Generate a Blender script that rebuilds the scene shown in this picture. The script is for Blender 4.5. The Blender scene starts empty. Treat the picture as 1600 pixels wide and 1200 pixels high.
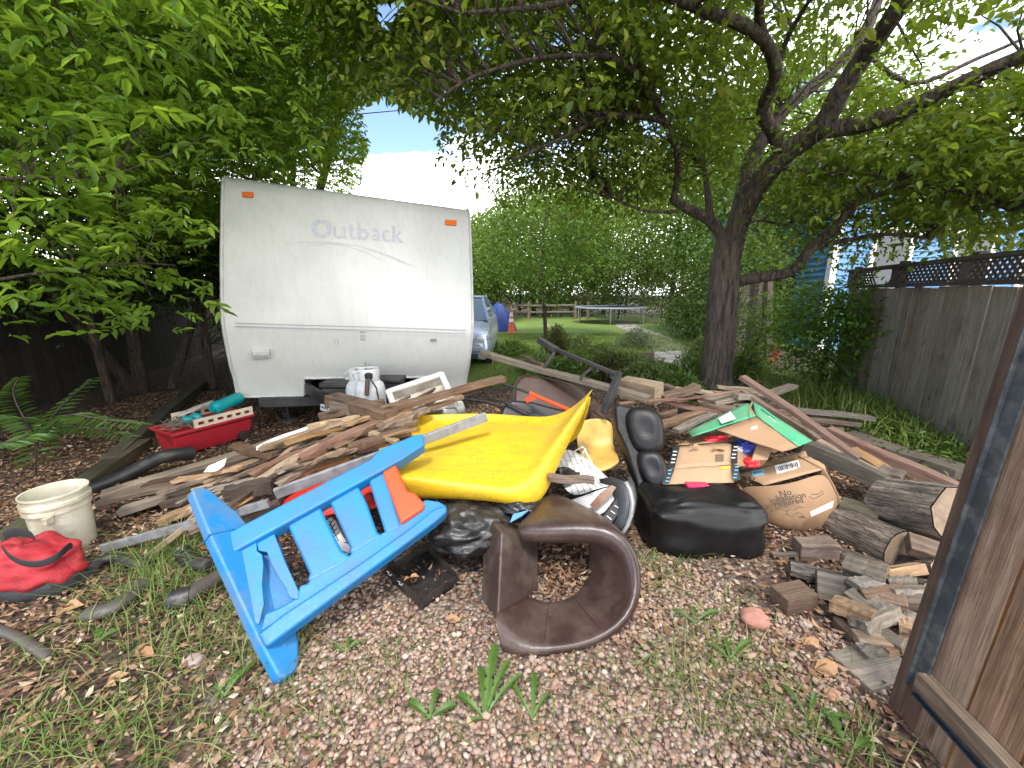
import bpy, bmesh, math, random
import numpy as np
from mathutils import Vector, Matrix
R_ = math.radians
scene = bpy.context.scene
col = scene.collection

# ------------------------------------------------------------------ camera
CAM_H, FPX, PITCH = 1.5, 625.0, R_(12.8)
cd = bpy.data.cameras.new('camera'); cam = bpy.data.objects.new('camera', cd); col.objects.link(cam)
cd.sensor_width = 36; cd.lens = FPX / 1600 * 36; cd.clip_start = 0.02; cd.clip_end = 2000
cam.location = (0, 0, CAM_H); cam.rotation_euler = (R_(90) - PITCH, 0, 0)
scene.camera = cam

# ------------------------------------------------------------------ sky, sun, exposure
SUN_EL, SUN_AZ = 58.0, -168.0          # azimuth measured from straight ahead (+Y) to the right
world = bpy.data.worlds.new('World'); scene.world = world; world.use_nodes = True
nt = world.node_tree; nt.nodes.clear()
w_out = nt.nodes.new('ShaderNodeOutputWorld'); w_bg = nt.nodes.new('ShaderNodeBackground')
w_sky = nt.nodes.new('ShaderNodeTexSky'); w_sky.sky_type = 'NISHITA'; w_sky.sun_disc = False
w_sky.sun_elevation = R_(SUN_EL); w_sky.sun_rotation = R_(SUN_AZ); w_sky.air_density = 1.0; w_sky.dust_density = 0.4
w_tc = nt.nodes.new('ShaderNodeTexCoord'); w_map = nt.nodes.new('ShaderNodeMapping')
w_map.inputs['Scale'].default_value = (1.0, 1.0, 2.6); w_map.inputs['Location'].default_value = (0.35, 0.0, 0.12)
w_n = nt.nodes.new('ShaderNodeTexNoise'); w_n.inputs['Scale'].default_value = 2.3; w_n.inputs['Detail'].default_value = 8
w_n.inputs['Roughness'].default_value = 0.62
w_r = nt.nodes.new('ShaderNodeValToRGB'); w_r.color_ramp.elements[0].position = 0.47; w_r.color_ramp.elements[1].position = 0.60
w_mix = nt.nodes.new('ShaderNodeMix'); w_mix.data_type = 'RGBA'
w_mix.inputs['B'].default_value = (16.5, 16.2, 15.8, 1)
nt.links.new(w_tc.outputs['Generated'], w_map.inputs['Vector']); nt.links.new(w_map.outputs[0], w_n.inputs['Vector'])
w_sep = nt.nodes.new('ShaderNodeSeparateXYZ'); nt.links.new(w_tc.outputs['Generated'], w_sep.inputs[0])
w_lo = nt.nodes.new('ShaderNodeMapRange'); w_lo.inputs['From Min'].default_value = 0.33; w_lo.inputs['From Max'].default_value = 0.20; w_lo.inputs['To Min'].default_value = -0.03; w_lo.inputs['To Max'].default_value = 0.24
nt.links.new(w_sep.outputs['Z'], w_lo.inputs['Value']); w_add = nt.nodes.new('ShaderNodeMath'); nt.links.new(w_n.outputs['Fac'], w_add.inputs[0]); nt.links.new(w_lo.outputs[0], w_add.inputs[1])
w_rt = nt.nodes.new('ShaderNodeMapRange'); w_rt.inputs['From Min'].default_value = -0.35; w_rt.inputs['From Max'].default_value = 0.6; w_rt.inputs['To Min'].default_value = -0.13; w_rt.inputs['To Max'].default_value = 0.12
nt.links.new(w_sep.outputs['X'], w_rt.inputs['Value']); w_ad2 = nt.nodes.new('ShaderNodeMath'); nt.links.new(w_add.outputs[0], w_ad2.inputs[0]); nt.links.new(w_rt.outputs[0], w_ad2.inputs[1])
nt.links.new(w_ad2.outputs[0], w_r.inputs['Fac']); nt.links.new(w_r.outputs['Color'], w_mix.inputs['Factor'])
nt.links.new(w_sky.outputs['Color'], w_mix.inputs['A']); nt.links.new(w_mix.outputs['Result'], w_bg.inputs['Color'])
nt.links.new(w_bg.outputs[0], w_out.inputs['Surface']); w_bg.inputs['Strength'].default_value = 0.13
sl = bpy.data.lights.new('sun', 'SUN'); sun = bpy.data.objects.new('sun', sl); col.objects.link(sun)
sl.energy = 1.65; sl.angle = R_(12); sl.color = (1.0, 0.94, 0.85)
_sd = Vector((math.sin(R_(SUN_AZ)) * math.cos(R_(SUN_EL)), math.cos(R_(SUN_AZ)) * math.cos(R_(SUN_EL)), math.sin(R_(SUN_EL))))
sun.rotation_euler = (-_sd).to_track_quat('-Z', 'Y').to_euler(); sun.location = _sd * 60
scene.view_settings.view_transform = 'Standard'; scene.view_settings.look = 'None'
scene.view_settings.exposure = 1.36; scene.view_settings.gamma = 1
scene.cycles.max_bounces = 8; scene.cycles.diffuse_bounces = 5; scene.cycles.transmission_bounces = 4

# ------------------------------------------------------------------ measuring helpers: a photo point + a distance or height = a place
_c, _s = math.cos(PITCH), math.sin(PITCH)
C0 = Vector((0, 0, CAM_H))
def ray(px, py):
    u = (px - 800) / FPX; v = (py - 600) / FPX
    return Vector((u, _c - v * _s, -_s - v * _c))
def at(px, py, Y): d = ray(px, py); return C0 + d * (Y / d.y)
def atz(px, py, z=0.0): d = ray(px, py); return C0 + d * ((z - CAM_H) / d.z)
def proj(P):
    r = Vector(P) - C0; t = r.y * _c - r.z * _s; w = r.y * _s + r.z * _c
    return 800 + FPX * r.x / t, 600 - FPX * w / t
class Plane:
    def __init__(s, a, b=None, c=None, n=None):
        s.p = Vector(a); s.n = Vector(n).normalized() if n is not None else (Vector(b) - Vector(a)).cross(Vector(c) - Vector(a)).normalized()
        if s.n.dot(C0 - s.p) < 0: s.n = -s.n           # faces the photographer
    def hit(s, px, py, off=0.0):
        d = ray(px, py); return C0 + d * ((s.p - C0).dot(s.n) / d.dot(s.n)) + s.n * off
    def pts(s, L, off=0.0): return [s.hit(x, y, off) for x, y in L]

# ------------------------------------------------------------------ mesh helpers
class MB:
    def __init__(s): s.v = []; s.f = []; s.m = []; s.sm = []
    def add(s, vs, fs, mi=0, smooth=False):
        o = len(s.v); s.v += [Vector(p) for p in vs]
        for f in fs: s.f.append([i + o for i in f]); s.m.append(mi); s.sm.append(smooth)
        return s
    def obox(s, c, ax, ay, az, mi=0):                   # centre and three half-axis vectors
        c, ax, ay, az = map(Vector, (c, ax, ay, az))
        vs = [c + ax * i + ay * j + az * k for i in (-1, 1) for j in (-1, 1) for k in (-1, 1)]
        fs = [(0, 1, 3, 2), (4, 6, 7, 5), (0, 4, 5, 1), (2, 3, 7, 6), (0, 2, 6, 4), (1, 5, 7, 3)]
        if ax.cross(ay).dot(az) < 0: fs = [f[::-1] for f in fs]
        return s.add(vs, fs, mi)
    def box(s, a, b, mi=0):
        a, b = Vector(a), Vector(b); h = (b - a) / 2
        return s.obox((a + b) / 2, (abs(h.x), 0, 0), (0, abs(h.y), 0), (0, 0, abs(h.z)), mi)
    def bar(s, a, b, w, h, up=(0, 0, 1), mi=0):
        a, b, up = Vector(a), Vector(b), Vector(up); d = (b - a)
        side = d.cross(up)
        if side.length < 1e-6: side = d.cross(Vector((1, 0, 0)))
        side.normalize(); u2 = side.cross(d).normalized()
        return s.obox((a + b) / 2, d / 2, side * w / 2, u2 * h / 2, mi)
    def slab(s, P, thick, n, mi=0):                     # outline P, thickness away from n
        P = [Vector(p) for p in P]; n = Vector(n).normalized(); k = len(P)
        nn = Vector((0, 0, 0))
        for i in range(k): nn += P[i].cross(P[(i + 1) % k])
        if nn.dot(n) < 0: P = P[::-1]
        B = [p - n * thick for p in P]
        fs = [list(range(k)), list(range(2 * k - 1, k - 1, -1))]
        fs += [[i, i + k, (i + 1) % k + k, (i + 1) % k] for i in range(k)]
        return s.add(P + B, fs, mi)
    def tube(s, path, rad, n=8, cap=True, mi=0, flat=1.0, wob=0.0, rng=None):
        path = [Vector(p) for p in path]; k = len(path)
        if not hasattr(rad, '__len__'): rad = [rad] * k
        vs = []; ref = None
        for i, p in enumerate(path):
            t = (path[min(i + 1, k - 1)] - path[max(i - 1, 0)]).normalized()
            if ref is None: ref = Vector((0, 0, 1)) if abs(t.z) < .9 else Vector((1, 0, 0))
            a = t.cross(ref).normalized(); b = a.cross(t).normalized(); ref = b
            for j in range(n):
                th = 2 * math.pi * j / n; r = rad[i]
                if wob: r *= 1 + (rng.uniform(-wob, wob))
                vs.append(p + a * math.cos(th) * r + b * math.sin(th) * r * flat)
        fs = [(i * n + j, i * n + (j + 1) % n, (i + 1) * n + (j + 1) % n, (i + 1) * n + j) for i in range(k - 1) for j in range(n)]
        s.add(vs, fs, mi, True)
        if cap:
            o = len(s.v) - len(vs)
            s.f.append([o + j for j in range(n)][::-1]); s.m.append(mi); s.sm.append(False)
            s.f.append([o + (k - 1) * n + j for j in range(n)]); s.m.append(mi); s.sm.append(False)
        return s
    def lathe(s, c, prof, n=24, axis=(0, 0, 1), mi=0, cap=False):
        axis = Vector(axis).normalized(); c = Vector(c)
        a = axis.orthogonal().normalized(); b = axis.cross(a)
        vs = [c + axis * h + (a * math.cos(2 * math.pi * j / n) + b * math.sin(2 * math.pi * j / n)) * r for r, h in prof for j in range(n)]
        k = len(prof)
        fs = [(i * n + j, i * n + (j + 1) % n, (i + 1) * n + (j + 1) % n, (i + 1) * n + j) for i in range(k - 1) for j in range(n)]
        if cap: fs += [list(range(n))[::-1], [(k - 1) * n + j for j in range(n)]]
        return s.add(vs, fs, mi, True)
    def grid(s, G, mi=0, smooth=True, close=False):
        r, c = len(G), len(G[0])
        fs = [(i * c + j, i * c + j + 1, (i + 1) * c + j + 1, (i + 1) * c + j) for i in range(r - 1) for j in range(c - 1)]
        return s.add([p for row in G for p in row], fs, mi, smooth)
ORIG = {}
def mesh_obj(name, verts, faces, mats, mi=None, sm=None, parent=None, origin='base', sharp=35):
    V = np.array([tuple(v) for v in verts], dtype=float)
    lo, hi = V.min(0), V.max(0); o = (lo + hi) / 2
    if origin == 'base': o[2] = lo[2]
    if origin == 'zero': o[:] = 0
    me = bpy.data.meshes.new(name)
    me.from_pydata((V - o).tolist(), [], faces); me.validate()
    for m in (mats if isinstance(mats, (list, tuple)) else [mats]): me.materials.append(m)
    if mi is not None and len(me.polygons) == len(mi):
        me.polygons.foreach_set('material_index', mi)
        if any(sm): me.polygons.foreach_set('use_smooth', sm); me.set_sharp_from_angle(angle=R_(sharp))
    ob = bpy.data.objects.new(name, me); col.objects.link(ob); ob.location = o
    ORIG[ob.name] = Vector(o)
    if parent is not None: ob.parent = parent; ob.matrix_parent_inverse = Matrix.Translation(-ORIG[parent.name])
    return ob
def merge(mb, d=1e-5):
    bm = bmesh.new(); vs = [bm.verts.new(v) for v in mb.v]
    for f, sm in zip(mb.f, mb.sm):
        try: bm.faces.new([vs[i] for i in f]).smooth = sm
        except ValueError: pass
    bmesh.ops.remove_doubles(bm, verts=bm.verts, dist=d); bmesh.ops.recalc_face_normals(bm, faces=bm.faces); bm.verts.index_update(); o = MB()
    for f in bm.faces: o.f.append([v.index for v in f.verts]); o.m.append(0); o.sm.append(f.smooth)
    o.v = [v.co.copy() for v in bm.verts]; bm.free(); return o
def build(mb, name, mats, parent=None, bevel=0.0, seg=2, origin='base', subsurf=0, sharp=35, solid=0.0):
    ob = mesh_obj(name, mb.v, mb.f, mats, mb.m, mb.sm, parent, origin, sharp)
    if solid:
        m = ob.modifiers.new('solid', 'SOLIDIFY'); m.thickness = solid; m.offset = 0
    if bevel:
        m = ob.modifiers.new('bevel', 'BEVEL'); m.width = bevel; m.segments = seg; m.limit_method = 'ANGLE'; m.angle_limit = R_(40)
        ob.data.polygons.foreach_set('use_smooth', [True] * len(ob.data.polygons)); ob.data.set_sharp_from_angle(angle=R_(181)); m.harden_normals = True
    if subsurf:
        m = ob.modifiers.new('sub', 'SUBSURF'); m.levels = m.render_levels = subsurf
        ob.data.polygons.foreach_set('use_smooth', [True] * len(ob.data.polygons)); ob.data.set_sharp_from_angle(angle=R_(181))
    return ob
def lbuild(mb, name, mats, M, parent=None, **kw):      # mesh given in the frame M (grain runs along local X)
    ob = build(mb, name, mats, None, origin='zero', **kw); ob.matrix_basis = M; ORIG[ob.name] = M.translation.copy()
    if parent is not None: ob.parent = parent; ob.matrix_parent_inverse = Matrix.Translation(-ORIG[parent.name])
    return ob
def frame(o, x, up=(0, 0, 1)):
    x = Vector(x).normalized(); up = Vector(up); y = up.cross(x)
    if y.length < 1e-5: y = Vector((0, 1, 0)).cross(x)
    y.normalize(); z = x.cross(y)
    M = Matrix((x, y, z)).transposed().to_4x4(); M.translation = Vector(o); return M
def tag(o, label=None, cat=None, group=None, kind=None):
    if label: o['label'] = label
    if cat: o['category'] = cat
    if group: o['group'] = group
    if kind: o['kind'] = kind
    return o
def thing(name, label, cat, loc=(0, 0, 0), group=None):
    o = bpy.data.objects.new(name, None); col.objects.link(o); o.location = loc; o.empty_display_size = .1
    ORIG[o.name] = Vector(loc); return tag(o, label, cat, group)
def copy_tree(o, parent=None):
    c = o.copy(); col.objects.link(c)
    if parent is not None: c.parent = parent
    for ch in list(o.children): copy_tree(ch, c)
    return c
def np_obj(name, V, F, mat, parent=None, smooth=False, origin='zero'):
    V = np.asarray(V, dtype=np.float32); F = np.asarray(F, dtype=np.int32); k = F.shape[1]
    o = np.zeros(3, dtype=np.float32)
    if origin == 'base': o = (V.min(0) + V.max(0)) / 2; o[2] = V[:, 2].min()
    V = V - o
    me = bpy.data.meshes.new(name); me.vertices.add(len(V)); me.vertices.foreach_set('co', V.ravel())
    me.loops.add(F.size); me.loops.foreach_set('vertex_index', F.ravel())
    me.polygons.add(len(F)); me.polygons.foreach_set('loop_start', np.arange(0, F.size, k, dtype=np.int32))
    if smooth: me.polygons.foreach_set('use_smooth', np.ones(len(F), dtype=bool))
    me.update(calc_edges=True)
    me.materials.append(mat)
    ob = bpy.data.objects.new(name, me); col.objects.link(ob); ob.location = o.tolist(); ORIG[ob.name] = Vector(o.tolist())
    if parent is not None: ob.parent = parent; ob.matrix_parent_inverse = Matrix.Translation(-ORIG[parent.name])
    return ob

# ------------------------------------------------------------------ materials
class NT:
    def __init__(s, name):
        s.m = bpy.data.materials.new(name); s.m.use_nodes = True; s.t = s.m.node_tree; s.t.nodes.clear()
        s.out = s.t.nodes.new('ShaderNodeOutputMaterial')
    def n(s, kind, **kw):
        nd = s.t.nodes.new('ShaderNode' + kind)
        for k, v in kw.items():
            if k in nd.inputs: s.set(nd, k, v)
            elif k.title() in nd.inputs: s.set(nd, k.title(), v)
            else: setattr(nd, k, v)
        return nd
    def set(s, nd, k, v):
        i = nd.inputs[k]
        if isinstance(v, bpy.types.NodeSocket): s.t.links.new(v, i)
        elif isinstance(v, (tuple, list)) and len(v) == 3 and i.type == 'RGBA': i.default_value = (*v, 1)
        else: i.default_value = v
    def ramp(s, fac, stops):
        r = s.n('ValToRGB', Fac=fac); e = r.color_ramp.elements
        while len(e) < len(stops): e.new(0.5)
        for i, (p, c) in enumerate(stops): e[i].position = p; e[i].color = (*c, 1) if len(c) == 3 else c
        return r.outputs['Color']
    def mix(s, fac, a, b, mode='MIX'):
        m = s.n('Mix', data_type='RGBA', blend_type=mode)
        for k, v in (('Factor', fac), ('A', a), ('B', b)):
            i = [x for x in m.inputs if x.name == k and (x.type == 'RGBA' if k != 'Factor' else x.type == 'VALUE')][0]
            if isinstance(v, bpy.types.NodeSocket): s.t.links.new(v, i)
            else: i.default_value = (*v, 1) if isinstance(v, (tuple, list)) and len(v) == 3 else v
        return [x for x in m.outputs if x.type == 'RGBA'][0]
    def math(s, op, a, b=0.0):
        m = s.n('Math', operation=op)
        for i, v in enumerate((a, b)):
            if isinstance(v, bpy.types.NodeSocket): s.t.links.new(v, m.inputs[i])
            else: m.inputs[i].default_value = v
        return m.outputs[0]
    def coord(s, scale=(1, 1, 1), out='Object', loc=None):
        tc = s.n('TexCoord'); mp = s.n('Mapping', Vector=tc.outputs[out], Scale=scale)
        if loc is not None: s.set(mp, 'Location', loc)
        return mp.outputs[0]
    def noise(s, vec, scale, detail=4, rough=.55, out='Fac'): return s.n('TexNoise', Vector=vec, Scale=scale, Detail=detail, Roughness=rough).outputs[out]
    def rnd(s): return s.n('ObjectInfo').outputs['Random']
    def bsdf(s, color, rough=.6, bump=None, bd=.01, bs=.6, **kw):
        b = s.n('BsdfPrincipled', **{'Base Color': color, 'Roughness': rough}, **kw)
        if bump is not None: s.set(b, 'Normal', s.n('Bump', Height=bump, Distance=bd, Strength=bs).outputs[0])
        s.t.links.new(b.outputs[0], s.out.inputs[0]); return s.m
def mul(c, k): return tuple(x * k for x in c)
def plain(name, c, rough=.5, var=.18, scale=6, dirt=None, damt=.0, bd=.002, dscale=3, **kw):
    t = NT(name); v = t.coord(); n = t.noise(v, scale, 6); n2 = t.noise(v, scale * 14, 4)
    base = t.ramp(n, [(.25, mul(c, 1 - var)), (.75, mul(c, 1 + var * .6))])
    if dirt:
        d = t.noise(t.coord(loc=(3.1, 1.7, 5.3)), dscale, 9, .68)
        f = t.ramp(d, [(.45, (0, 0, 0)), (.66, (damt,) * 3)]); base = t.mix(f, base, dirt)
    rr = t.ramp(n2, [(.3, (rough * .85,) * 3), (.7, (min(1, rough * 1.15),) * 3)])
    return t.bsdf(base, rr, bump=n2, bd=bd, bs=.4, **kw)
def wood(name, dark, mid, light, rough=.8, gs=1.0, vary=.35, grey=None, ga=0.0):
    t = NT(name); r = t.math('FRACT', t.math('ADD', t.rnd(), t.n('NewGeometry').outputs['Random Per Island']))
    off = t.n('CombineXYZ', X=t.math('MULTIPLY', r, 37.0), Y=t.math('MULTIPLY', r, 11.0), Z=t.math('MULTIPLY', r, 5.0)).outputs[0]
    tc = t.n('TexCoord'); ad = t.n('VectorMath', operation='ADD'); t.t.links.new(tc.outputs['Object'], ad.inputs[0]); t.t.links.new(off, ad.inputs[1])
    g = t.n('Mapping', Vector=ad.outputs[0], Scale=(1.6 * gs, 34 * gs, 34 * gs)).outputs[0]
    n = t.noise(g, 1.6, 8, .6); fine = t.noise(t.n('Mapping', Vector=ad.outputs[0], Scale=(5, 130, 130)).outputs[0], 1.5, 5, .6)
    big = t.noise(ad.outputs[0], 3.2, 7, .65)
    c = t.ramp(n, [(.26, dark), (.47, mid), (.72, light)])
    c = t.mix(t.ramp(fine, [(.35, (.55,) * 3), (.62, (0, 0, 0))]), c, mul(dark, .55))
    if grey: c = t.mix(t.ramp(big, [(.42, (0, 0, 0)), (.62, (ga,) * 3)]), c, grey)
    c = t.mix(t.ramp(big, [(.3, (.7,) * 3), (.5, (0, 0, 0))]), c, mul(dark, .6))
    kn = t.n('TexVoronoi', Vector=t.n('Mapping', Vector=ad.outputs[0], Scale=(2.2, 9, 9)).outputs[0], Scale=1.0).outputs['Distance']
    c = t.mix(t.ramp(kn, [(.05, (.85,) * 3), (.14, (0, 0, 0))]), c, mul(dark, .45))
    hs = t.n('HueSaturation', Color=c, Value=t.math('ADD', t.math('MULTIPLY', t.math('FRACT', t.math('MULTIPLY', r, 7.31)), 2 * vary), 1 - vary))
    t.set(hs, 'Saturation', t.math('ADD', t.math('MULTIPLY', r, .5), .7))
    h = t.math('ADD', t.math('MULTIPLY', n, .6), t.math('MULTIPLY', fine, .5))
    return t.bsdf(hs.outputs[0], rough, bump=h, bd=.006, bs=.8)
def leafm(name, cols, trans=.4, rough=.45, clump=.9, gloss=.35, tint=(.22, .34, .02)):
    t = NT(name); isl = t.n('NewGeometry').outputs['Random Per Island']
    c = t.ramp(isl, [(i / max(1, len(cols) - 1), x) for i, x in enumerate(cols)])
    n = t.noise(t.coord(out='Object'), clump, 3)
    hs = t.n('HueSaturation', Color=c, Value=t.math('ADD', t.math('MULTIPLY', n, .8), .6))
    b = t.n('BsdfPrincipled', **{'Base Color': hs.outputs[0], 'Roughness': rough, 'Specular IOR Level': gloss})
    tr = t.n('BsdfTranslucent', Color=t.mix(.55, hs.outputs[0], tint, 'MIX'))
    mx = t.n('MixShader', Fac=trans); t.t.links.new(b.outputs[0], mx.inputs[1]); t.t.links.new(tr.outputs[0], mx.inputs[2])
    t.t.links.new(mx.outputs[0], t.out.inputs[0]); return t.m
def islandm(name, stops, rough=.8, bump=None, **kw):
    t = NT(name); isl = t.n('NewGeometry').outputs['Random Per Island']; n = t.noise(t.coord(), 60, 4)
    c = t.mix(.5, t.ramp(isl, stops), t.ramp(n, [(.3, (.55,) * 3), (.7, (1.25,) * 3)]), 'MULTIPLY')
    return t.bsdf(c, rough, **kw)
def bark(name, dark, light, sc=1.0):
    t = NT(name); v = t.coord((16 * sc, 16 * sc, 3.2 * sc)); n = t.noise(v, 1.0, 6, .6)
    w2 = t.noise(t.mix(.10, t.coord((26 * sc, 26 * sc, 3.4 * sc)), t.n('TexNoise', Vector=v, Scale=1.2).outputs['Color']), 1.0, 4, .72)
    h = t.math('ADD', t.ramp(w2, [(.36, (0, 0, 0)), (.58, (1, 1, 1))]), t.math('MULTIPLY', n, .7))
    c = t.ramp(h, [(.25, dark), (.8, mul(light, .7)), (1.0, light)])
    return t.bsdf(c, .9, bump=h, bd=.035, bs=.9)

# ------------------------------------------------------------------ leaves
def inpoly(X, Y, poly):
    r = np.zeros(X.shape, bool); n = len(poly)
    for i in range(n):
        (x1, y1), (x2, y2) = poly[i], poly[(i + 1) % n]
        if y1 == y2: continue
        r ^= ((y1 > Y) != (y2 > Y)) & (X < (x2 - x1) * (Y - y1) / (y2 - y1) + x1)
    return r
def nproj(P):
    r = P - np.array([0, 0, CAM_H]); t = r[:, 1] * _c - r[:, 2] * _s; w = r[:, 1] * _s + r[:, 2] * _c
    t = np.where(t < .05, .05, t)
    return 800 + FPX * r[:, 0] / t, 600 - FPX * w / t
def unit(a): return a / np.maximum(1e-9, np.linalg.norm(a, axis=1))[:, None]
def leafmesh(P, D, L, g, wid=.42, fold=.22):
    n = len(P); D = unit(D); up = np.tile([0, 0, 1.0], (n, 1)) + g.normal(0, .45, (n, 3))
    S = unit(np.cross(D, up)); N = np.cross(S, D); L = L[:, None]; W = L * wid
    tip = P + D * L - N * L * .10
    V = np.stack([P, P + D * L * .28 + S * W * .42 + N * W * fold, P + D * L * .62 + S * W * .40 + N * W * fold, tip,
                  P + D * L * .62 - S * W * .40 + N * W * fold, P + D * L * .28 - S * W * .42 + N * W * fold], 1).reshape(-1, 3)
    b = (np.arange(n) * 6)[:, None]
    F = np.concatenate([b + np.array([[0, 1, 2, 3]]), b + np.array([[0, 3, 4, 5]])], 0)
    return V, F
def blob(C, per, spread, size, g, flat=.7, droop=.35):
    C = np.repeat(C, per, 0); n = len(C)
    P = C + g.normal(0, 1, (n, 3)) * np.array([spread, spread, spread * flat])
    D = np.stack([g.normal(0, 1, n), g.normal(0, 1, n), g.normal(-droop, .5, n)], 1) + .5 * (P - C) / spread
    return P, D, size * g.uniform(.55, 1.25, n)
def compound(T, D, pairs, size, g):                     # leaflets along a stalk: opposite pairs and one at the tip
    D = unit(D); n = len(T); up = np.tile([0, 0, 1.0], (n, 1)) + g.normal(0, .3, (n, 3)); S = unit(np.cross(D, up)); Ps, Ds, Ls = [], [], []
    sz = size * g.uniform(.7, 1.2, n)
    for k in range(pairs):
        for sg in (-1, 1):
            Ps.append(T + D * (sz * (.45 + .55 * k))[:, None]); Ds.append(D * .65 + S * sg * .8 + g.normal(0, .12, (n, 3)) + [0, 0, -.15]); Ls.append(sz * g.uniform(.75, 1.1, n))
    Ps.append(T + D * (sz * (.45 + .55 * pairs - .2))[:, None]); Ds.append(D + g.normal(0, .1, (n, 3))); Ls.append(sz * 1.15)
    return np.concatenate(Ps), np.concatenate(Ds), np.concatenate(Ls)
def ellipsoid(c, r, n, g, shell=.25):
    d = unit(g.normal(0, 1, (n, 3))); rad = g.uniform(shell, 1, n) ** (1 / 2.2)
    return np.array(c) + d * rad[:, None] * np.array(r)
def keepout(P, polys, holes=(), g=None, front=None):
    X, Y = nproj(P); k = np.ones(len(P), bool)
    for p in polys: k &= ~inpoly(X, Y, p)
    for hx, hy, hr, pr in holes:
        k &= ~((((X - hx) / hr) ** 2 + ((Y - hy) / hr / .8) ** 2 < 1) & (g.uniform(0, 1, len(P)) < pr))
    if front is not None:
        k &= ~(inpoly(X, Y, front) & (P[:, 1] < 6.2))
    return k
SKYGAP = [(560, 165), (600, 150), (640, 172), (692, 196), (676, 255), (706, 302), (770, 296), (772, 322), (735, 338), (560, 300), (575, 230)]
SKYTOP = [(583, 0), (640, 0), (606, 52), (590, 40)]
TRAILERPX = [(352, 300), (345, 268), (376, 272), (400, 300), (425, 300), (436, 282), (735, 320), (740, 640), (375, 650), (350, 505), (352, 390), (344, 380)]
HOLES = [(1540, 70, 62, .8), (1450, 95, 55, .7), (1290, 150, 45, .7), (1590, 200, 30, .6), (1225, 175, 26, .7), (1025, 195, 26, .6),
         (1310, 30, 30, .8), (1060, 120, 25, .5), (870, 228, 18, .6), (1400, 40, 30, .5), (880, 60, 22, .5), (700, 110, 16, .6), (745, 70, 20, .6), (1410, 230, 30, .5)]

# ------------------------------------------------------------------ ground
def ground_material():
    t = NT('gravel_and_mulch'); v = t.coord()
    vor = t.n('TexVoronoi', Vector=v, Scale=46.0); cell = t.n('SeparateColor', Color=vor.outputs['Color']).outputs[0]
    grav = t.ramp(cell, [(0, (.13, .075, .05)), (.3, (.24, .16, .115)), (.6, (.33, .25, .19)), (.85, (.21, .17, .15)), (1, (.42, .36, .30))])
    grav = t.mix(t.ramp(vor.outputs['Distance'], [(.35, (0, 0, 0)), (.75, (.85,) * 3)]), grav, (.035, .025, .02))
    ch = t.n('TexVoronoi', Vector=t.n('Mapping', Vector=t.mix(.12, v, t.n('TexNoise', Vector=v, Scale=9.0).outputs['Color']), Scale=(22, 44, 30)).outputs[0], Scale=1.3)
    mul_ = t.ramp(t.n('SeparateColor', Color=ch.outputs['Color']).outputs[0], [(0, (.03, .018, .012)), (.4, (.075, .042, .026)), (.75, (.13, .08, .05)), (1, (.24, .17, .11))])
    mul_ = t.mix(t.ramp(ch.outputs['Distance'], [(.3, (0, 0, 0)), (.7, (.8,) * 3)]), mul_, (.02, .013, .01))
    x = t.n('SeparateXYZ', Vector=v); wob = t.math('MULTIPLY', t.math('SUBTRACT', t.noise(v, 1.6, 5), .5), 1.5)
    dx = t.math('ABSOLUTE', t.math('ADD', x.outputs[0], -0.05)); dy = x.outputs[1]
    d = t.math('ADD', t.math('MAXIMUM', t.math('SUBTRACT', dx, 1.0), t.math('SUBTRACT', dy, 2.2)), wob)
    c = t.mix(t.ramp(d, [(.0, (0, 0, 0)), (.35, (1, 1, 1))]), grav, mul_)
    h = t.math('SUBTRACT', 1.0, vor.outputs['Distance'])
    return t.bsdf(c, .92, bump=h, bd=.02, bs=.8)
g_ = MB(); N = 40
gx = [-300, -60, -20] + [-8 + i * .5 for i in range(33)] + [20, 60, 300]
gy = [-60, -10, -2] + [-1 + i * .5 for i in range(33)] + [22, 40, 90, 300]
g_.grid([[Vector((x, y, 0)) for x in gx] for y in gy], smooth=True)
ground = build(g_, 'ground', ground_material(), origin='zero'); tag(ground, kind='structure')

def lawn_material():
    t = NT('lawn_turf'); v = t.coord(); n = t.noise(v, .9, 6); f = t.noise(t.coord((60, 22, 1)), 1.0, 5, .7)
    c = t.mix(t.ramp(f, [(.3, (0, 0, 0)), (.7, (1, 1, 1))]), t.ramp(n, [(.3, (.08, .135, .022)), (.7, (.15, .225, .04))]), t.ramp(n, [(.3, (.15, .23, .04)), (.75, (.24, .32, .07))]))
    return t.bsdf(c, .9, bump=f, bd=.03, bs=.7)
rng = random.Random(5)
edge = [(-3.6, 7.6), (-3, 7.0), (-2, 6.6), (-1, 6.1), (-.2, 6.4), (.6, 7.2), (1.2, 8.6), (2.2, 9.6), (3.4, 10.2), (5, 10.6), (9, 11), (9, 29), (-9, 29), (-6, 14)]
l_ = MB(); l_.add([(x, y, .006) for x, y in edge], [list(range(len(edge)))])
lawn = build(l_, 'lawn', lawn_material(), origin='zero'); tag(lawn, kind='structure')
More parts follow.
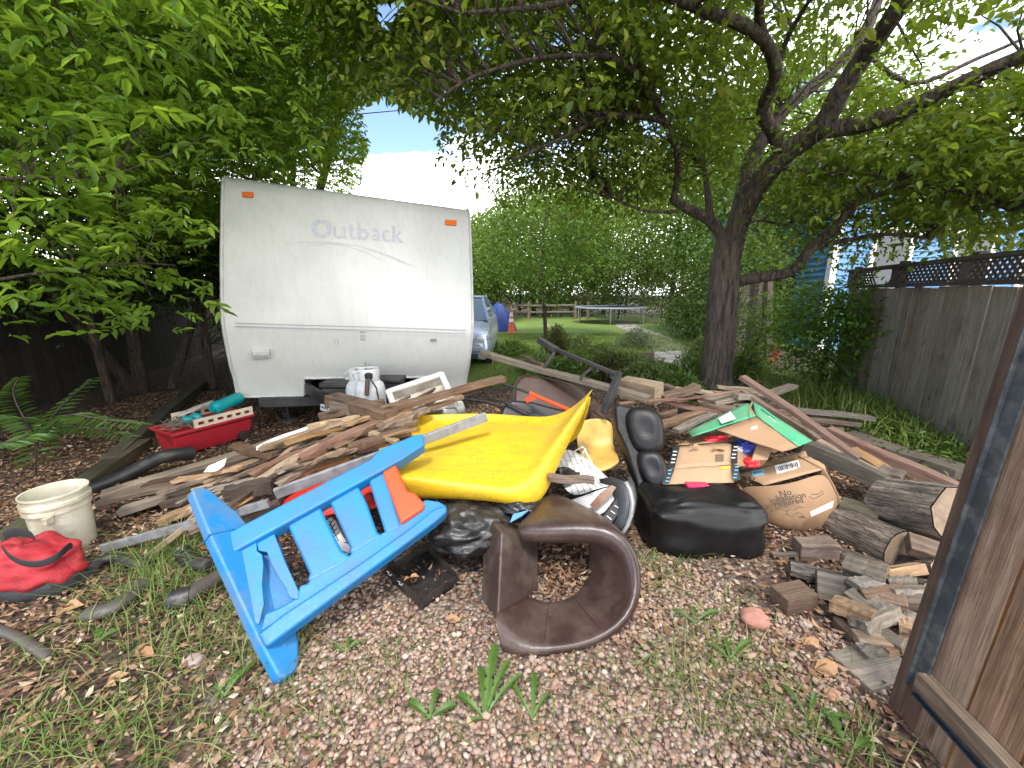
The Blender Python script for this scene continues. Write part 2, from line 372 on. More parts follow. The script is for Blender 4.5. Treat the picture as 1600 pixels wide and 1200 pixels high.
# flagstone path curving through the garden bed
def path_material():
    t = NT('flagstone'); v = t.coord(); vo = t.n('TexVoronoi', Vector=v, Scale=1.9, feature='DISTANCE_TO_EDGE').outputs['Distance']; n = t.noise(v, 5, 6)
    c = t.mix(t.ramp(vo, [(.02, (1, 1, 1)), (.06, (0, 0, 0))]), t.ramp(n, [(.3, (.33, .29, .25)), (.7, (.46, .42, .37))]), (.10, .10, .06))
    return t.bsdf(c, .85, bump=n, bd=.01)
cl = [(970, 503), (985, 512), (1010, 522), (1032, 533), (1050, 546), (1056, 562), (1052, 585)]
cp = [atz(x, y, .012) for x, y in cl]; wd = [.5, .5, .5, .5, .5, .45, .45]
p_ = MB(); G = []
for i, p in enumerate(cp):
    d = (cp[min(i + 1, len(cp) - 1)] - cp[max(i - 1, 0)]).normalized(); s = Vector((d.y, -d.x, 0)); G.append([p - s * wd[i], p, p + s * wd[i]])
p_.grid(G); tag(build(p_, 'path', path_material(), origin='zero'), kind='structure')

# ------------------------------------------------------------------ gravel, chips, grass: nobody could count them
def ico():
    bm = bmesh.new(); bmesh.ops.create_icosphere(bm, subdivisions=1, radius=1); bm.verts.ensure_lookup_table()
    v = np.array([x.co[:] for x in bm.verts]); f = np.array([[q.index for q in p.verts] for p in bm.faces]); bm.free(); return v, f
def stones(n, xr, yr, size, g, prob=None):
    iv, jf = ico(); P = np.stack([g.uniform(*xr, n), g.uniform(*yr, n), np.zeros(n)], 1)
    if prob is not None: P = P[g.uniform(0, 1, n) < prob(P)]; n = len(P)
    s = size * np.clip(g.lognormal(-.03, .28, n), .4, 1.8); sc = np.stack([s * g.uniform(.8, 1.25, n), s * g.uniform(.7, 1.0, n), s * g.uniform(.45, .7, n)], 1) / 2
    a = g.uniform(0, 6.283, n); b = g.normal(0, .35, n)
    V = iv[None] * sc[:, None, :] * g.uniform(.86, 1.14, (n, len(iv), 1))
    x, y, z = V[..., 0], V[..., 1], V[..., 2]
    cb, sb = np.cos(b)[:, None], np.sin(b)[:, None]; x, z = x * cb - z * sb, x * sb + z * cb
    ca, sa = np.cos(a)[:, None], np.sin(a)[:, None]; x, y = x * ca - y * sa, x * sa + y * ca
    V = np.stack([x, y, z], -1) + P[:, None, :]; V[..., 2] += (s * g.uniform(.05, .5, n))[:, None]
    return V.reshape(-1, 3), (jf[None] + (np.arange(n) * len(iv))[:, None, None]).reshape(-1, 3)
g = np.random.default_rng(3)
def gravel_prob(P):
    x, y = P[:, 0], P[:, 1]; d = np.maximum(np.abs(x - .05) - .85, (y - 1.62)) + .25 * np.sin(3 * x + 5 * y) + .2 * np.sin(7.3 * y - 4 * x)
    return np.clip(1.0 - d * 2.2, .03, 1)
V, F = stones(62000, (-2.6, 2.2), (.55, 3.0), .0195, g, gravel_prob)
M_grav = islandm('river_gravel', [(0, (0.135, 0.075, 0.054)), (.16, (0.273, 0.166, 0.120)), (.36, (0.372, 0.254, 0.189)), (.52, (0.220, 0.151, 0.118)), (.68, (0.443, 0.333, 0.258)), (.82, (0.297, 0.227, 0.191)), (.93, (0.333, 0.177, 0.121)), (1, (0.551, 0.466, 0.393))], .75)
o = np_obj('gravel', V, F, M_grav, smooth=True); tag(o, 'pinkish brown pea gravel spread over the foreground', 'gravel', kind='stuff')
def chips(n, size, g, pos):
    P = pos(n); n = len(P); L = size * g.uniform(.4, 1.5, n)[:, None]; a = g.uniform(0, 6.283, n); W = L * g.uniform(.18, .6, n)[:, None]
    D = np.stack([np.cos(a), np.sin(a), g.normal(0, .28, n)], 1); U = np.stack([g.normal(0, .35, n), g.normal(0, .35, n), np.ones(n)], 1)
    S = unit(np.cross(D, U)); Nn = unit(np.cross(S, D)); bend = L * g.uniform(-.1, .35, n)[:, None]
    V = np.stack([P - D * L / 2 + Nn * bend, P + S * W / 2, P + D * L / 2 + Nn * bend, P - S * W / 2 + Nn * bend * .4], 1)
    V[..., 2] = np.maximum(V[..., 2] + .006, .003); b = (np.arange(n) * 4)[:, None]
    return V.reshape(-1, 3), np.concatenate([b + [[0, 1, 2]], b + [[0, 2, 3]]])
def chip_pos(n):
    P = np.stack([g.uniform(-5.5, 4.2, n), g.uniform(.7, 6.0, n), g.uniform(0, .02, n)], 1); x, y = P[:, 0], P[:, 1]
    d = np.maximum(np.abs(x - .0) - .75, y - 1.62) + .3 * np.sin(2.7 * x + 4 * y)
    return P[g.uniform(0, 1, n) < np.clip(.22 + d * 1.4, .13, 1)]
V, F = chips(84000, .034, g, chip_pos)
M_chip = islandm('leaf_litter', [(0, (.045, .022, .014)), (.3, (.12, .058, .032)), (.55, (.22, .115, .062)), (.78, (.31, .185, .105)), (.93, (.38, .26, .165)), (1, (.48, .39, .29))], .85)
o = np_obj('leaf_litter', V, F, M_chip); tag(o, 'brown wood chips and dry leaves littering the ground', 'leaf litter', kind='stuff')

pc = atz(882, 905); n = 1500; hp = np.stack([g.normal(pc.x, .075, n), g.normal(pc.y + .14, .11, n), np.abs(g.normal(.03, .03, n))], 1)
V, F = chips(n, .036, g, lambda n_: hp); tag(np_obj('leaf_pile', V, F, M_chip), 'dry brown leaves heaped inside the hollow of the brown armrest', 'leaf litter', kind='stuff')
def blades(P, h, w, g, lean=.5):
    n = len(P); a = g.uniform(0, 6.283, n); l = np.abs(g.normal(0, lean, n)); D = np.stack([np.cos(a) * l, np.sin(a) * l, np.ones(n)], 1)
    S = np.stack([-np.sin(a), np.cos(a), np.zeros(n)], 1); H = h[:, None]; W = w[:, None] if hasattr(w, 'shape') else w
    m = P + D * H * .5; tip = P + D * H * np.array([1.6, 1.6, .95]); tip[:, 2] -= (l * h * .25)
    V = np.stack([P - S * W / 2, P + S * W / 2, m + S * W * .42, m - S * W * .42, tip], 1).reshape(-1, 3); b = (np.arange(n) * 5)[:, None]
    return V, np.concatenate([b + [[0, 1, 2]], b + [[0, 2, 3]], b + [[3, 2, 4]]])
M_grass = leafm('grass_blades', [(.07, .13, .025), (.14, .22, .04), (.20, .27, .06), (.25, .25, .09)], .3, .5, 2.0)
M_dry = leafm('dry_grass', [(.08, .15, .025), (.11, .19, .035), (.15, .22, .05), (.34, .29, .15)], .25, .6, 3.0)
M_weed = leafm('weed_leaves', [(.09, .17, .025), (.12, .22, .03), (.17, .27, .05)], .35, .45, 4.0)
n = 110000; P = np.stack([g.uniform(-3.2, 5.2, n), 6.2 + 9 * g.uniform(0, 1, n) ** 1.5, np.full(n, .004)], 1)
P = P[inpoly(P[:, 0], P[:, 1], edge)]
V, F = blades(P, g.uniform(.03, .075, len(P)), .009, g)
tag(np_obj('lawn_grass', V, F, M_grass), 'short mown green lawn grass behind the junk pile', 'grass', kind='stuff')
def patch(spots, g, hmul=1.0):
    Ps, hs = [], []
    for px, py, rx, ry, n, h in spots:
        c = atz(px, py); p = np.stack([g.normal(c.x, rx, n), g.normal(c.y, ry, n), np.zeros(n)], 1); Ps.append(p); hs.append(h * g.uniform(.4, 1.2, n))
    return np.concatenate(Ps), np.concatenate(hs) * hmul
P, h = patch([(60, 1160, .30, .10, 800, .09), (230, 1140, .22, .10, 300, .09), (420, 1150, .2, .12, 260, .09), (150, 1020, .3, .12, 260, .10), (320, 990, .16, .12, 420, .13), (430, 1010, .10, .08, 220, .15),
              (250, 930, .12, .12, 420, .18), (270, 870, .08, .14, 520, .22), (120, 900, .2, .1, 90, .10), (1060, 1060, .14, .10, 420, .08), (1130, 1030, .12, .08, 260, .08), (1030, 900, .08, .1, 160, .10), (1055, 868, .16, .04, 120, .10),
              (1220, 1130, .2, .1, 260, .09), (1000, 1150, .3, .08, 220, .07), (780, 1110, .3, .1, 160, .06), (620, 1010, .2, .1, 180, .06), (540, 1060, .15, .1, 150, .07), (1330, 1170, .1, .05, 120, .08), (900, 1040, .1, .04, 90, .06), (480, 640, .25, .2, 300, .07), (1090, 960, .15, .15, 150, .1)], g)
kk = g.uniform(0, 1, len(P)) < .55; P, h = P[kk], h[kk] * .9; V, F = blades(P, h, .0042, g, 1.0); tag(np_obj('weedy_grass', V, F, M_dry), 'thin weedy grass growing through the gravel', 'grass', kind='stuff')
P, h = patch([(1270, 625, .35, .25, 520, .38), (1340, 650, .35, .25, 520, .40), (1400, 665, .3, .2, 500, .34), (1450, 690, .25, .2, 520, .28), (1490, 715, .2, .15, 380, .24), (1300, 600, .4, .2, 320, .42), (1215, 600, .3, .3, 300, .35)], g)
V, F = blades(P, h, .014, g, .75); tag(np_obj('tall_grass', V, F, M_grass), 'tall rank grass along the foot of the board fence', 'grass', kind='stuff')
n = 3200; c = [atz(1450, 690), atz(1400, 680), atz(1490, 720)]; P = np.concatenate([np.stack([g.normal(q.x, .28, n // 3), g.normal(q.y, .25, n // 3), np.abs(g.normal(.06, .06, n // 3))], 1) for q in c])
V, F = leafmesh(P, np.stack([g.normal(0, 1, len(P)), g.normal(0, 1, len(P)), g.normal(.1, .4, len(P))], 1), g.uniform(.03, .07, len(P)), g, .5)
M_gcov = leafm('ground_cover', [(.045, .09, .02), (.075, .135, .03), (.13, .2, .04)], .3, .45, 2.0)
tag(np_obj('ground_cover', V, F, M_gcov), 'low leafy ground cover beside the gate and fence', 'ground cover', kind='stuff')

# ------------------------------------------------------------------ materials shared by structures
W_fence = wood('weathered_fence', (.11, .088, .066), (.26, .212, .165), (.40, .34, .28), .85, .8, .28, (.14, .145, .105), .4)
W_gate = wood('stained_gate_board', (.11, .05, .022), (.31, .155, .068), (.50, .31, .16), .75, .55, .2, (.17, .105, .065), .5)
W_dark = wood('shade_dark_board', (.014, .011, .009), (.03, .023, .018), (.05, .04, .03), .9, .8, .3)  # near-black tone carries the heavy shade under the left trees
M_steel = plain('dark_steel', (.055, .068, .08), .55, .3, 8, (.30, .30, .28), .35, metallic=.4, dscale=14)
M_rustb = plain('rusty_plate', (.16, .065, .03), .8, .5, 7, (.06, .05, .05), .8)

# ------------------------------------------------------------------ board fence with lattice top, on the right
A = atz(1306, 612); B_ = atz(1522, 726); fd = (B_ - A); fd.z = 0; fd.normalize(); fn = Vector((-fd.y, fd.x, 0))
if fn.dot(C0 - A) < 0: fn = -fn
A = A - fd * .15; FL = 3.7
fence = thing('board_fence', 'weathered grey board fence with a broken lattice top behind the tall grass', 'fence', A)
FM = frame(A, (0, 0, 1), fn)          # local X up, local Y sideways
ys = fd.dot(FM.col[1].to_3d())
rng = random.Random(11); mb = MB(); q = 0.0
while q < FL:
    w = rng.uniform(.125, .15); hgt = 1.56 + rng.uniform(-.012, .012); tl = rng.uniform(-.004, .004)
    mb.add([(z, ys * (q + e + tl * z), d) for z in (0.0, .8, hgt) for e in (.004, w - .004) for d in (0, .02)],
           [(0, 2, 3, 1), (8, 9, 11, 10)] + [f for k in (0, 4) for f in ((k, k + 4, k + 6, k + 2), (k + 1, k + 3, k + 7, k + 5), (k, k + 1, k + 5, k + 4), (k + 2, k + 6, k + 7, k + 3))])
    q += w
lbuild(mb, 'board_panel', W_fence, FM, fence)
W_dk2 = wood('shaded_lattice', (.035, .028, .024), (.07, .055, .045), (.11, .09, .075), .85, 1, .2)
FM2 = frame(A, fd)
sgn = 1 if FM2.col[1].to_3d().dot(fn) > 0 else -1
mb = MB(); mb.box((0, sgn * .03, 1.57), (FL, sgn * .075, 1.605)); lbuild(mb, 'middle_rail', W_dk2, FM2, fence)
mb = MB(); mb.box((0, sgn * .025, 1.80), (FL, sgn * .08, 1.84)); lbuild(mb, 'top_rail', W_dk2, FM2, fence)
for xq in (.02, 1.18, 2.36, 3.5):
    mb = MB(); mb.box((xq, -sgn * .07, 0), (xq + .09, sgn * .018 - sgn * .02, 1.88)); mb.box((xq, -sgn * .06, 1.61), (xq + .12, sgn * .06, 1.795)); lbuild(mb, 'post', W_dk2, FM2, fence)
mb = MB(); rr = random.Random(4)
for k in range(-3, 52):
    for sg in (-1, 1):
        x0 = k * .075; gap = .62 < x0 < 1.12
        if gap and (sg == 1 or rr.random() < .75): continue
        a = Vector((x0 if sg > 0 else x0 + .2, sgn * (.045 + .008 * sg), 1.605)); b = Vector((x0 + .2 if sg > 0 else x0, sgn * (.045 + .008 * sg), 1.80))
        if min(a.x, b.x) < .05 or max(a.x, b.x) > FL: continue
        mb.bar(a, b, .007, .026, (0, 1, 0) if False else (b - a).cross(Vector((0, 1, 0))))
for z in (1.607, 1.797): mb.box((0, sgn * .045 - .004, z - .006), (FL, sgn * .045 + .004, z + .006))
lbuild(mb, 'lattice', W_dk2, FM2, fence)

# ------------------------------------------------------------------ open wooden gate at the right edge, steel angle frame
GP = Plane((1.40, 1.17, 0), n=(-1, .10, 0))
gate = thing('wooden_gate', 'open brown board gate with a dark steel angle frame at the right edge', 'gate', GP.hit(1408, 1140))
G0 = Vector(GP.hit(1408, 1140)); G0.z = .015; gd = Vector((-.10, -1, 0)).normalized(); gn = GP.n.copy()
GM = frame(G0, (.036, -.012, 1), gn); gs = gd.dot(GM.col[1].to_3d())
mb = MB(); q = 0.0; rng = random.Random(3)
for w in (.15, .145, .15, .14, .15, .15, .15):
    mb.add([(z, gs * (q + e), d) for z in (rng.uniform(0, .012), 1.0, 1.95) for e in (.003, w - .003) for d in (-.022, 0)],
           [(0, 2, 3, 1), (8, 9, 11, 10)] + [f for k in (0, 4) for f in ((k, k + 4, k + 6, k + 2), (k + 1, k + 3, k + 7, k + 5), (k, k + 1, k + 5, k + 4), (k + 2, k + 6, k + 7, k + 3))])
    q += w
lbuild(mb, 'board_panel', W_gate, GM, gate, bevel=.003, seg=1)
mb = MB(); mb.obox((.98, gs * -.028, -.012), (.97, 0, 0), (0, .026, 0), (0, 0, .03)); lbuild(mb, 'edge_board', wood('reddish_edge', (.05, .022, .013), (.12, .06, .035), (.19, .12, .08), .8, .6, .15), GM, gate, bevel=.004, seg=1)
mb = MB(); mb.obox((1.04, gs * .018, .012), (.89, 0, 0), (0, .022, 0), (0, 0, .004)); mb.obox((1.04, gs * -.0065, .014), (.89, 0, 0), (0, .003, 0), (0, 0, .014))
mb.obox((.165, gs * .5, .012), (.018, 0, 0), (0, .46, 0), (0, 0, .004)); mb.obox((.146, gs * .5, .02), (.003, 0, 0), (0, .48, 0), (0, 0, .012))
lbuild(mb, 'steel_frame', M_steel, GM, gate, bevel=.0015, seg=1)
mb = MB(); mb.obox((.075, gs * .006, .006), (.075, 0, 0), (0, .036, 0), (0, 0, .004)); lbuild(mb, 'rusty_corner', M_rustb, GM, gate)
RM = frame(G0 + Vector((0, 0, .215)) + gn * .02 + gd * .035 + Vector((.006, 0, 0)), gd); rs = gn.dot(RM.col[1].to_3d())
mb = MB(); rng = random.Random(8); G = []
for i in range(12):
    x = i * .085; e = [rng.uniform(-.003, .003) for _ in range(4)]; G.append([(x, -.02 + e[0], -.03), (x, .02 + e[1], -.03 + e[2]), (x, .02, .03 + e[3]), (x, -.02, .03), (x, -.02 + e[0], -.03)])
mb.grid(G, smooth=False); mb.f.append([0, 1, 2, 3]); mb.m.append(0); mb.sm.append(False)
lbuild(mb, 'rail', wood('grey_rail', (.075, .045, .03), (.20, .145, .105), (.36, .30, .24), .85, .7, .1), RM, gate)
mb = MB(); p0 = GP.hit(1583, 572, .035)
mb.tube([GP.hit(1596, 568, -.04), GP.hit(1590, 572, -.03), GP.hit(1594, 590, -.03), GP.hit(1603, 605, -.035), GP.hit(1620, 615, -.05)], .003, 6)
build(mb, 'rope_loop', plain('rope_tan', (.35, .22, .10), .8), gate)
mb = MB(); mb.obox((1.55, gs * .12, .02), (.09, 0, 0), (0, .10, 0), (0, 0, .01)); lbuild(mb, 'patch_board', W_gate, GM, gate, bevel=.003)

# ------------------------------------------------------------------ fence added under the left trees, shade put into its dark colour
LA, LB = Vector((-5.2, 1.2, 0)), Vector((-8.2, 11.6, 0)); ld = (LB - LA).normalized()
lf = thing('dark_fence', 'board fence added under the left trees, coloured dark as deep shade', 'fence', LA)
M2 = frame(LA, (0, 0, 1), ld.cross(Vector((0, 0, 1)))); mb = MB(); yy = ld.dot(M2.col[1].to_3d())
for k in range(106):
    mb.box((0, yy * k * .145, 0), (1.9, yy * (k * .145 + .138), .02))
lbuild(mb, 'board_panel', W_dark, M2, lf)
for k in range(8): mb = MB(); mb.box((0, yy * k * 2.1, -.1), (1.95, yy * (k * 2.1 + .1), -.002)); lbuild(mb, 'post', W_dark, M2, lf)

# ------------------------------------------------------------------ blue house beyond the fence
M_blue = plain('blue_siding', (.10, .25, .47), .55, .1, 2); M_navy = plain('navy_door', (.02, .03, .075), .5); M_white = plain('white_trim', (.78, .78, .76), .5, .06)
M_roof = plain('roof_shingle', (.09, .085, .085), .9, .4, 12); M_glass = plain('window_glass', (.03, .04, .05), .08, .1, 1)
hx, hy = 8.3, 10.8
house = thing('blue_house', 'blue clapboard house with white trim beyond the board fence', 'house', (hx + 4, hy + 3, 0))
mb = MB(); k = 0
while k * .15 < 4.5:
    z = k * .15
    mb.add([(hx, hy, z), (hx + 9, hy, z), (hx + 9, hy - 0.0, z + .15), (hx, hy, z + .15), (hx, hy - .028, z), (hx + 9, hy - .028, z)], [(4, 5, 2, 3), (0, 1, 5, 4)])
    mb.add([(hx - .028, hy, z), (hx - .028, hy + 7, z), (hx, hy + 7, z + .15), (hx, hy, z + .15), (hx, hy, z), (hx, hy + 7, z)], [(1, 0, 3, 2), (0, 1, 5, 4)])
    k += 1
mb.add([(hx + 9, hy, 0), (hx + 9, hy + 7, 0), (hx + 9, hy + 7, 4.6), (hx + 9, hy, 4.6), (hx, hy + 7, 0), (hx, hy + 7, 4.6)], [(0, 1, 2, 3), (1, 4, 5, 2)])
build(mb, 'wall', M_blue, house)
mb = MB(); mb.add([(hx - .5, hy - .5, 4.5), (hx + 9.5, hy - .5, 4.5), (hx + 9.5, hy + 7.5, 4.5), (hx - .5, hy + 7.5, 4.5), (hx + 1.5, hy + 3.5, 6.4), (hx + 7.5, hy + 3.5, 6.4)],
    [(0, 1, 5, 4), (1, 2, 5), (2, 3, 4, 5), (3, 0, 4), (3, 2, 1, 0)]); build(mb, 'roof', M_roof, house)
mb = MB(); mb.box((hx - .06, hy - .06, 0), (hx + .1, hy + .1, 4.45)); build(mb, 'corner_trim', M_white, house)
for wx, wz, ww, wh in ((9.3, 1.5, .85, 1.5), (11.4, 1.5, .85, 1.5), (10.2, 3.0, .8, 1.1), (13.2, 1.7, 1.2, 1.4)):
    mb = MB()
    for a, b in (((wx - .12, wz - .12), (wx, wz + wh + .12)), ((wx + ww, wz - .12), (wx + ww + .12, wz + wh + .12)), ((wx, wz + wh), (wx + ww, wz + wh + .12)), ((wx, wz - .12), (wx + ww, wz))):
        mb.box((a[0], hy - .075, a[1]), (b[0], hy - .03, b[1]))
    wf = build(mb, 'window', M_white, house)
    mb = MB(); mb.box((wx, hy - .045, wz), (wx + ww, hy - .032, wz + wh)); build(mb, 'pane', M_glass, wf)
mb = MB(); mb.box((hx - .10, hy + 1.2, 0), (hx - .04, hy + 2.4, 2.2)); build(mb, 'door', M_navy, house)

# ------------------------------------------------------------------ trees
M_bark = bark('maple_bark', (.022, .017, .014), (.125, .097, .078)); M_bark2 = bark('grey_twig_bark', (.045, .035, .028), (.17, .14, .11), 2.0)
M_barkd = bark('dark_bark', (.02, .015, .012), (.09, .065, .05), 1.5)
L_maple = leafm('maple_leaves', [(0.049, 0.088, 0.015), (0.073, 0.128, 0.017), (0.110, 0.171, 0.020), (0.159, 0.213, 0.027), (0.195, 0.195, 0.043)], .5, .42, .9, tint=(.30, .42, .02))
L_ash = leafm('ash_leaves', [(0.060, 0.132, 0.018), (0.096, 0.198, 0.022), (0.138, 0.264, 0.029), (0.204, 0.336, 0.042), (.045, .10, .022), (.23, .34, .04)], .55, .4, .8, tint=(.40, .58, .03))
L_bright = leafm('brightened_ash_leaves', [(.10, .19, .02), (.16, .28, .025), (.22, .36, .03), (.28, .40, .05)], .58, .4, .8, tint=(.5, .68, .04))  # ash leaf colour raised to stand in for light the front trees block
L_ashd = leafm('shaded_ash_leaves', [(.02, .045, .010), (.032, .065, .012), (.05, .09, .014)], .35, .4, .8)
def limb(mb, pts, r0, r1, n=10, wob=.06, rng=random.Random(1)):
    P = [Vector(p) for p in pts]; out = []
    for i in range(len(P) - 1):                                  # Catmull-Rom through the limb's points
        a, b, c, d = P[max(i - 1, 0)], P[i], P[i + 1], P[min(i + 2, len(P) - 1)]
        for k in range(4):
            t = k / 4; out.append(.5 * ((2 * b) + (c - a) * t + (2 * a - 5 * b + 4 * c - d) * t * t + (3 * b - a - 3 * c + d) * t ** 3))
    out.append(P[-1]); m = len(out)
    mb.tube(out, [r0 + (r1 - r0) * i / (m - 1) for i in range(m)], n, wob=wob, rng=rng); return out
def twigs(mb, C, L, rng, r=.012, maxd=9):
    Ln = np.array([tuple(p) for p in L])
    for c in C:
        d = np.linalg.norm(Ln - c, axis=1); i = int(np.argmin(d))
        if d[i] > maxd or d[i] < .05: continue
        a, b = Vector(Ln[i]), Vector(c); m = (a + b) / 2 + Vector((rng.uniform(-.1, .1), rng.uniform(-.1, .1), rng.uniform(.0, .16))) * (b - a).length
        m2 = (m + b) / 2 + Vector((rng.uniform(-.05, .05), rng.uniform(-.05, .05), .04)) * (b - a).length
        mb.tube([a, m, m2, b], [r, r * .7, r * .5, r * .25], 5, cap=False)
# the maple on the right
mt = thing('maple_tree', 'large spreading maple with a dark furrowed trunk right of the path', 'tree', atz(1120, 609))
T = MB(); rg = random.Random(2); LP = []
def pl(L): return [at(x, y, Y) for x, y, Y in L]
trunk = pl([(1117, 612, 6.2), (1120, 575, 6.2), (1124, 530, 6.2), (1128, 480, 6.2), (1131, 440, 6.2), (1134, 408, 6.2), (1142, 372, 6.15)])
P_ = limb(T, trunk, .235, .19, 20, .05, rg)
T.tube([trunk[0] - Vector((0, 0, .08)), trunk[0] + Vector((0, 0, .05)), trunk[1]], [.34, .28, .2], 18, wob=.08, rng=rg)
LIMBS = [([(1138, 392, 6.2), (1160, 335, 6.1), (1185, 290, 5.9), (1222, 245, 5.7), (1262, 215, 5.5), (1292, 190, 5.3)], .15, .12),
    ([(1285, 198, 5.35), (1310, 150, 5.2), (1345, 95, 5.0), (1385, 40, 4.7), (1430, -30, 4.4), (1480, -120, 4.1)], .115, .07),
    ([(1280, 203, 5.35), (1335, 196, 5.2), (1400, 178, 5.0), (1470, 145, 4.8), (1550, 108, 4.6), (1640, 70, 4.4)], .10, .06),
    ([(1224, 248, 5.7), (1212, 215, 5.6), (1192, 172, 5.4), (1212, 120, 5.1), (1196, 66, 4.8), (1150, 34, 4.5), (1105, 20, 4.2)], .085, .05),
    ([(1196, 70, 4.8), (1186, 25, 4.6), (1192, -60, 4.3)], .06, .03), ([(1212, 118, 5.1), (1230, 60, 4.9), (1265, 0, 4.6)], .035, .02),
    ([(1140, 385, 6.25), (1162, 300, 6.4), (1178, 240, 6.6), (1225, 172, 6.8), (1290, 118, 7.0), (1345, 62, 7.1), (1372, 0, 7.2)], .12, .07),
    ([(1132, 375, 6.2), (1110, 345, 6.2), (1082, 330, 6.1), (1052, 312, 6.0)], .09, .06), ([(1110, 346, 6.2), (1106, 300, 6.2), (1100, 262, 6.3)], .06, .03),
    ([(1145, 440, 6.2), (1190, 433, 6.0), (1236, 424, 5.8), (1268, 388, 5.6), (1302, 358, 5.5), (1335, 322, 5.4), (1365, 306, 5.3)], .085, .045),
    ([(1268, 388, 5.6), (1320, 376, 5.4), (1380, 366, 5.2), (1450, 372, 5.0)], .035, .015),
    ([(1052, 314, 6.0), (1060, 255, 5.7), (1038, 190, 5.3), (1000, 125, 4.8), (950, 85, 4.4)], .045, .025),
    ([(1150, 360, 6.1), (1180, 345, 5.9), (1230, 352, 5.8)], .025, .012), ([(1222, 262, 5.7), (1280, 270, 5.4), (1340, 268, 5.1), (1400, 285, 4.9)], .03, .012),
    ([(1040, 190, 5.3), (960, 180, 4.9), (880, 215, 4.6), (800, 250, 4.3)], .03, .012), ([(950, 88, 4.4), (850, 90, 4.1), (740, 120, 3.9), (680, 160, 3.8)], .025, .010),
    ([(1365, 308, 5.3), (1420, 290, 5.0), (1500, 300, 4.7), (1580, 330, 4.5)], .03, .012), ([(1105, 20, 4.2), (980, -20, 3.9), (850, 10, 3.7), (720, 20, 3.6)], .04, .012),
    ([(1335, 62, 7.1), (1420, 130, 7.0), (1530, 90, 6.8), (1600, 60, 6.6)], .04, .02), ([(1060, 330, 6.0), (1010, 330, 5.9), (960, 310, 5.8)], .025, .012)]
for L, r0, r1 in LIMBS: LP += limb(T, pl(L), r0, r1, 10, .05, rg)
g = np.random.default_rng(21)
C = np.concatenate([ellipsoid((2.2, 5.2, 5.0), (4.3, 3.4, 2.0), 450, g, .1), ellipsoid((.2, 4.6, 4.0), (2.1, 1.9, 1.2), 150, g), ellipsoid((5.0, 5.0, 2.95), (2.1, 1.9, 1.0), 300, g, .1), ellipsoid((1.4, 6.4, 3.6), (1.8, 1.4, 1.0), 90, g), ellipsoid((-1.1, 5.4, 4.9), (1.1, 1.4, 1.0), 50, g)])
C = C[keepout(C, [SKYGAP], HOLES, g)]; C = C[C[:, 2] > 2.15]
twigs(T, C[::2], LP, rg, .013)
build(T, 'trunk', M_bark, mt, sharp=80)
P, D, L = blob(C, 105, .30, .088, g, .65, .5)
k = keepout(P, [SKYGAP, SKYTOP], HOLES, g, TRAILERPX); P, D, L = P[k], D[k], L[k]
lp = np.array([tuple(q) for q in LP]); lx, ly = nproj(lp); X, Y = nproj(P); near = np.zeros(len(P), bool)     # leaves hang above and behind the bare limbs
for q, qx, qy in zip(lp, lx, ly): near |= (np.hypot(X - qx, Y - qy) < 24) & (P[:, 1] < q[1] + .1)
k = ~(near & (g.uniform(0, 1, len(P)) < .85)); V, F = leafmesh(P[k], D[k], L[k], g, .55); np_obj('crown', V, F, L_maple, mt)

# the leafy wall of ash trees on the left
def ash(name, label, base, stem, ells, ntw, size, mat, seed, pairs=2, barkm=None, dark=0, keep=True, per=26, spread=.30, tw=2, twr=.010, group=None):
    tr = thing(name, label, 'tree', base, group); g = np.random.default_rng(seed); rg = random.Random(seed)
    mb = MB(); LP = []
    for pts, r0, r1 in stem: LP += limb(mb, pts, r0, r1, 8, .06, rg)
    C = np.concatenate([ellipsoid(c, r, n, g, .15) for c, r, n in ells])
    if keep: C = C[keepout(C, [SKYGAP], (), g, TRAILERPX)]
    C = C[C[:, 2] > .45]
    twigs(mb, C[::tw], LP, rg, twr); build(mb, 'trunk', barkm or M_barkd, tr, sharp=80)
    Cn = np.repeat(C, per, 0); n = len(Cn); P = Cn + g.normal(0, spread, (n, 3)) * [1, 1, .6]
    D = np.stack([g.normal(0, 1, n), g.normal(0, 1, n), g.normal(-.35, .35, n)], 1)
    P, D, L = compound(P, D, pairs, size, g)
    if keep: k = keepout(P, [SKYGAP, SKYTOP], (), g, TRAILERPX); P, D, L = P[k], D[k], L[k]
    V, F = leafmesh(P, D, L, g, .40); np_obj('crown', V, F, mat, tr); return tr
def st(x, y, h, lean=(0, 0), r=.09): return [(x, y, 0), (x + lean[0] * .3, y + lean[1] * .3, h * .35), (x + lean[0] * .7, y + lean[1] * .6, h * .7), (x + lean[0], y + lean[1], h)]
b = atz(222, 612)
ash('ash_tree', 'tall leafy ash tree left of the trailer with a reddish dark trunk', b, [(st(b.x, b.y, 4.0, (1.2, -1.0)), .10, .04), (st(b.x + .3, b.y + .2, 4.2, (2.2, .3)), .07, .03), (st(b.x - .1, b.y, 3.6, (-.6, -1.8)), .08, .03), ([(b.x + .8, b.y - 1, 3.4), (b.x + 2, b.y - 1.6, 3.7), (b.x + 3, b.y - 1.8, 3.75)], .03, .012)],
    [((-4.3, 4.6, 3.9), (2.3, 2.0, 1.3), 240), ((-3.3, 4.3, 3.3), (1.2, 1.0, .8), 90), ((-5.0, 4.4, 2.6), (1.1, 1.4, .9), 90), ((-3.7, 4.6, 2.35), (.5, .6, .35), 26)], 0, .067, L_ash, 5, 2, M_barkd)
b = atz(262, 604)
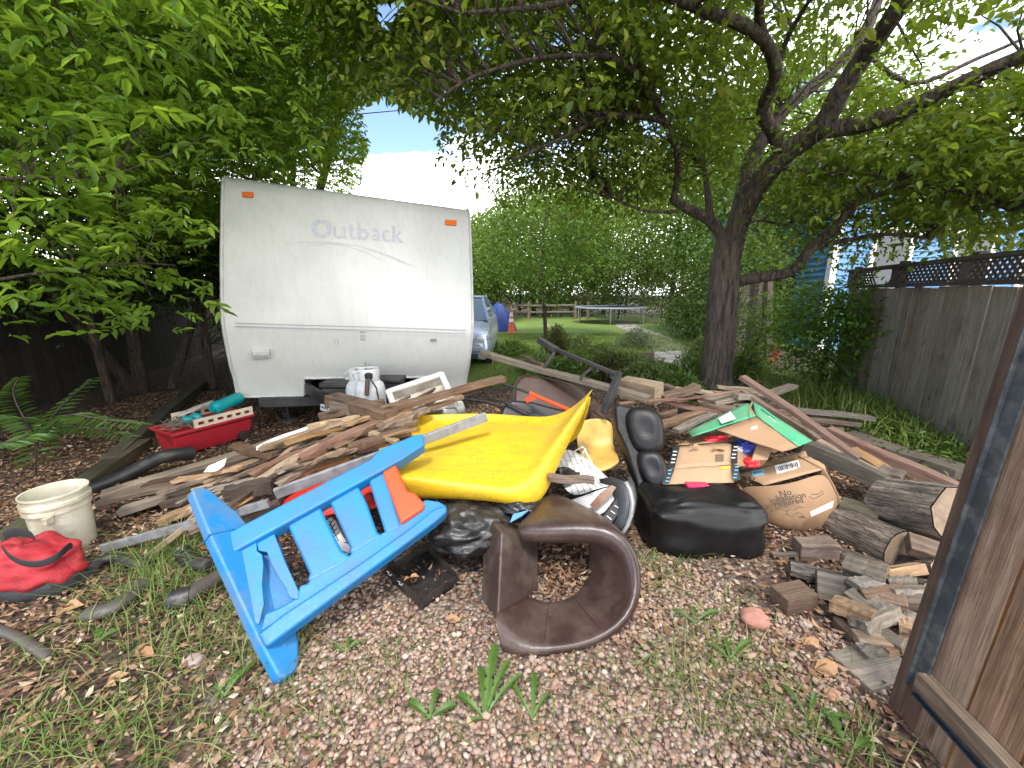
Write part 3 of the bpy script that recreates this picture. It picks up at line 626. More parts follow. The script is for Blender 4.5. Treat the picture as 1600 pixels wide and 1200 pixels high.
ash('ash_tree', 'bright green ash tree reaching over the roof of the trailer', Vector((-4.6, 7.6, 0)), [(st(-4.6, 7.6, 4.5, (1.6, .2)), .12, .05), (st(-4.4, 7.8, 5, (.4, .6)), .09, .03)],
    [((-3.3, 7.6, 5.2), (2.6, 1.8, 2.2), 260), ((-2.6, 6.4, 4.3), (1.4, .9, 1.1), 130), ((-5.0, 7.0, 3.4), (1.6, 1.6, 1.6), 150)], 0, .08, L_bright, 6, 2)
ash('ash_tree', 'nearest ash at the left edge with large pale leaves hanging low', Vector((-3.6, 1.6, 0)), [(st(-3.6, 1.6, 3.4, (.5, .6), .05), .05, .03), ([(-3.4, 1.8, 2.2), (-2.8, 2.1, 2.8), (-2.2, 2.4, 3.1)], .022, .008), ([(-3.5, 1.7, 1.6), (-2.9, 2.1, 2.0), (-2.3, 2.5, 2.15)], .016, .006), ([(-3.5, 1.7, 1.2), (-3.0, 2.3, 1.55), (-2.5, 2.8, 1.7)], .014, .005)],
    [((-2.6, 2.5, 2.9), (1.2, .9, .8), 70), ((-2.6, 2.5, 2.05), (.6, .6, .38), 20), ((-2.9, 3.0, 1.6), (.5, .5, .25), 12), ((-1.8, 2.6, 3.5), (.8, .6, .5), 26)], 0, .09, L_ash, 7, 2, per=9, spread=.20, tw=1, twr=.006)
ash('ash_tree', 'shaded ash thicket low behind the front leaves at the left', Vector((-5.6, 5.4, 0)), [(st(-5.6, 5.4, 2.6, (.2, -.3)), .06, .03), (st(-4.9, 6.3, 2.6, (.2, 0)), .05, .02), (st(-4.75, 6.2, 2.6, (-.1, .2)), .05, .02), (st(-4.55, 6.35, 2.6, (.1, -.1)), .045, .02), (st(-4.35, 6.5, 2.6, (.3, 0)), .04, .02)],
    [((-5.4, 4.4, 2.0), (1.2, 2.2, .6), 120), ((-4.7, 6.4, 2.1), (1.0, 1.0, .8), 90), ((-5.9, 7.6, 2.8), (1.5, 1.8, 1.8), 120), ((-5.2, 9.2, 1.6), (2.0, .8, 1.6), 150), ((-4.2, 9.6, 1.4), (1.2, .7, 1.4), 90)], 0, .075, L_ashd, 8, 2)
ash('ash_tree', 'high ash crown closing the top left corner overhead', Vector((-6.4, 3.4, 0)), [(st(-6.4, 3.4, 4.6, (1.8, -.3)), .12, .05), (st(-6.3, 3.5, 4.4, (.6, .8)), .09, .04), ([(-5.0, 3.2, 3.4), (-4, 3.0, 3.9), (-3, 2.9, 4.3)], .04, .015)],
    [((-4.2, 3.1, 4.6), (2.6, 1.8, 1.0), 190), ((-6.6, 6.0, 4.4), (2.2, 3.0, 2.2), 220), ((-5.2, 2.6, 3.0), (1.2, 1.2, .9), 80), ((-2.4, 4.4, 5.2), (1.6, 1.4, .9), 130)], 0, .08, L_ash, 9, 2)

# trees and shrubs behind the lawn
BG = [leafm('bg_leaves_%d' % i, c, .38, .5, .35) for i, c in enumerate([
    [(0.065, 0.131, 0.026), (0.109, 0.189, 0.036), (0.174, 0.261, 0.051)], [(0.043, 0.087, 0.023), (0.072, 0.131, 0.032), (0.109, 0.174, 0.043)], [(0.102, 0.174, 0.029), (0.160, 0.246, 0.043), (0.232, 0.290, 0.072)], [(0.029, 0.055, 0.017), (0.046, 0.080, 0.023), (0.072, 0.116, 0.029)], [(0.072, 0.087, 0.043), (0.131, 0.116, 0.065), (0.160, 0.102, 0.072)]])]
def bgtree(name, label, x, y, h, r, mat, seed, n, size, trunk=.16, low=.3, cat='tree', group=None, dens=60, spread=.42):
    tr = thing(name, label, cat, (x, y, 0), group); g = np.random.default_rng(seed); rg = random.Random(seed); mb = MB()
    LP = limb(mb, [(x, y, 0), (x + rg.uniform(-.1, .1), y, h * .3), (x + rg.uniform(-.2, .2), y, h * .6), (x, y, h * .9)], trunk, trunk * .3, 8, .05, rg)
    for k in range(6):
        z = h * (low + .1 * k); a = k * 2.2; LP += limb(mb, [(x, y, z), (x + math.cos(a) * r * .4, y + math.sin(a) * r * .4, z + h * .08), (x + math.cos(a) * r * .75, y + math.sin(a) * r * .75, z + h * .12)], trunk * .4, trunk * .1, 6, .05, rg)
    zc = h * (1 + low) / 2; C = ellipsoid((x, y, zc), (r, r, h - zc), n, g, .2)
    C = C[keepout(C, [SKYGAP], (), g)]
    build(mb, 'trunk', M_barkd, tr, sharp=80)
    P, D, L = blob(C, dens, spread, size, g, .7, .4); k = keepout(P, [SKYGAP], (), g); k &= P[:, 2] > .02
    V, F = leafmesh(P[k], D[k], L[k], g, .5); np_obj('crown', V, F, mat, tr); return tr
b = atz(853, 530)
bgtree('young_tree', 'young tree with a slim bare trunk standing on the lawn by the cones', b.x, b.y, 4.9, 2.5, BG[0], 31, 180, .13, .075, .30, dens=70, spread=.36)
bgtree('backdrop_tree', 'pale green tree just right of the trailer beyond the parked car', -3.2, 22, 5.6, 3.4, BG[2], 32, 260, .22, low=.15, spread=.55)
bgtree('backdrop_tree', 'broad mid green tree beyond the split rail fence', 1.5, 28, 8.5, 4.6, BG[0], 33, 320, .25, low=.15, spread=.6)
bgtree('backdrop_tree', 'dark green tree directly behind the trampoline', 6.5, 29, 10, 4.8, BG[1], 34, 320, .25, low=.15, spread=.6)
bgtree('backdrop_tree', 'yellowish tree behind the maple trunk at the right of the lawn', 8.2, 21, 8.5, 3.6, BG[2], 35, 260, .2, low=.15, spread=.5)
bgtree('backdrop_tree', 'tall tree rising left of the blue house behind the maple', 7.5, 14.2, 7.0, 2.4, BG[0], 36, 220, .16, low=.2, spread=.4)
bgtree('backdrop_tree', 'far leafy tree at the left end of the split rail fence', -8.5, 27, 6.2, 4.2, BG[1], 37, 280, .26, low=.12, spread=.6)
bgtree('backdrop_tree', 'tall sunlit tree standing behind the blue house roof', 13.5, 21, 12, 5, BG[2], 38, 190, .28, spread=.6)
for i, (x, y, h, r, m, lab) in enumerate([(-4.2, 19.5, 2.6, 1.7, 3, 'dark evergreen shrub behind the blue tarp'), (-1.5, 25.5, 2.2, 2.0, 3, 'dark shrub behind the left end of the rail fence'), (2.4, 26, 1.8, 1.6, 1, 'rounded shrub behind the rail fence post'),
        (4.6, 26.5, 1.5, 1.1, 4, 'purple leaved shrub behind the trampoline'), (6.4, 24.5, 2.0, 1.6, 1, 'green shrub at the right end of the trampoline'), (8.4, 18.5, 1.5, 1.3, 3, 'dark shrub where the path bends away'),
        (6.2, 13.6, 1.3, .9, 1, 'green shrub beside the path left of the maple trunk'), (-6.5, 23, 2.8, 2.2, 3, 'large dark shrub far left behind the parked car'), (9.2, 25, 3.2, 2.5, 3, 'tall dark shrub far behind the maple trunk')]):
    bgtree('shrub', lab, x, y, h, r, BG[m], 50 + i, 46, .13, .05, .12, 'shrub', None, 60, .36)
# vine covered shrub at the fence end, bushes beside it
for i, (x, y, h, r, m, lab) in enumerate([(-9, 31, 5.0, 4, 1, 'tall leafy hedge bush far behind the left end of the rail fence'), (-3.6, 30, 4.2, 3.2, 3, 'dark hedge bush far behind the blue tarp'), (.6, 31, 4.6, 3.2, 1, 'tall hedge bush behind the slim young tree'),
        (4.6, 32, 4.8, 3.4, 3, 'dark hedge bush far behind the trampoline'), (8.6, 31, 5.0, 3.4, 1, 'tall hedge bush behind the right end of the rail fence'), (13, 30, 5.5, 4, 3, 'large dark hedge bush far right behind the maple'), (5.9, 11.2, 3.4, 1.3, 1, 'tall green bush filling the gap right of the maple trunk'), (7.3, 12.6, 3.6, 1.6, 0, 'leafy bush in front of the corner of the blue house')]):
    bgtree('hedge_bush' if i < 6 else 'bush', lab, x, y, h, r, BG[m], 120 + i, 130 if i < 6 else 90, .20 if i < 6 else .11, .08, .06, 'bush', None, 60, .5 if i < 6 else .3)
b = atz(1262, 622)
bgtree('vine_shrub', 'dense green vine climbing over the left end of the board fence', b.x + .25, b.y + .1, 1.75, .55, leafm('vine_leaves', [(.05, .11, .018), (.08, .17, .022), (.14, .25, .035)], .4, .4, 2.5), 71, 90, .075, .04, .1, 'vine', None, 55, .17)
bgtree('vine_shrub', 'looser yellow green vine between the trellis and the fence', b.x - .1, b.y + 1.2, 1.5, .5, leafm('vine_leaves_pale', [(.07, .14, .02), (.10, .2, .03), (.15, .24, .04)], .4, .4, 2.5), 72, 40, .075, .03, .2, 'vine', None, 40, .18)
# garden bed plants
def clump(name, label, x, y, r, h, mat, seed, n, size, wid=.3, up=1.0, group='leafy plants in the garden bed'):
    g = np.random.default_rng(seed); P = np.stack([g.normal(0, r * .45, n), g.normal(0, r * .45, n), np.zeros(n)], 1); P[:, 2] = h * g.uniform(.05, 1, n) * np.exp(-(P[:, 0] ** 2 + P[:, 1] ** 2) / r ** 2)
    D = np.stack([g.normal(0, 1, n), g.normal(0, 1, n), g.normal(up, .5, n)], 1); V, F = leafmesh(P + [x, y, 0], D, size * g.uniform(.5, 1.3, n), g, wid)
    V[:, 2] = np.maximum(V[:, 2], .01); o = np_obj(name, V, F, mat, origin='base'); return tag(o, label, 'plant', group)
M_bed = [leafm('bed_leaves_%d' % i, c, .35, .5, 1.5) for i, c in enumerate([[(.07, .13, .025), (.12, .20, .04), (.18, .26, .06)], [(.12, .17, .05), (.18, .24, .08), (.26, .30, .12)], [(.10, .14, .09), (.15, .19, .12), (.2, .24, .16)], [(.06, .035, .03), (.09, .06, .035), (.08, .12, .03)]])]
o = clump('lavender_mound', 'rounded grey green mound beside the flagstone path', *atz(993, 543).xy, .62, .5, M_bed[2], 80, 1500, .11, .2, .6, None)
rng = random.Random(77); gi = 0
for px, py, m, hh, rr_, lab in [(800, 556, 0, .35, .5, 'low leafy plants just right of the parked car'), (870, 556, 3, .75, .35, 'reddish stemmed perennial near the slim tree trunk'), (905, 548, 1, .4, .5, 'pale green perennial in the middle of the garden bed edge'), (940, 560, 1, .34, .55, 'feathery pale clump left of the lavender mound'), (985, 575, 1, .30, .5, 'broad feathery clump in front of the lavender mound'), (1030, 592, 0, .28, .45, 'bright green clump at the near end of the path'),
        (1098, 556, 1, .45, .4, 'pale clump between the path and the maple trunk'), (1085, 596, 0, .5, .5, 'green plants at the left foot of the maple'), (1010, 602, 1, .4, .5, 'clump behind the loose wood block'), (955, 590, 3, .45, .45, 'dark stemmed plants behind the black metal frame'), (900, 588, 0, .45, .5, 'leafy plants behind the leaning black frame top'), (850, 582, 1, .35, .45, 'thin grassy plants behind the long grey plank'), (1165, 590, 0, .45, .45, 'green plants at the right foot of the maple'), (1160, 560, 1, .4, .4, 'plants under the wooden trellis'), (1060, 620, 0, .35, .4, 'weeds rising behind the right board heap'), (1120, 540, 0, .6, .6, 'leafy plants behind the maple trunk')]:
    p = atz(px, py); clump('garden_plant', lab, p.x, p.y, rr_, hh, M_bed[m], 90 + gi, 1100, .12, .28, .8); gi += 1
# sumac fronds in the left foreground
def sumac(base, fronds, label):
    root = thing('sumac', label, 'plant', base); mb = MB(); g = np.random.default_rng(9); Ps, Ds, Ls = [], [], []
    for pts in fronds:
        o = limb(mb, pts, .007, .002, 6, 0); k = len(o)
        for i in range(2, k):
            d = (o[min(i + 1, k - 1)] - o[i - 1]).normalized(); s = d.cross(Vector((0, 0, 1))).normalized()
            for sg in (-1, 1):
                for h in (0, .5):
                    p = o[i].lerp(o[min(i + 1, k - 1)], h); Ps.append(p); Ds.append(s * sg + d * .45 - Vector((0, 0, .25))); Ls.append(.16 * (1 - .65 * i / k))
    V, F = leafmesh(np.array([tuple(p) for p in Ps]), np.array([tuple(p) for p in Ds]), np.array(Ls) * g.uniform(.85, 1.1, len(Ls)), g, .26, .1)
    build(mb, 'stem', M_bark2, root, sharp=80); np_obj('leaves', V, F, leafm('sumac_leaves', [(.035, .075, .02), (.05, .10, .025), (.07, .14, .03)], .35, .4, 3), root)
b = atz(55, 745)
sumac(b, [[b, at(60, 690, 2.9), at(90, 640, 2.8), at(145, 592, 2.75)], [at(60, 690, 2.9), at(100, 650, 2.7), at(160, 655, 2.5), at(222, 663, 2.4)], [at(60, 690, 2.9), at(110, 668, 2.9), at(160, 672, 2.8), at(205, 682, 2.7)],
    [at(60, 690, 2.9), at(40, 660, 2.6), at(0, 650, 2.4), at(-60, 650, 2.2)], [at(60, 690, 2.9), at(30, 640, 2.9), at(20, 610, 2.9), at(30, 590, 2.9)], [at(60, 700, 2.9), at(50, 680, 2.5), at(20, 690, 2.2), at(-30, 700, 2.0)]], 'feathery sumac with long fronds beside the white bucket')

# ------------------------------------------------------------------ things on the far lawn
M_wood_far = wood('old_rail', (.12, .09, .06), (.24, .19, .14), (.36, .30, .24), .9)
sf = thing('split_rail_fence', 'low split rail fence across the back of the lawn', 'fence', (0, 24, 0))
for x in (-7.0, -4.2, -1.2, 1.0, 3.75, 4.5): mb = MB(); mb.lathe((x, 24, 0), [(.09, 0), (.085, .5), (.08, 1.0), (.0, 1.03)], 8); build(mb, 'post', M_wood_far, sf)
for z in (.4, .78):
    for x0, x1 in ((-7, -4.2), (-4.2, -1.2), (-1.2, 1.0), (1.0, 3.75)): mb = MB(); mb.bar((x0, 24, z), (x1, 24, z + .03), .07, .10); build(mb, 'rail', M_wood_far, sf, bevel=.02)
M_black = plain('black_mat', (.03, .03, .035), .7); M_galv = plain('galvanised', (.42, .43, .44), .4, .1, metallic=.7)
tc = atz(962, 507); tr = thing('trampoline', 'large round trampoline with grey rim on the far lawn', 'trampoline', tc + Vector((0, 1.2, 0)))
c = tc + Vector((0, 1.2, .80)); rad = 1.85
mb = MB(); mb.lathe(c, [(0, .0), (rad - .28, 0.0)], 40); build(mb, 'mat', M_black, tr)
mb = MB(); mb.lathe(c, [(rad - .28, .01), (rad - .26, .03), (rad, .03), (rad + .02, -.03), (rad - .02, -.05)], 40); build(mb, 'rim_pad', plain('rim_grey', (.30, .33, .40), .5), tr)
for k in range(6):
    a = k * math.pi / 3 + .3; x, y = c.x + math.cos(a) * (rad - .03), c.y + math.sin(a) * (rad - .03); mb = MB()
    mb.tube([(x, y, c.z - .03), (x, y, .03)], .025, 8); build(mb, 'leg', M_galv, tr)
M_orange = plain('cone_orange', (.75, .12, .03), .5, .08); M_refl = plain('reflective_white', (.75, .75, .75), .35)
def cone(px, py, label):
    p = atz(px, py); r = thing('traffic_cone', label, 'traffic cone', p, 'orange traffic cones by the blue tarp')
    mb = MB(); mb.box(p + Vector((-.19, -.19, 0)), p + Vector((.19, .19, .035))); build(mb, 'base', M_orange, r, bevel=.01)
    prof = lambda z: .14 + (.032 - .14) * (z - .035) / .86
    mb = MB(); mb.lathe(p, [(prof(.035), .035), (prof(.895), .895), (.02, .9)], 20); build(mb, 'body', M_orange, r)
    for z0, z1 in ((.42, .55), (.63, .78)): mb = MB(); mb.lathe(p, [(prof(z0) + .002, z0), (prof(z1) + .002, z1)], 20); build(mb, 'collar', M_refl, r)
cone(799, 520, 'orange traffic cone right of the blue tarp'); cone(762, 505, 'orange traffic cone half hidden behind the blue tarp, left')
def tarp():
    p = atz(783, 517); g = np.random.default_rng(4); n = 22; G = []
    prof = [(.62, 0), (.60, .15), (.52, .4), (.40, .7), (.24, .95), (.14, 1.07), (.02, 1.12)]
    for r, z in prof:
        row = []
        for j in range(n + 1):
            a = 2 * math.pi * (j % n) / n; w = 1 + .13 * math.sin(a * 5 + z * 3) + .08 * math.sin(a * 9 - z * 5)
            row.append(p + Vector((math.cos(a) * r * w - .1 * z, math.sin(a) * r * w * .9, z)))
        G.append(row)
    mb = MB(); mb.grid(G); o = build(mb, 'blue_tarp', plain('tarp_blue', (.03, .07, .30), .4, .25, 5, bd=.02), subsurf=1); tag(o, 'crumpled dark blue tarp draped over a peaked heap between the cones', 'tarp')
tarp()
p = atz(853, 515); mb = MB(); mb.lathe(p + Vector((0, 0, .14)), [(0.001, -.14), (.08, -.115), (.13, -.05), (.14, 0), (.13, .05), (.08, .115), (.001, .14)], 16)
tag(build(mb, 'ball', plain('ball_white', (.7, .7, .7), .4)), 'white ball on the lawn behind the slim tree trunk', 'ball')
# trellis, posts and tools right of the maple
W_post = wood('trellis_post', (.06, .045, .035), (.16, .12, .09), (.26, .21, .17), .85)
ty = 8.0; ta = at(1146, 560, ty); tb = at(1190, 560, ty + .9)
tl = thing('trellis', 'square lattice trellis panel between rough posts right of the maple', 'trellis', (ta.x, ta.y, 0)); td = Vector((tb.x - ta.x, tb.y - ta.y, 0)); tl_len = td.length; td.normalize()
mb = MB()
for k in range(-14, 12):
    for sg in (-1, 1):
        a = k * .12; pts = []
        for z0, z1 in ((.1, 1.85),):
            x0, x1 = (a, a + (z1 - z0)) if sg > 0 else (a + (z1 - z0), a); u0, u1 = 0, 1
            d = x1 - x0
            lo, hi = sorted(((0 - x0) / d, (tl_len - x0) / d)); u0, u1 = max(0, lo), min(1, hi)
            if u1 - u0 < .02: continue
            f = lambda u: Vector((ta.x, ta.y, 0)) + td * (x0 + d * u) + Vector((0, 0, z0 + (z1 - z0) * u)) + td.cross(Vector((0, 0, 1))) * .006 * sg
            mb.bar(f(u0), f(u1), .03, .008, td.cross(Vector((0, 0, 1))))
build(mb, 'lattice', W_post, tl)
for a, b_, w in (((1166, 590, 7.5), (1180, 440, 7.5), .11), ((1198, 575, 8.6), (1201, 436, 8.6), .12)):
    p, q = at(*a), at(*b_); p.z = 0; mb = MB(); mb.bar(p, q, w, w); build(mb, 'post', W_post, tl, bevel=.01)
M_brick = plain('brick_red', (.33, .13, .08), .9, .3, 9); rng = random.Random(6)
brs = ['reddish brick lying in the loose heap under the trellis']
for k in range(16):
    p = atz(1175 + rng.uniform(-8, 50), 578 + rng.uniform(-8, 26)); p.z += .035 + (.07 if k > 9 else 0); a = rng.uniform(0, 3.1); mb = MB(); d = Vector((math.cos(a), math.sin(a), rng.uniform(-.1, .1)))
    mb.bar(p - d * .11, p + d * .11, .10, .065); tag(build(mb, 'brick', M_brick, bevel=.006), brs[0], 'brick', 'loose bricks under the trellis')
def pot(px, py, r, h, label, c):
    p = atz(px, py); mb = MB(); mb.lathe(p, [(.001, 0), (r * .7, 0), (r * .95, h * .8), (r * 1.08, h * .8), (r * 1.1, h), (r * .95, h), (r * .85, h * .7), (.001, h * .7)], 20); tag(build(mb, 'flower_pot', plain('pot_%d' % px, c, .8)), label, 'flower pot')
pot(1192, 583, .14, .26, 'terracotta flower pot among the bricks under the trellis', (.42, .15, .08)); pot(1207, 560, .16, .3, 'dark red flower pot behind the terracotta one', (.35, .04, .04))
pot(1155, 566, .15, .5, 'red tub behind the lattice trellis', (.5, .03, .03))
sh = thing('shovel', 'long handled shovel leaning in front of the trellis post', 'shovel', atz(1196, 600)); p0, p1 = at(1190, 588, 7.0), at(1181, 500, 7.3)
mb = MB(); mb.tube([p0, p1], .016, 8); build(mb, 'handle', wood('pale_handle', (.3, .22, .14), (.45, .35, .24), (.55, .45, .33), .6), sh)
mb = MB(); d = (p0 - p1).normalized(); s = Vector((1, 0, 0)); n = s.cross(d); mb.grid([[p0 + s * x * w + d * t + n * (.02 * abs(x)) for x in (-1, -.5, 0, .5, 1)] for t, w in ((0, .03), (.03, .09), (.15, .10), (.22, .07), (.26, .02))]); build(mb, 'blade', plain('shovel_blade', (.30, .16, .10), .6, metallic=.5), sh, solid=.004)

# ------------------------------------------------------------------ travel trailer
def P3(L): return [at(x, y, Y) for x, y, Y in L]
def ribbon(mb, plane, pts, w, off, mi=0):               # flat painted stroke lying on a plane; pts and width in photo pixels
    k = len(pts); Lp, Rp = [], []; closed = pts[0] == pts[-1]
    for i in range(k):
        a = pts[i - 1] if i else (pts[-2] if closed else pts[0]); b = pts[i + 1] if i < k - 1 else (pts[1] if closed else pts[-1])
        dx, dy = b[0] - a[0], b[1] - a[1]; l = math.hypot(dx, dy) or 1; ww = (w[i] if hasattr(w, '__len__') else w) / 2
        Lp.append(plane.hit(pts[i][0] - dy / l * ww, pts[i][1] + dx / l * ww, off)); Rp.append(plane.hit(pts[i][0] + dy / l * ww, pts[i][1] - dx / l * ww, off))
    mb.grid([Lp, Rp], mi, smooth=False)
NL, NR = at(350, 505, 3.93), at(737, 517, 4.76)
ex = (NR - NL).normalized(); TW = (NR - NL).length; ey = Vector((-ex.y, ex.x, 0)).normalized(); ez = ex.cross(ey).normalized()
SL = Plane(NL, n=ex)
edge_px = [(371, 622), (361, 575), (353, 532), (349.5, 508), (348.6, 480), (347.5, 400), (346, 320), (345, 280)]
prof = []
for x, y in edge_px:
    d = SL.hit(x, y) - NL; prof.append([d.dot(ey), d.dot(ez)])
TZ, TB = 1.43, -.80
prof = [(.28, TB), (.13, TB * .55), (.02, TB * .12), (0, 0), (.025, TZ * .12), (.13, TZ * .42), (.26, TZ * .72), (.345, TZ * .90), (.385, TZ * .965), (.46, TZ * 1.0), (.7, TZ * 1.015), (3.3, TZ * 1.03)]
def TP(u, a, b): return NL + ex * (u * TW) + ey * a + ez * b
trailer = thing('travel_trailer', 'white travel trailer with faded lettering and orange marker lights behind the junk pile', 'trailer', TP(.5, 1, TB - .4))
def shell_material():
    t = NT('trailer_fibreglass'); v = t.coord(); n = t.noise(v, 2.2, 6); str_ = t.noise(t.coord((13, 13, .7)), 1.6, 7, .65); sp = t.noise(v, 55, 4, .7)
    c = t.ramp(n, [(.25, (.53, .535, .515)), (.75, (.60, .605, .59))])
    c = t.mix(t.ramp(str_, [(.47, (0, 0, 0)), (.72, (.34,) * 3)]), c, (.42, .425, .39)); c = t.mix(t.ramp(sp, [(.53, (0, 0, 0)), (.70, (.34,) * 3)]), c, (.36, .37, .34))
    blot = t.noise(t.coord(loc=(4, 2, 1)), 1.1, 8, .7); c = t.mix(t.ramp(blot, [(.48, (0, 0, 0)), (.7, (.28,) * 3)]), c, (.42, .45, .38))
    return t.bsdf(c, .42, bump=sp, bd=.001, bs=.3)
M_shell = shell_material(); M_trim = plain('white_trim_strip', (.55, .55, .54), .4, .15, 9, (.25, .25, .22), .4); M_roofm = plain('rubber_roof', (.45, .45, .43), .8)
us = [0, .262, .80, 1]; NB = TB * .74
mb = MB(); rows = [(NB + (0), None)]
pf = [(.28, TB), (.225, NB)] + prof[1:]
G = [[TP(u, a, b) for u in us] for a, b in pf]
for i in range(len(pf) - 1):
    for j in range(3):
        if i == 0 and j == 1: continue
        mb.add([G[i][j], G[i][j + 1], G[i + 1][j + 1], G[i + 1][j]], [(0, 1, 2, 3)], 0, True)
for u in (0, 1):
    o = [TP(u, a, b) for a, b in pf] + [TP(u, 3.3, TB)]; mb.add(o, [list(range(len(o)))])
mb.add([TP(0, 3.3, TB), TP(1, 3.3, TB), TP(1, 3.3, TZ * 1.03), TP(0, 3.3, TZ * 1.03)], [(0, 1, 2, 3)])
for j0, j1, bb in ((0, 1, TB), (2, 3, TB), (1, 2, NB)):
    a0 = .28 if bb == TB else .225
    mb.add([TP(us[j0], a0, bb), TP(us[j1], a0, bb), TP(us[j1], 3.3, bb), TP(us[j0], 3.3, bb)], [(0, 1, 2, 3)])
for j in (1, 2): mb.add([TP(us[j], .28, TB), TP(us[j], .225, NB), TP(us[j], 3.3, NB), TP(us[j], 3.3, TB)], [(0, 1, 2, 3)])
build(merge(mb), 'body', M_shell, trailer, sharp=40)
for u in (-.004, 1.004): mb = MB(); mb.tube([TP(u, a - .004, b) for a, b in pf[:-1]], .016, 6, flat=1); build(mb, 'edge_trim', M_trim, trailer)
mb = MB(); mb.tube([TP(.0, .26, TB - .004), TP(.255, .26, TB - .004), TP(.262, .21, NB - .004), TP(.80, .21, NB - .004), TP(.81, .26, TB - .004), TP(1, .26, TB - .004)], .013, 6); build(mb, 'skirt_trim', M_trim, trailer)
TOPP = Plane(TP(0, .26, TZ * .72), TP(1, .26, TZ * .72), TP(0, .345, TZ * .90)); MID = Plane(TP(0, .13, TZ * .42), TP(1, .13, TZ * .42), TP(0, .26, TZ * .72))

M_amber = plain('amber_lens', (.75, .16, .02), .25, .1); M_letter = plain('faded_lettering', (.46, .465, .515), .5, .2, 30); M_greyl = plain('grey_stripe', (.30, .30, .33), .5)
for x, y in ((388, 305), (704, 348.5)):
    mb = MB(); q = [TOPP.hit(x + dx, y + dy, .028) for dx, dy in ((-9, -4), (9, -3), (9, 5), (-9, 4))]; mb.slab(q, .024, TOPP.n); build(mb, 'marker_light', M_amber, trailer, bevel=.009, seg=3)
for k, (dy, w) in enumerate(((-3, 1.6), (2, 1.8))):
    mb = MB(); pts = [(367, 508 + dy), (450, 510.5 + dy), (540, 513 + dy), (640, 516 + dy), (727, 519 + dy)]
    SP = Plane(NL, NR, TP(0, .025, TZ * .12)); ribbon(mb, SP, pts, w, .004); build(mb, 'belt_stripe', M_greyl, trailer)
# lettering: strokes of each letter in photo pixels above a sloping baseline
def let(x0, S):
    out = []
    for pts, w in S: out.append(([(x0 + x, 369.5 + (x0 + x - 487) * .068 - y) for x, y in pts], w))
    return out
import itertools
ell = lambda cx, cy, rx, ry, n=18, a0=0, a1=360: [(cx + rx * math.cos(R_(a0 + (a1 - a0) * i / n)), cy + ry * math.sin(R_(a0 + (a1 - a0) * i / n))) for i in range(n + 1)]
LET = let(487, [(ell(15.5, 13, 12, 11.5), [5.5 + 3.5 * abs(math.cos(R_(20 * i))) for i in range(19)])])
LET += let(520, [([(3, 17), (3, 5), (6, 1.5), (10, 1), (15, 4)], 4.6), ([(18, 18), (18, 0)], 5), ([(-1, 17.5), (4, 17.5)], 1.6), ([(13, 17.5), (18, 17.5)], 1.6), ([(18, .8), (23, .8)], 1.6)])
LET += let(545, [([(4, 23), (4, 4), (7, 1), (11, 2)], 4.8), ([(-1, 16.5), (11, 16.5)], 2.2)])
LET += let(558, [([(3, 26), (3, 0)], 5), ([(-1, 25.5), (3, 25.5)], 1.8), (ell(10, 8.5, 6, 7.5, 14), [3.5 + 2 * abs(math.cos(R_(360 / 14 * i))) for i in range(15)])])
LET += let(579, [([(2, 14), (5, 16.5), (9, 16.5), (12, 13.5), (12, 0)], 4.4), ([(12, 9), (6, 8.5), (3, 5), (5, 1.5), (11, 3)], 3.6), ([(12, .8), (16, .8)], 1.6)])
LET += let(597, [(ell(8, 8.5, 6.3, 7.8, 14, 50, 310), [2.4 + 2.6 * max(0, -math.cos(R_(50 + 260 / 14 * i))) for i in range(15)])])
LET += let(611, [([(4, 25), (4, 0)], 5), ([(0, 24.5), (4, 24.5)], 1.8), ([(15, 16), (6, 8)], 2.6), ([(8, 9.5), (16, 0)], 4.8), ([(0, .8), (8, .8)], 1.6), ([(12, .8), (20, .8)], 1.6), ([(11, 16.5), (18, 16.5)], 1.6)])
mb = MB()
for i, (pts, w) in enumerate(LET): ribbon(mb, MID, pts, w, .003 + .0004 * (i % 6))
build(mb, 'lettering', M_letter, trailer)
mb = MB(); ribbon(mb, MID, [(445, 381), (480, 378.5), (520, 379), (560, 384), (600, 397), (625, 408), (648, 417)], [.6, 1, 1.2, 1.2, 3, 4, .5], .003)
ribbon(mb, MID, [(478, 384), (515, 381), (545, 385), (575, 396), (606, 412)], [.5, 1, 1, 1.2, .5], .0036); build(mb, 'swoosh_stripe', M_letter, trailer)
LP1 = Plane(TP(0, .02, TB * .12), TP(1, .02, TB * .12), TP(0, .13, TB * .55)); LP1n = LP1.n
mb = MB(); mb.slab(LP1.pts([(394, 545), (422, 544.5), (423, 558), (396, 558.5)], .05), .05, LP1n); pl_ = build(mb, 'porch_lamp', M_trim, trailer, bevel=.012, seg=3)
mb = MB(); mb.slab(LP1.pts([(397, 551), (420, 550.5), (420, 557), (398, 557.5)], .062), .02, LP1n); build(mb, 'lens', plain('clear_lens', (.32, .32, .31), .2), pl_, bevel=.006)
mb = MB(); mb.slab(LP1.pts([(560.5, 517), (573, 517.5), (573, 535), (560.5, 534.5)], .004), .003, LP1n); stk = build(mb, 'sticker', plain('sticker_white', (.62, .62, .62), .5), trailer)
mb = MB()
for y, w in ((518.5, 1.6), (521.5, .7), (524.5, 1.5), (527, .7), (529.5, 1.5), (532, .7)): ribbon(mb, LP1, [(562, y), (571.5, y + .2)], w, .0055)
build(mb, 'print', plain('print_grey', (.22, .22, .23), .6), stk)
mb = MB(); mb.slab(LP1.pts([(671, 531), (674, 528.5), (682.5, 529), (681.5, 533.5), (672, 533.5)], .008), .006, LP1n); build(mb, 'vent_cover', plain('brown_grey', (.30, .27, .26), .6), trailer)
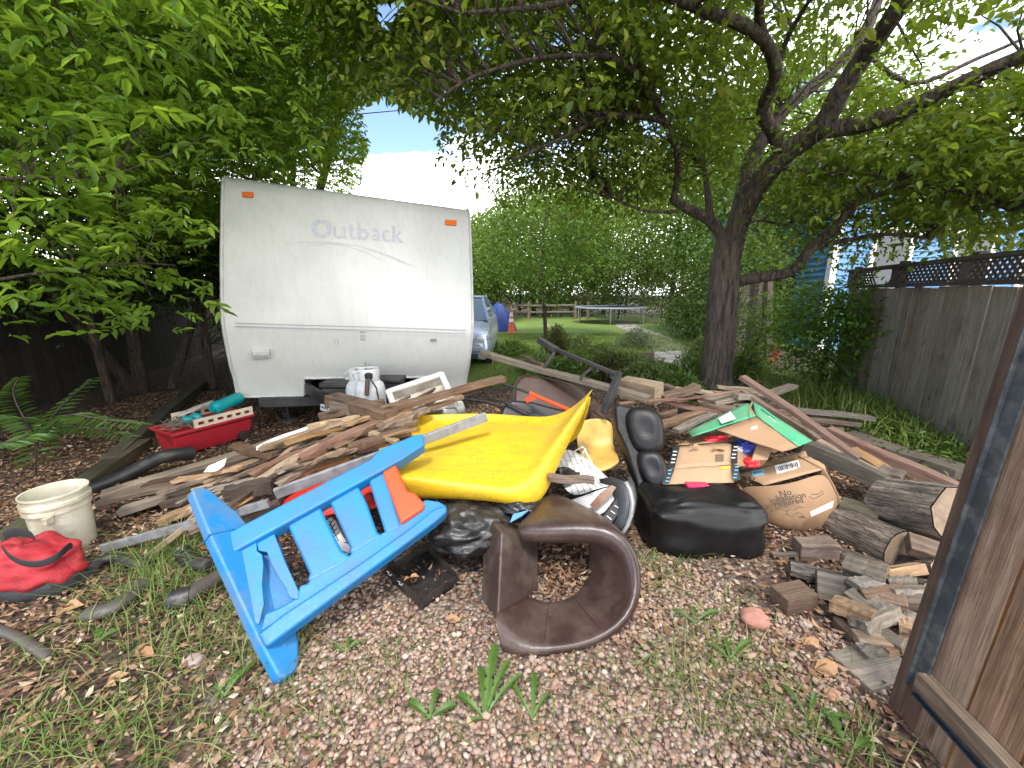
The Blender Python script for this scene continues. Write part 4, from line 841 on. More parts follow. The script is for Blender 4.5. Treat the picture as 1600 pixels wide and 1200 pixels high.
mb = MB(); ribbon(mb, LP1, [(526 + 3 * math.cos(a / 6 * 5.2 + 2), 534 + 3 * math.sin(a / 6 * 5.2 + 2)) for a in range(7)] + [(527, 539)], .8, .004); build(mb, 'scratch', plain('scratch_brown', (.30, .24, .2), .6), trailer)
M_ch = plain('chassis_black', (.018, .018, .02), .5, .3, 8, (.10, .09, .08), .3)
tb = at(480, 607, 4.35); te = at(585, 668, 3.45); tb2 = at(690, 612, 4.75)
mb = MB(); mb.bar(tb, te, .05, .12); build(mb, 'tongue_beam', M_ch, trailer, bevel=.006)
mb = MB(); mb.bar(tb2, te + Vector((.02, .02, 0)), .05, .12); build(mb, 'tongue_beam', M_ch, trailer, bevel=.006)
bp = Plane(tb, te, tb + Vector((0, 0, 1))); mb = MB(); q = bp.pts([(505, 630), (520, 634), (520, 644), (505, 640)], .030); mb.slab(q, .003, bp.n); lb_ = build(mb, 'beam_label', plain('label_white', (.75, .75, .75), .5), trailer)
mb = MB()
for x in (508.5, 512.3, 516.2): ribbon(mb, bp, [(x - 1.3, 636 + (x - 512) * .27), (x + 1.3, 636.5 + (x - 512) * .27)], 2.6, .0325)
build(mb, 'print', M_ch, lb_)
jp = Vector((TP(.155, .6, TB))); mb = MB(); mb.tube([jp, Vector((jp.x, jp.y, .03))], .03, 8); mb.tube([jp + Vector((.05, 0, 0)), Vector((jp.x - .05, jp.y, .1))], .015, 6); build(mb, 'jack_leg', M_ch, trailer)
mb = MB(); mb.lathe((jp.x, jp.y, 0), [(.10, 0), (.10, .012), (.05, .03), (.001, .03)], 16); build(mb, 'jack_foot', plain('jack_foot_steel', (.22, .22, .22), .5, metallic=.5), trailer)
for u in (.14, .86):
    mb = MB(); wc = TP(u, 2.3, TB - .05); wc.z = .33; mb.lathe(wc - ex * .1, [(.18, 0), (.30, .0), (.33, .03), (.33, .17), (.30, .2), (.18, .2)], 24, ex); build(mb, 'wheel', plain('tyre', (.02, .02, .02), .8), trailer)
mb = MB(); mb.obox(TP(.5, 1.7, TB - .06), ex * (TW * .42), ey * 1.5, ez * .05); build(mb, 'underframe', M_ch, trailer)
# propane tanks and battery box on the tongue
M_tank = plain('tank_white', (.66, .67, .68), .35, .12, 6, (.30, .28, .25), .35); M_hose = plain('hose_white', (.7, .7, .7), .4); M_brass = plain('valve_metal', (.35, .34, .32), .35, metallic=.7)
for k, (px, Y, lab) in enumerate(((577, 3.95, 'front white propane tank with brown gauge tube on the trailer tongue'), (562, 4.15, 'rear white propane tank half hidden behind the front tank'))):
    top = at(px, 592, Y); c = Vector((top.x, top.y, top.z - .36)); r = thing('propane_tank', lab, 'gas tank', c, 'propane tanks on the trailer tongue')
    mb = MB(); mb.lathe(c, [(.001, 0), (.11, 0), (.14, .03), (.150, .08), (.150, .25), (.135, .31), (.10, .345), (.05, .362), (.001, .365)], 28); build(mb, 'cylinder', M_tank, r)
    mb = MB(); mb.lathe(c, [(.10, .34), (.105, .46), (.10, .47), (.095, .46), (.09, .35)], 20); build(mb, 'collar', M_tank, r)
    mb = MB(); mb.tube([c + Vector((0, 0, .36)), c + Vector((0, 0, .45))], .018, 8); mb.tube([c + Vector((-.04, -.0, .46)), c + Vector((.04, 0, .46))], .014, 8); build(mb, 'valve', M_brass, r)
    mb = MB(); mb.tube([c + Vector((0, -.02, .43)), c + Vector((-.07, -.08, .45)), c + Vector((-.14, -.05, .42)), c + Vector((-.15, .0, .36)), c + Vector((-.05, .04, .34))], .008, 6); build(mb, 'hose', M_hose, r)
    if k == 0:
        mb = MB(); p = at(573, 618, 3.78); mb.tube([p, at(574, 594, 3.80)], .022, 10); build(mb, 'gauge_tube', plain('brown_tube', (.09, .055, .04), .5), r)
        mb = MB(); p = at(576, 588, 3.80); mb.lathe(p, [(.001, -.03), (.035, -.025), (.04, .02), (.02, .035), (.001, .035)], 12); mb.tube([p, at(588, 606, 3.78), at(592, 626, 3.76)], .008, 6); build(mb, 'regulator', M_ch, r)
mb = MB(); mb.tube([at(571, 580, 4.05), at(571, 566, 4.05)], .008, 6); mb.tube([at(562, 571, 4.05), at(571, 573, 4.05), at(580, 570, 4.05)], .007, 6)
tag(build(mb, 'wing_nut_rod', M_brass), 'threaded rod with wing nut between the propane tanks', 'hold down rod')
bx = at(527, 612, 4.2); mb = MB(); mb.box(bx + Vector((-.13, -.1, -.2)), bx + Vector((.16, .12, .06)))
r = thing('battery_box', 'black battery box left of the propane tanks on the trailer tongue', 'battery box', bx + Vector((0, 0, -.2)), 'black boxes on the trailer tongue'); build(mb, 'case', M_ch, r, bevel=.015)
mb = MB(); mb.box(bx + Vector((-.145, -.115, .06)), bx + Vector((.175, .135, .12))); build(mb, 'lid', M_ch, r, bevel=.02)
bx = at(608, 604, 4.3); mb = MB(); mb.box(bx + Vector((-.12, -.1, -.2)), bx + Vector((.15, .12, .06)))
r = thing('battery_box', 'black battery box right of the propane tanks behind the white crate', 'battery box', bx + Vector((0, 0, -.2)), 'black boxes on the trailer tongue'); build(mb, 'case', M_ch, r, bevel=.015)
mb = MB(); mb.box(bx + Vector((-.135, -.115, .06)), bx + Vector((.165, .135, .11))); build(mb, 'lid', M_ch, r, bevel=.02)

# ------------------------------------------------------------------ parked car behind the trailer
M_paint = plain('silver_blue_paint', (.40, .46, .56), .25, .05, 2, metallic=.55); M_cg = plain('car_glass', (.12, .16, .2), .05, .05, 1); M_lens = plain('headlamp_lens', (.55, .58, .6), .1, .1, 1, metallic=.3)
cx, cy = -1.26, 7.75; car = thing('parked_car', 'silver blue sedan parked beyond the right side of the trailer', 'car', (cx, cy + 2.2, 0))
def cs(y, z0, z1, hw, zc=None):
    zc = zc or (z0 + z1) / 2
    return [Vector((cx + sx * hw * kx, cy + y, z)) for sx, kx, z in ((-1, .88, z0), (-1, 1, z0 + .12), (-1, 1, zc), (-1, .93, z1 - .05), (-1, .7, z1), (0, 0, z1 + .02), (1, .7, z1), (1, .93, z1 - .05), (1, 1, zc), (1, 1, z0 + .12), (1, .88, z0))]
st_ = [cs(0, .25, .56, .70), cs(.05, .22, .66, .78), cs(.22, .2, .74, .83), cs(.6, .2, .83, .85), cs(1.15, .2, .92, .86), cs(2.5, .2, .95, .87), cs(3.8, .2, .98, .86), cs(4.35, .22, .95, .82), cs(4.5, .3, .7, .75)]
mb = MB(); mb.grid(st_); mb.add(st_[0], [list(range(11))]); mb.add(st_[-1], [list(range(11))]); build(mb, 'body', M_paint, car, sharp=50)
b4 = [(-.74, 1.1, .92), (.74, 1.1, .92), (.74, 3.95, .97), (-.74, 3.95, .97)]; t4 = [(-.55, 1.95, 1.40), (.55, 1.95, 1.40), (.55, 3.2, 1.42), (-.55, 3.2, 1.42)]
V_ = lambda p: Vector((cx + p[0], cy + p[1], p[2])); mb = MB(); mb.add([V_(p) for p in b4 + t4], [(0, 1, 5, 4), (1, 2, 6, 5), (2, 3, 7, 6), (3, 0, 4, 7)]); build(mb, 'windows', M_cg, car)
mb = MB(); mb.slab([V_((p[0] * 1.03, p[1] + (-.05 if p[1] < 3 else .05), p[2] + .03)) for p in t4], .035, (0, 0, 1)); 
for i in range(4): mb.bar(V_(b4[i]), V_(t4[i]), .07, .05, (0, 1, 0))
build(mb, 'roof', M_paint, car, bevel=.012)
for s in (-1, 1):
    mb = MB(); mb.grid([[Vector((cx + s * x, cy + y, z)) for x, y in ((.44, .035), (.62, .09), (.76, .22), (.815, .40))] for z in (.57, .63, .70)]); build(mb, 'headlight', M_lens, car, solid=.03)
    for yy in (.85, 3.6):
        mb = MB(); mb.lathe((cx + s * .72, cy + yy, .31), [(.16, -.1), (.29, -.1), (.31, -.06), (.31, .07), (.29, .11), (.2, .12)], 24, (s, 0, 0)); w_ = build(mb, 'wheel', plain('car_tyre', (.02, .02, .02), .8), car)
        mb = MB(); mb.lathe((cx + s * .72, cy + yy, .31), [(.001, .105), (.17, .12), (.2, .115)], 20, (s, 0, 0)); build(mb, 'rim', M_galv, w_)
mb = MB(); mb.obox((cx, cy - .01, .60), (.34, 0, 0), (0, .03, 0), (0, 0, .055)); build(mb, 'grille', M_black, car, bevel=.02)
mb = MB(); mb.obox((cx, cy - .02, .30), (.60, 0, 0), (0, .03, 0), (0, 0, .05)); build(mb, 'lower_grille', M_black, car, bevel=.015)
mb = MB(); mb.obox((cx, cy - .03, .44), (.70, 0, 0), (0, .04, 0), (0, 0, .05)); build(mb, 'bumper_strip', M_paint, car, bevel=.02)

# ------------------------------------------------------------------ the junk pile: helpers
rb = random.Random(42)
def board(a, b, w, h, mat, label, roll=0, rag=0.0, name='plank', cat='board', bow=.006, group=None, taper=1.0, ragb=None):
    a, b = Vector(a), Vector(b); L = (b - a).length; M = frame((a + b) / 2, b - a) @ Matrix.Rotation(R_(roll), 4, 'X'); mb = MB(); n = 9; K = 5
    ph = rb.uniform(0, 6); ends = [[rb.uniform(-1, 1) for _ in range(K)] for _ in range(2)]; G = []
    for i in range(n + 1):
        x = -L / 2 + L * i / n; k = 1 if taper == 1 else (1 + (taper - 1) * i / n); z0 = bow * math.sin(2.2 * i / n * 3 + ph); y0 = bow * 1.2 * math.sin(1.7 * i / n * 3 + ph * 2); row = []
        ring = [(-1 + 2 * j / (K - 1), -1, j) for j in range(K)] + [(1 - 2 * j / (K - 1), 1, K - 1 - j) for j in range(K)]
        for yy, zz, j in ring:
            dx = 0
            if i == 0: dx = -rag * abs(ends[0][j]) * L * .5 * (1 if zz > 0 else .6)
            if i == n: dx = (rag if ragb is None else ragb) * abs(ends[1][j]) * L * .5 * (1 if zz > 0 else .6)
            jt = rb.uniform(-.0016, .0016) * (1 + 60 * rag)
            row.append((x + dx, yy * w / 2 * k + y0 + jt, zz * h / 2 + z0 + rb.uniform(-.001, .001) * (1 + 30 * rag)))
        row.append(row[0]); G.append(row)
    for i in range(n):
        for j in range(2 * K):
            mb.add([G[i][j], G[i][j + 1], G[i + 1][j + 1], G[i + 1][j]], [(3, 2, 1, 0)])
    mb.add(G[0][:-1], [list(range(2 * K))]); mb.add(G[-1][:-1], [list(range(2 * K))[::-1]])
    bm = bmesh.new(); vs = [bm.verts.new(v) for v in mb.v]; bm.verts.ensure_lookup_table()
    for f in mb.f: bm.faces.new([vs[i] for i in f])
    bmesh.ops.remove_doubles(bm, verts=bm.verts, dist=1e-5); bmesh.ops.recalc_face_normals(bm, faces=bm.faces)
    me = bpy.data.meshes.new(name); bm.to_mesh(me); bm.free(); me.materials.append(mat)
    o = bpy.data.objects.new(name, me); col.objects.link(o); o.matrix_basis = M; ORIG[o.name] = M.translation.copy()
    if rag < .05:
        m = o.modifiers.new('bevel', 'BEVEL'); m.width = .003; m.segments = 1; m.limit_method = 'ANGLE'; m.angle_limit = R_(50)
    return tag(o, label, cat, group)
def bz(x0, y0, z0, x1, y1, z1, w, h, mat, label, **k): return board(atz(x0, y0, z0), atz(x1, y1, z1), w, h, mat, label, **k)
def text_mesh(s, o, xd, yd, size, mat, parent, name='lettering', sx=1.0, bold=0.0):
    cu = bpy.data.curves.new(name, 'FONT'); cu.body = s; cu.size = size; cu.align_x = 'CENTER'; cu.align_y = 'CENTER'; cu.offset = bold; cu.resolution_u = 3
    tmp = bpy.data.objects.new('tmp_text', cu); me = bpy.data.meshes.new_from_object(tmp); bpy.data.objects.remove(tmp)
    xd = Vector(xd).normalized(); n = xd.cross(Vector(yd)).normalized(); yd = n.cross(xd)
    me.transform(Matrix((xd * sx, yd, n)).transposed().to_4x4()); me.materials.clear(); me.materials.append(mat)
    ob = bpy.data.objects.new(name, me); col.objects.link(ob); ob.location = o; ORIG[ob.name] = Vector(o)
    if parent is not None: ob.parent = parent; ob.matrix_parent_inverse = Matrix.Translation(-ORIG[parent.name])
    return ob
def blobmesh(c, r, seed, amp=.12, freq=3.0, n=(18, 28), sq=1.0, flat_bottom=True, fold=0.0):
    from mathutils import noise as mn
    mb = MB(); c = Vector(c); G = []
    for i in range(n[0] + 1):
        th = math.pi * i / n[0]; row = []
        for j in range(n[1] + 1):
            ph = 2 * math.pi * (j % n[1]) / n[1]; d = Vector((math.sin(th) * math.cos(ph), math.sin(th) * math.sin(ph), math.cos(th)))
            if sq != 1: d = Vector([math.copysign(abs(x) ** sq, x) for x in d])
            k = 1 + amp * mn.noise(d * freq + Vector((seed, 0, 0))) + fold * (abs(mn.noise(d * freq * 2.3 + Vector((0, seed, 0)))) * 2 - .5) + fold * .5 * abs(mn.noise(d * freq * 5 + Vector((seed, seed, 0))))
            p = Vector((d.x * r[0], d.y * r[1], d.z * r[2])) * k
            if flat_bottom and p.z < -r[2] * .75: p.z = -r[2] * .75
            row.append(c + p)
        G.append(row)
    mb.grid(G); return mb
W_grey = wood('grey_plank', (.075, .06, .045), (.20, .162, .125), (.34, .29, .235), .85, 1, .3, (.14, .12, .095), .4)
W_tan = wood('split_tan_wood', (.11, .06, .03), (.29, .18, .092), (.46, .315, .18), .8, .8, .32, (.19, .11, .06), .45)
W_brn = wood('brown_plank', (.055, .032, .02), (.155, .095, .06), (.27, .18, .12), .85, 1, .3, (.12, .09, .065), .4)
W_red = wood('red_brown_plank', (.075, .03, .017), (.20, .088, .05), (.31, .165, .105), .8, .9, .2, (.15, .10, .07), .4)
W_rot = wood('rotten_wood', (.018, .011, .008), (.06, .036, .024), (.14, .085, .055), .95, 1.4, .4, (.16, .09, .045), .35)
W_pale = wood('pale_wood', (.17, .115, .07), (.33, .245, .155), (.46, .37, .26), .75, .9, .2)
W_ply = wood('yellow_tan_board', (.15, .08, .035), (.32, .19, .09), (.43, .28, .15), .75, .6, .15, (.15, .09, .05), .35)
W_timb = wood('landscape_timber', (.035, .028, .018), (.085, .07, .045), (.15, .125, .085), .9, 1.2, .2, (.06, .07, .035), .45)
M_al = plain('weathered_metal_bar', (.25, .26, .275), .55, .3, 7, (.10, .075, .055), .7, metallic=.25, dscale=9)

# ------------------------------------------------------------------ landscape timbers and log edging on the left
bz(338, 582, .08, 170, 722, .07, .12, .10, W_timb, 'long mossy landscape timber running back beside the trailer', name='landscape_timber', cat='timber')
bz(226, 692, .06, 20, 838, .06, .13, .10, W_timb, 'short landscape timber ending behind the white bucket', name='landscape_timber', cat='timber')
bz(236, 556, .10, 128, 588, .10, .16, .14, W_timb, 'dark log lying in the shade under the left trees', name='landscape_timber', cat='timber')

# ------------------------------------------------------------------ left heap of boards
Lb = [
 (160, 778, .05, 432, 692, .20, .11, .07, W_grey, 'long dark grey timber at the bottom edge of the left heap, reaching toward the bucket', {}),
 (157, 782, .10, 330, 748, .20, .10, .035, W_brn, 'brown plank whose loose end points at the white bucket', {}),
 (322, 756, .24, 505, 674, .44, .10, .03, W_tan, 'broad split tan plank with splintered ends on the left heap', dict(rag=.10)),
 (410, 700, .42, 545, 655, .56, .08, .03, W_tan, 'pale tan split plank crossing the upper left heap', dict(rag=.10)),
 (484, 668, .52, 577, 646, .60, .05, .03, W_pale, 'short pale yellow split stick on top of the left heap', dict(rag=.12)),
 (470, 715, .45, 597, 657, .60, .085, .045, W_red, 'thick reddish brown plank on top of the left heap', dict(rag=.04)),
 (490, 706, .42, 612, 684, .46, .10, .05, W_brn, 'brown nail studded board under the reddish plank', dict(rag=.03)),
 (592, 668, .58, 668, 640, .64, .08, .035, W_tan, 'short splintered plank end next to the yellow slide', dict(rag=.15)),
 (596, 640, .66, 788, 592, .82, .085, .045, W_brn, 'long weathered grey brown plank sticking out over the white crate', dict()),
 (520, 624, .62, 612, 652, .62, .15, .10, W_rot, 'chunky rotten beam with crumbling top in front of the propane tanks', dict(rag=.04)),
 (518, 634, .60, 590, 650, .60, .05, .09, W_grey, 'short grey beam side lying against the rotten beam', dict()),
 (391, 760, .34, 497, 700, .46, .06, .05, W_tan, 'tan broken branch like stick with a torn end', dict(rag=.10)),
 (326, 790, .25, 452, 716, .40, .035, .015, W_pale, 'thin pale splinter lying along the tan plank', dict(rag=.06)),
 (366, 768, .32, 470, 692, .44, .025, .012, W_pale, 'second thin pale splinter beside the first', dict(rag=.08)),
 (230, 872, .02, 332, 782, .28, .035, .03, W_tan, 'light stick reaching down to the grass left of the blue post', dict()),
 (250, 768, .18, 332, 744, .26, .09, .03, W_brn, 'brown plank end lying beside the dark grey timber', dict(rag=.03)),
 (277, 750, .24, 376, 732, .34, .06, .02, W_tan, 'flat lens shaped brown slat near the white paper', dict(rag=.06)),
 (366, 698, .36, 430, 712, .38, .09, .03, W_rot, 'dark broken board piece at the back of the left heap', dict(rag=.08)),
 (352, 772, .33, 426, 757, .36, .08, .08, W_rot, 'knobbly rotten log in the middle of the left heap', dict(rag=.08)),
 (300, 825, .14, 416, 782, .26, .09, .05, W_brn, 'dark plank under the metal bar on the left heap', dict()),
 (345, 830, .10, 440, 780, .26, .09, .04, W_rot, 'lowest dark rotten plank behind the blue post', dict(rag=.04)),
 (578, 676, .56, 622, 690, .52, .05, .03, W_pale, 'short tan offcut lying across the boards beside the yellow slide', dict()),
 (560, 700, .46, 690, 682, .50, .12, .05, W_red, 'red brown board running under the yellow slide', dict()),
 (430, 735, .36, 560, 700, .42, .07, .04, W_rot, 'dark decayed strip between the red sled and the tan planks', dict(rag=.06)),
 (450, 690, .47, 610, 655, .56, .05, .02, W_tan, 'narrow tan slat across the top of the left heap', dict(rag=.08)),
 (520, 682, .50, 650, 662, .58, .07, .03, W_tan, 'splintered tan board lying toward the yellow slide', dict(rag=.08)),
 (600, 688, .46, 700, 668, .52, .09, .03, W_brn, 'brown board tucked beneath the yellow slide edge', dict()),
 (230, 760, .10, 420, 718, .26, .09, .05, W_rot, 'dark rotten plank beneath the tan slat at the back', dict(rag=.03)),
 (340, 745, .26, 480, 690, .38, .08, .04, W_brn, 'brown board hidden among the splintered tan planks', dict(rag=.05)),
 (600, 660, .60, 720, 620, .66, .06, .03, W_tan, 'thin splintered board under the long overhanging plank', dict(rag=.06)),
 (440, 790, .18, 560, 745, .26, .10, .05, W_rot, 'blackened plank lying under the red sled', dict()),
 (395, 742, .36, 520, 684, .48, .07, .03, W_red, 'reddish split plank in the middle of the left heap', dict(rag=.08)),
 (540, 662, .57, 640, 636, .66, .06, .025, W_tan, 'bright tan slat at the crest of the left heap', dict(rag=.10)),
 (262, 786, .10, 372, 762, .24, .08, .05, W_rot, 'bark covered dark slab beside the blue post top', dict(rag=.06)),
 (190, 800, .04, 350, 740, .22, .09, .05, W_grey, 'grey weathered board under the brown plank near the bucket', dict()),
 (255, 812, .06, 395, 752, .26, .10, .04, W_tan, 'tan rotten edged board behind the top of the blue post', dict(rag=.06)),
 (360, 800, .20, 470, 742, .34, .10, .05, W_brn, 'brown plank filling the heap beneath the metal channel', dict(rag=.03)),
 (420, 760, .30, 545, 716, .42, .09, .04, W_tan, 'long tan plank just above the metal channel', dict(rag=.06)),
 (300, 772, .20, 425, 726, .36, .07, .03, W_brn, 'brown split plank beside the lens shaped slat', dict(rag=.07)),
 (545, 700, .50, 640, 672, .56, .08, .05, W_brn, 'brown board end showing above the red sled', dict(rag=.03)),
 (500, 650, .56, 600, 628, .64, .07, .05, W_rot, 'dark crumbling board behind the pale yellow stick', dict(rag=.05)),
 (480, 840, .02, 620, 850, .04, .12, .05, W_red, 'old reddish board on the ground behind the blue panel slots', dict()),
]
for x0, y0, z0, x1, y1, z1, w, h, m, lab, k in Lb: bz(x0, y0, z0, x1, y1, z1, w, h, m, lab, **k)
for k in range(56):
    f = rb.random(); cx_, cy_ = 345 + 270 * f + rb.uniform(-15, 15), 770 - 118 * f + rb.uniform(-16, 22); zz = .24 + .32 * f + rb.uniform(-.04, .05); hl = rb.uniform(30, 92); sl_ = rb.uniform(.25, .62)
    bz(cx_ - hl, cy_ + hl * sl_, zz - hl * .0010, cx_ + hl, cy_ - hl * sl_, zz + hl * .0009, rb.uniform(.018, .045), rb.uniform(.010, .022), rb.choice([W_tan, W_brn, W_brn, W_pale, W_rot, W_grey]), 'thin splintered lath among the boards of the left heap', rag=rb.uniform(.05, .12), name='lath', cat='lath', group='thin splintered laths in the left heap')
for k in range(20):
    cx_, cy_ = rb.uniform(1045, 1215), rb.uniform(612, 668); zz = .58 - (cy_ - 612) * .0045 + rb.uniform(-.02, .03); hl = rb.uniform(18, 46); sl_ = rb.uniform(-.35, .4)
    bz(cx_ - hl, cy_ + hl * sl_, zz, cx_ + hl, cy_ - hl * sl_, zz + rb.uniform(-.04, .04), rb.uniform(.05, .10), rb.uniform(.025, .05), rb.choice([W_grey, W_brn, W_grey, W_red, W_tan]), 'short board offcut jumbled in the right heap behind the green box', rag=rb.choice([0, 0, .06]), name='offcut', cat='offcut', group='short offcuts jumbled in the right heap')
bz(400, 700, .40, 488, 665, .50, .075, .012, plain('white_painted_strip', (.62, .61, .58), .6, .15, 6, (.3, .25, .2), .4), 'white painted trim strip at the back of the left heap', name='trim_strip', cat='trim strip')
bz(430, 772, .37, 760, 651, .70, .03, .062, M_al, 'long grey weathered metal channel crossing in front of the left heap', roll=0, name='metal_bar', cat='metal bar', bow=.001)
bz(160, 857, .03, 420, 786, .30, .03, .05, M_al, 'grey metal strip whose lower end rests on leaves near the bucket', roll=0, name='metal_bar', cat='metal bar', bow=.001)
p = Plane(atz(318, 740, .33), atz(345, 738, .33), atz(330, 725, .38)); mb = MB(); mb.slab(p.pts([(318, 738), (326, 728), (354, 716), (350, 728), (338, 736)]), .002, p.n)
tag(build(mb, 'paper_scrap', plain('paper_white', (.72, .71, .68), .8)), 'torn white paper label lying on the left heap', 'paper scrap')
p = Plane(atz(505, 742, .42), atz(520, 738, .42), atz(510, 752, .37)); mb = MB(); mb.slab(p.pts([(503, 741), (518, 738), (520, 752), (508, 757)]), .002, p.n)
tag(build(mb, 'paper_tag', plain('tag_white', (.7, .68, .62), .8)), 'small pale tag hanging from the metal channel over the red sled', 'paper tag')

# ------------------------------------------------------------------ right heap of boards
Rb = [
 (755, 552, .90, 1012, 624, .70, .09, .045, W_grey, 'very long grey plank slanting across above the yellow slide', {}),
 (1034, 622, .66, 1090, 604, .74, .10, .045, W_brn, 'grey brown board end behind the square wood block', {}),
 (1024, 624, .62, 1128, 646, .50, .085, .03, W_red, 'red brown board slanting down behind the black armchair', {}),
 (968, 632, .66, 1158, 612, .66, .025, .02, W_red, 'thin rusty red stick lying across the right heap', {}),
 (1160, 588, .78, 1343, 716, .32, .09, .035, W_red, 'long red brown plank slanting down to the right above the green box', {}),
 (1162, 612, .66, 1280, 688, .40, .07, .04, W_brn, 'brown plank under the long red brown plank', {}),
 (1105, 626, .58, 1192, 612, .62, .20, .04, W_grey, 'wide weathered grey board lying behind the green box', {}),
 (1148, 618, .64, 1194, 624, .60, .09, .045, W_grey, 'short grey board on top of the wide weathered board', {}),
 (1240, 640, .30, 1363, 653, .24, .11, .04, W_grey, 'topmost of the long grey boards pointing at the fence', {}),
 (1246, 654, .22, 1342, 662, .18, .11, .04, W_brn, 'brown board under the long grey boards by the fence', {}),
 (1252, 664, .12, 1318, 674, .12, .12, .05, W_grey, 'lowest grey board of the stack beside the tall grass', {}),
 (1056, 672, .46, 1116, 646, .52, .07, .03, W_grey, 'pale weathered board leaning on the green box', {}),
 (1030, 664, .44, 1100, 644, .52, .10, .04, W_tan, 'tan board between the black armchair and the green box', {}),
 (1252, 695, .38, 1388, 757, .18, .13, .11, W_timb, 'heavy dark beam lying behind the torn cardboard boxes', {}),
 (1276, 686, .40, 1380, 744, .22, .16, .03, W_ply, 'yellow tan board beneath the long red brown plank', {}),
 (1293, 674, .30, 1496, 766, .10, .10, .09, W_red, 'long dark reddish timber running toward the gate', {}),
 (1325, 682, .06, 1506, 742, .05, .22, .10, W_grey, 'wide grey border timber along the ground cover', {}),
 (1372, 738, .20, 1408, 752, .18, .16, .10, W_brn, 'sawn dark block resting above the biggest log', {}),
 (1313, 786, .16, 1372, 808, .14, .16, .05, W_timb, 'dark board wedged between the logs and the cardboard box', {}),
 (1205, 866, .02, 1308, 868, .03, .035, .02, W_grey, 'thin grey stick lying in front of the logs', {}),
 (1060, 640, .50, 1180, 660, .48, .12, .04, W_brn, 'brown board under the green box in the right heap', {}),
 (1040, 650, .40, 1150, 690, .30, .14, .05, W_rot, 'dark rotten board deep in the right heap', {}),
 (1055, 606, .62, 1130, 618, .60, .07, .03, W_pale, 'pale stick end at the back of the right heap', {}),
 (1120, 604, .58, 1180, 610, .56, .06, .03, W_pale, 'pale board behind the wide weathered board', {}),
 (1190, 640, .40, 1260, 655, .34, .12, .05, W_rot, 'dark board under the long grey boards', {}),
 (1170, 650, .30, 1300, 700, .16, .16, .08, W_rot, 'thick dark timber hidden under the red brown planks', {}),
 (1090, 632, .56, 1150, 640, .54, .10, .04, W_brn, 'short brown board against the wide grey board', {}),
 (1208, 640, .36, 1330, 690, .26, .10, .04, W_brn, 'brown slanting plank behind the green box end', {}),
 (1330, 700, .24, 1400, 745, .14, .12, .03, W_ply, 'tan board end beside the long dark reddish timber', {}),
 (948, 648, .42, 905, 636, .5, .05, .03, W_red, 'red brown stick under the leaning black frame', {}),
 (925, 628, .60, 952, 655, .46, .10, .05, W_brn, 'brown timber leaning at the foot of the black frame', {}),
 (815, 556, .62, 850, 572, .60, .07, .04, W_brn, 'short brown board behind the long grey plank', {}),
]
for x0, y0, z0, x1, y1, z1, w, h, m, lab, k in Rb: bz(x0, y0, z0, x1, y1, z1, w, h, m, lab, **k)
bz(974, 604, .70, 1030, 616, .70, .13, .17, W_pale, 'square pale sawn wood block on the end of the long grey plank', name='wood_block', cat='wood block', roll=8, bow=.001)
bz(856, 745, .44, 928, 752, .42, .05, .035, W_brn, 'short brown stick lying on the white brick patterned panel')
for px, py, z, L in ((1228, 842, .05, .16), (1262, 850, .05, .18)):
    pass
bz(1243, 856, .05, 1304, 858, .06, .10, .10, W_brn, 'brown sawn block with a tan end under the cardboard box', name='wood_block', cat='wood block')

# ------------------------------------------------------------------ logs and firewood blocks
M_logbark = bark('log_bark', (.045, .036, .03), (.25, .205, .165), 1.0); M_cut = plain('cut_wood', (.25, .18, .12), .85, .35, 20, (.12, .09, .07), .6, dscale=10)
def logbark_x(name, dark, light, sc):
    t = NT(name); v = t.coord((3.5 * sc, 15 * sc, 15 * sc)); n = t.noise(v, 1.4, 6, .6)
    w2 = t.noise(t.mix(.12, t.coord((5 * sc, 46 * sc, 46 * sc)), t.n('TexNoise', Vector=v, Scale=1.3).outputs['Color']), 1.0, 4, .75)
    h = t.math('ADD', t.ramp(w2, [(.34, (0, 0, 0)), (.58, (1, 1, 1))]), t.math('MULTIPLY', n, .6))
    return t.bsdf(t.ramp(h, [(.25, dark), (.85, mul(light, .75)), (1.0, light)]), .92, bump=h, bd=.025, bs=1.0)
M_logx = logbark_x('log_bark_long', (.035, .027, .022), (.24, .19, .15), 1.3); M_logsm = logbark_x('smooth_log_bark', (.06, .048, .04), (.27, .225, .185), .8)
def log(a, b, r, label, mat=None, seed=1, group=None):
    a, b = Vector(a), Vector(b); L = (b - a).length; M = frame((a + b) / 2, b - a); mb = MB(); rg = random.Random(seed); n = 22; G = []; pf = [rg.uniform(-.05, .05) for _ in range(n)]
    for i in range(9):
        x = -L / 2 + L * i / 8; G.append([(x + (rg.uniform(-.001, .001) if i in (0, 8) else 0), math.cos(2 * math.pi * j / n) * r * (1 + pf[j % n] + rg.uniform(-.02, .02)), math.sin(2 * math.pi * j / n) * r * (1 + pf[j % n] + rg.uniform(-.02, .02))) for j in range(n)])
        G[-1].append(G[-1][0])
    root = thing('log', label, 'log', M.translation - Vector((0, 0, r)), group); mb.grid(G); lbuild(mb, 'bark', mat or M_logx, M, root, sharp=80)
    for i, sg in ((0, -1), (8, 1)):
        mc = MB(); ring = [Vector(p) * 1 for p in G[i][:-1]]
        c = Vector((sg * L / 2 + sg * .004, 0, 0)); mc.add([c] + [Vector((p.x + sg * .003, p.y * .97, p.z * .97)) for p in ring], [(0, j + 1, (j + 1) % n + 1) if sg > 0 else (0, (j + 1) % n + 1, j + 1) for j in range(n)]); lbuild(mc, 'cut_end', M_cut, M, root)
    return root
log(at(1394, 788, 2.33), at(1505, 808, 1.95), .172, 'biggest log, lying across on top with smooth bark', M_logsm, 3)
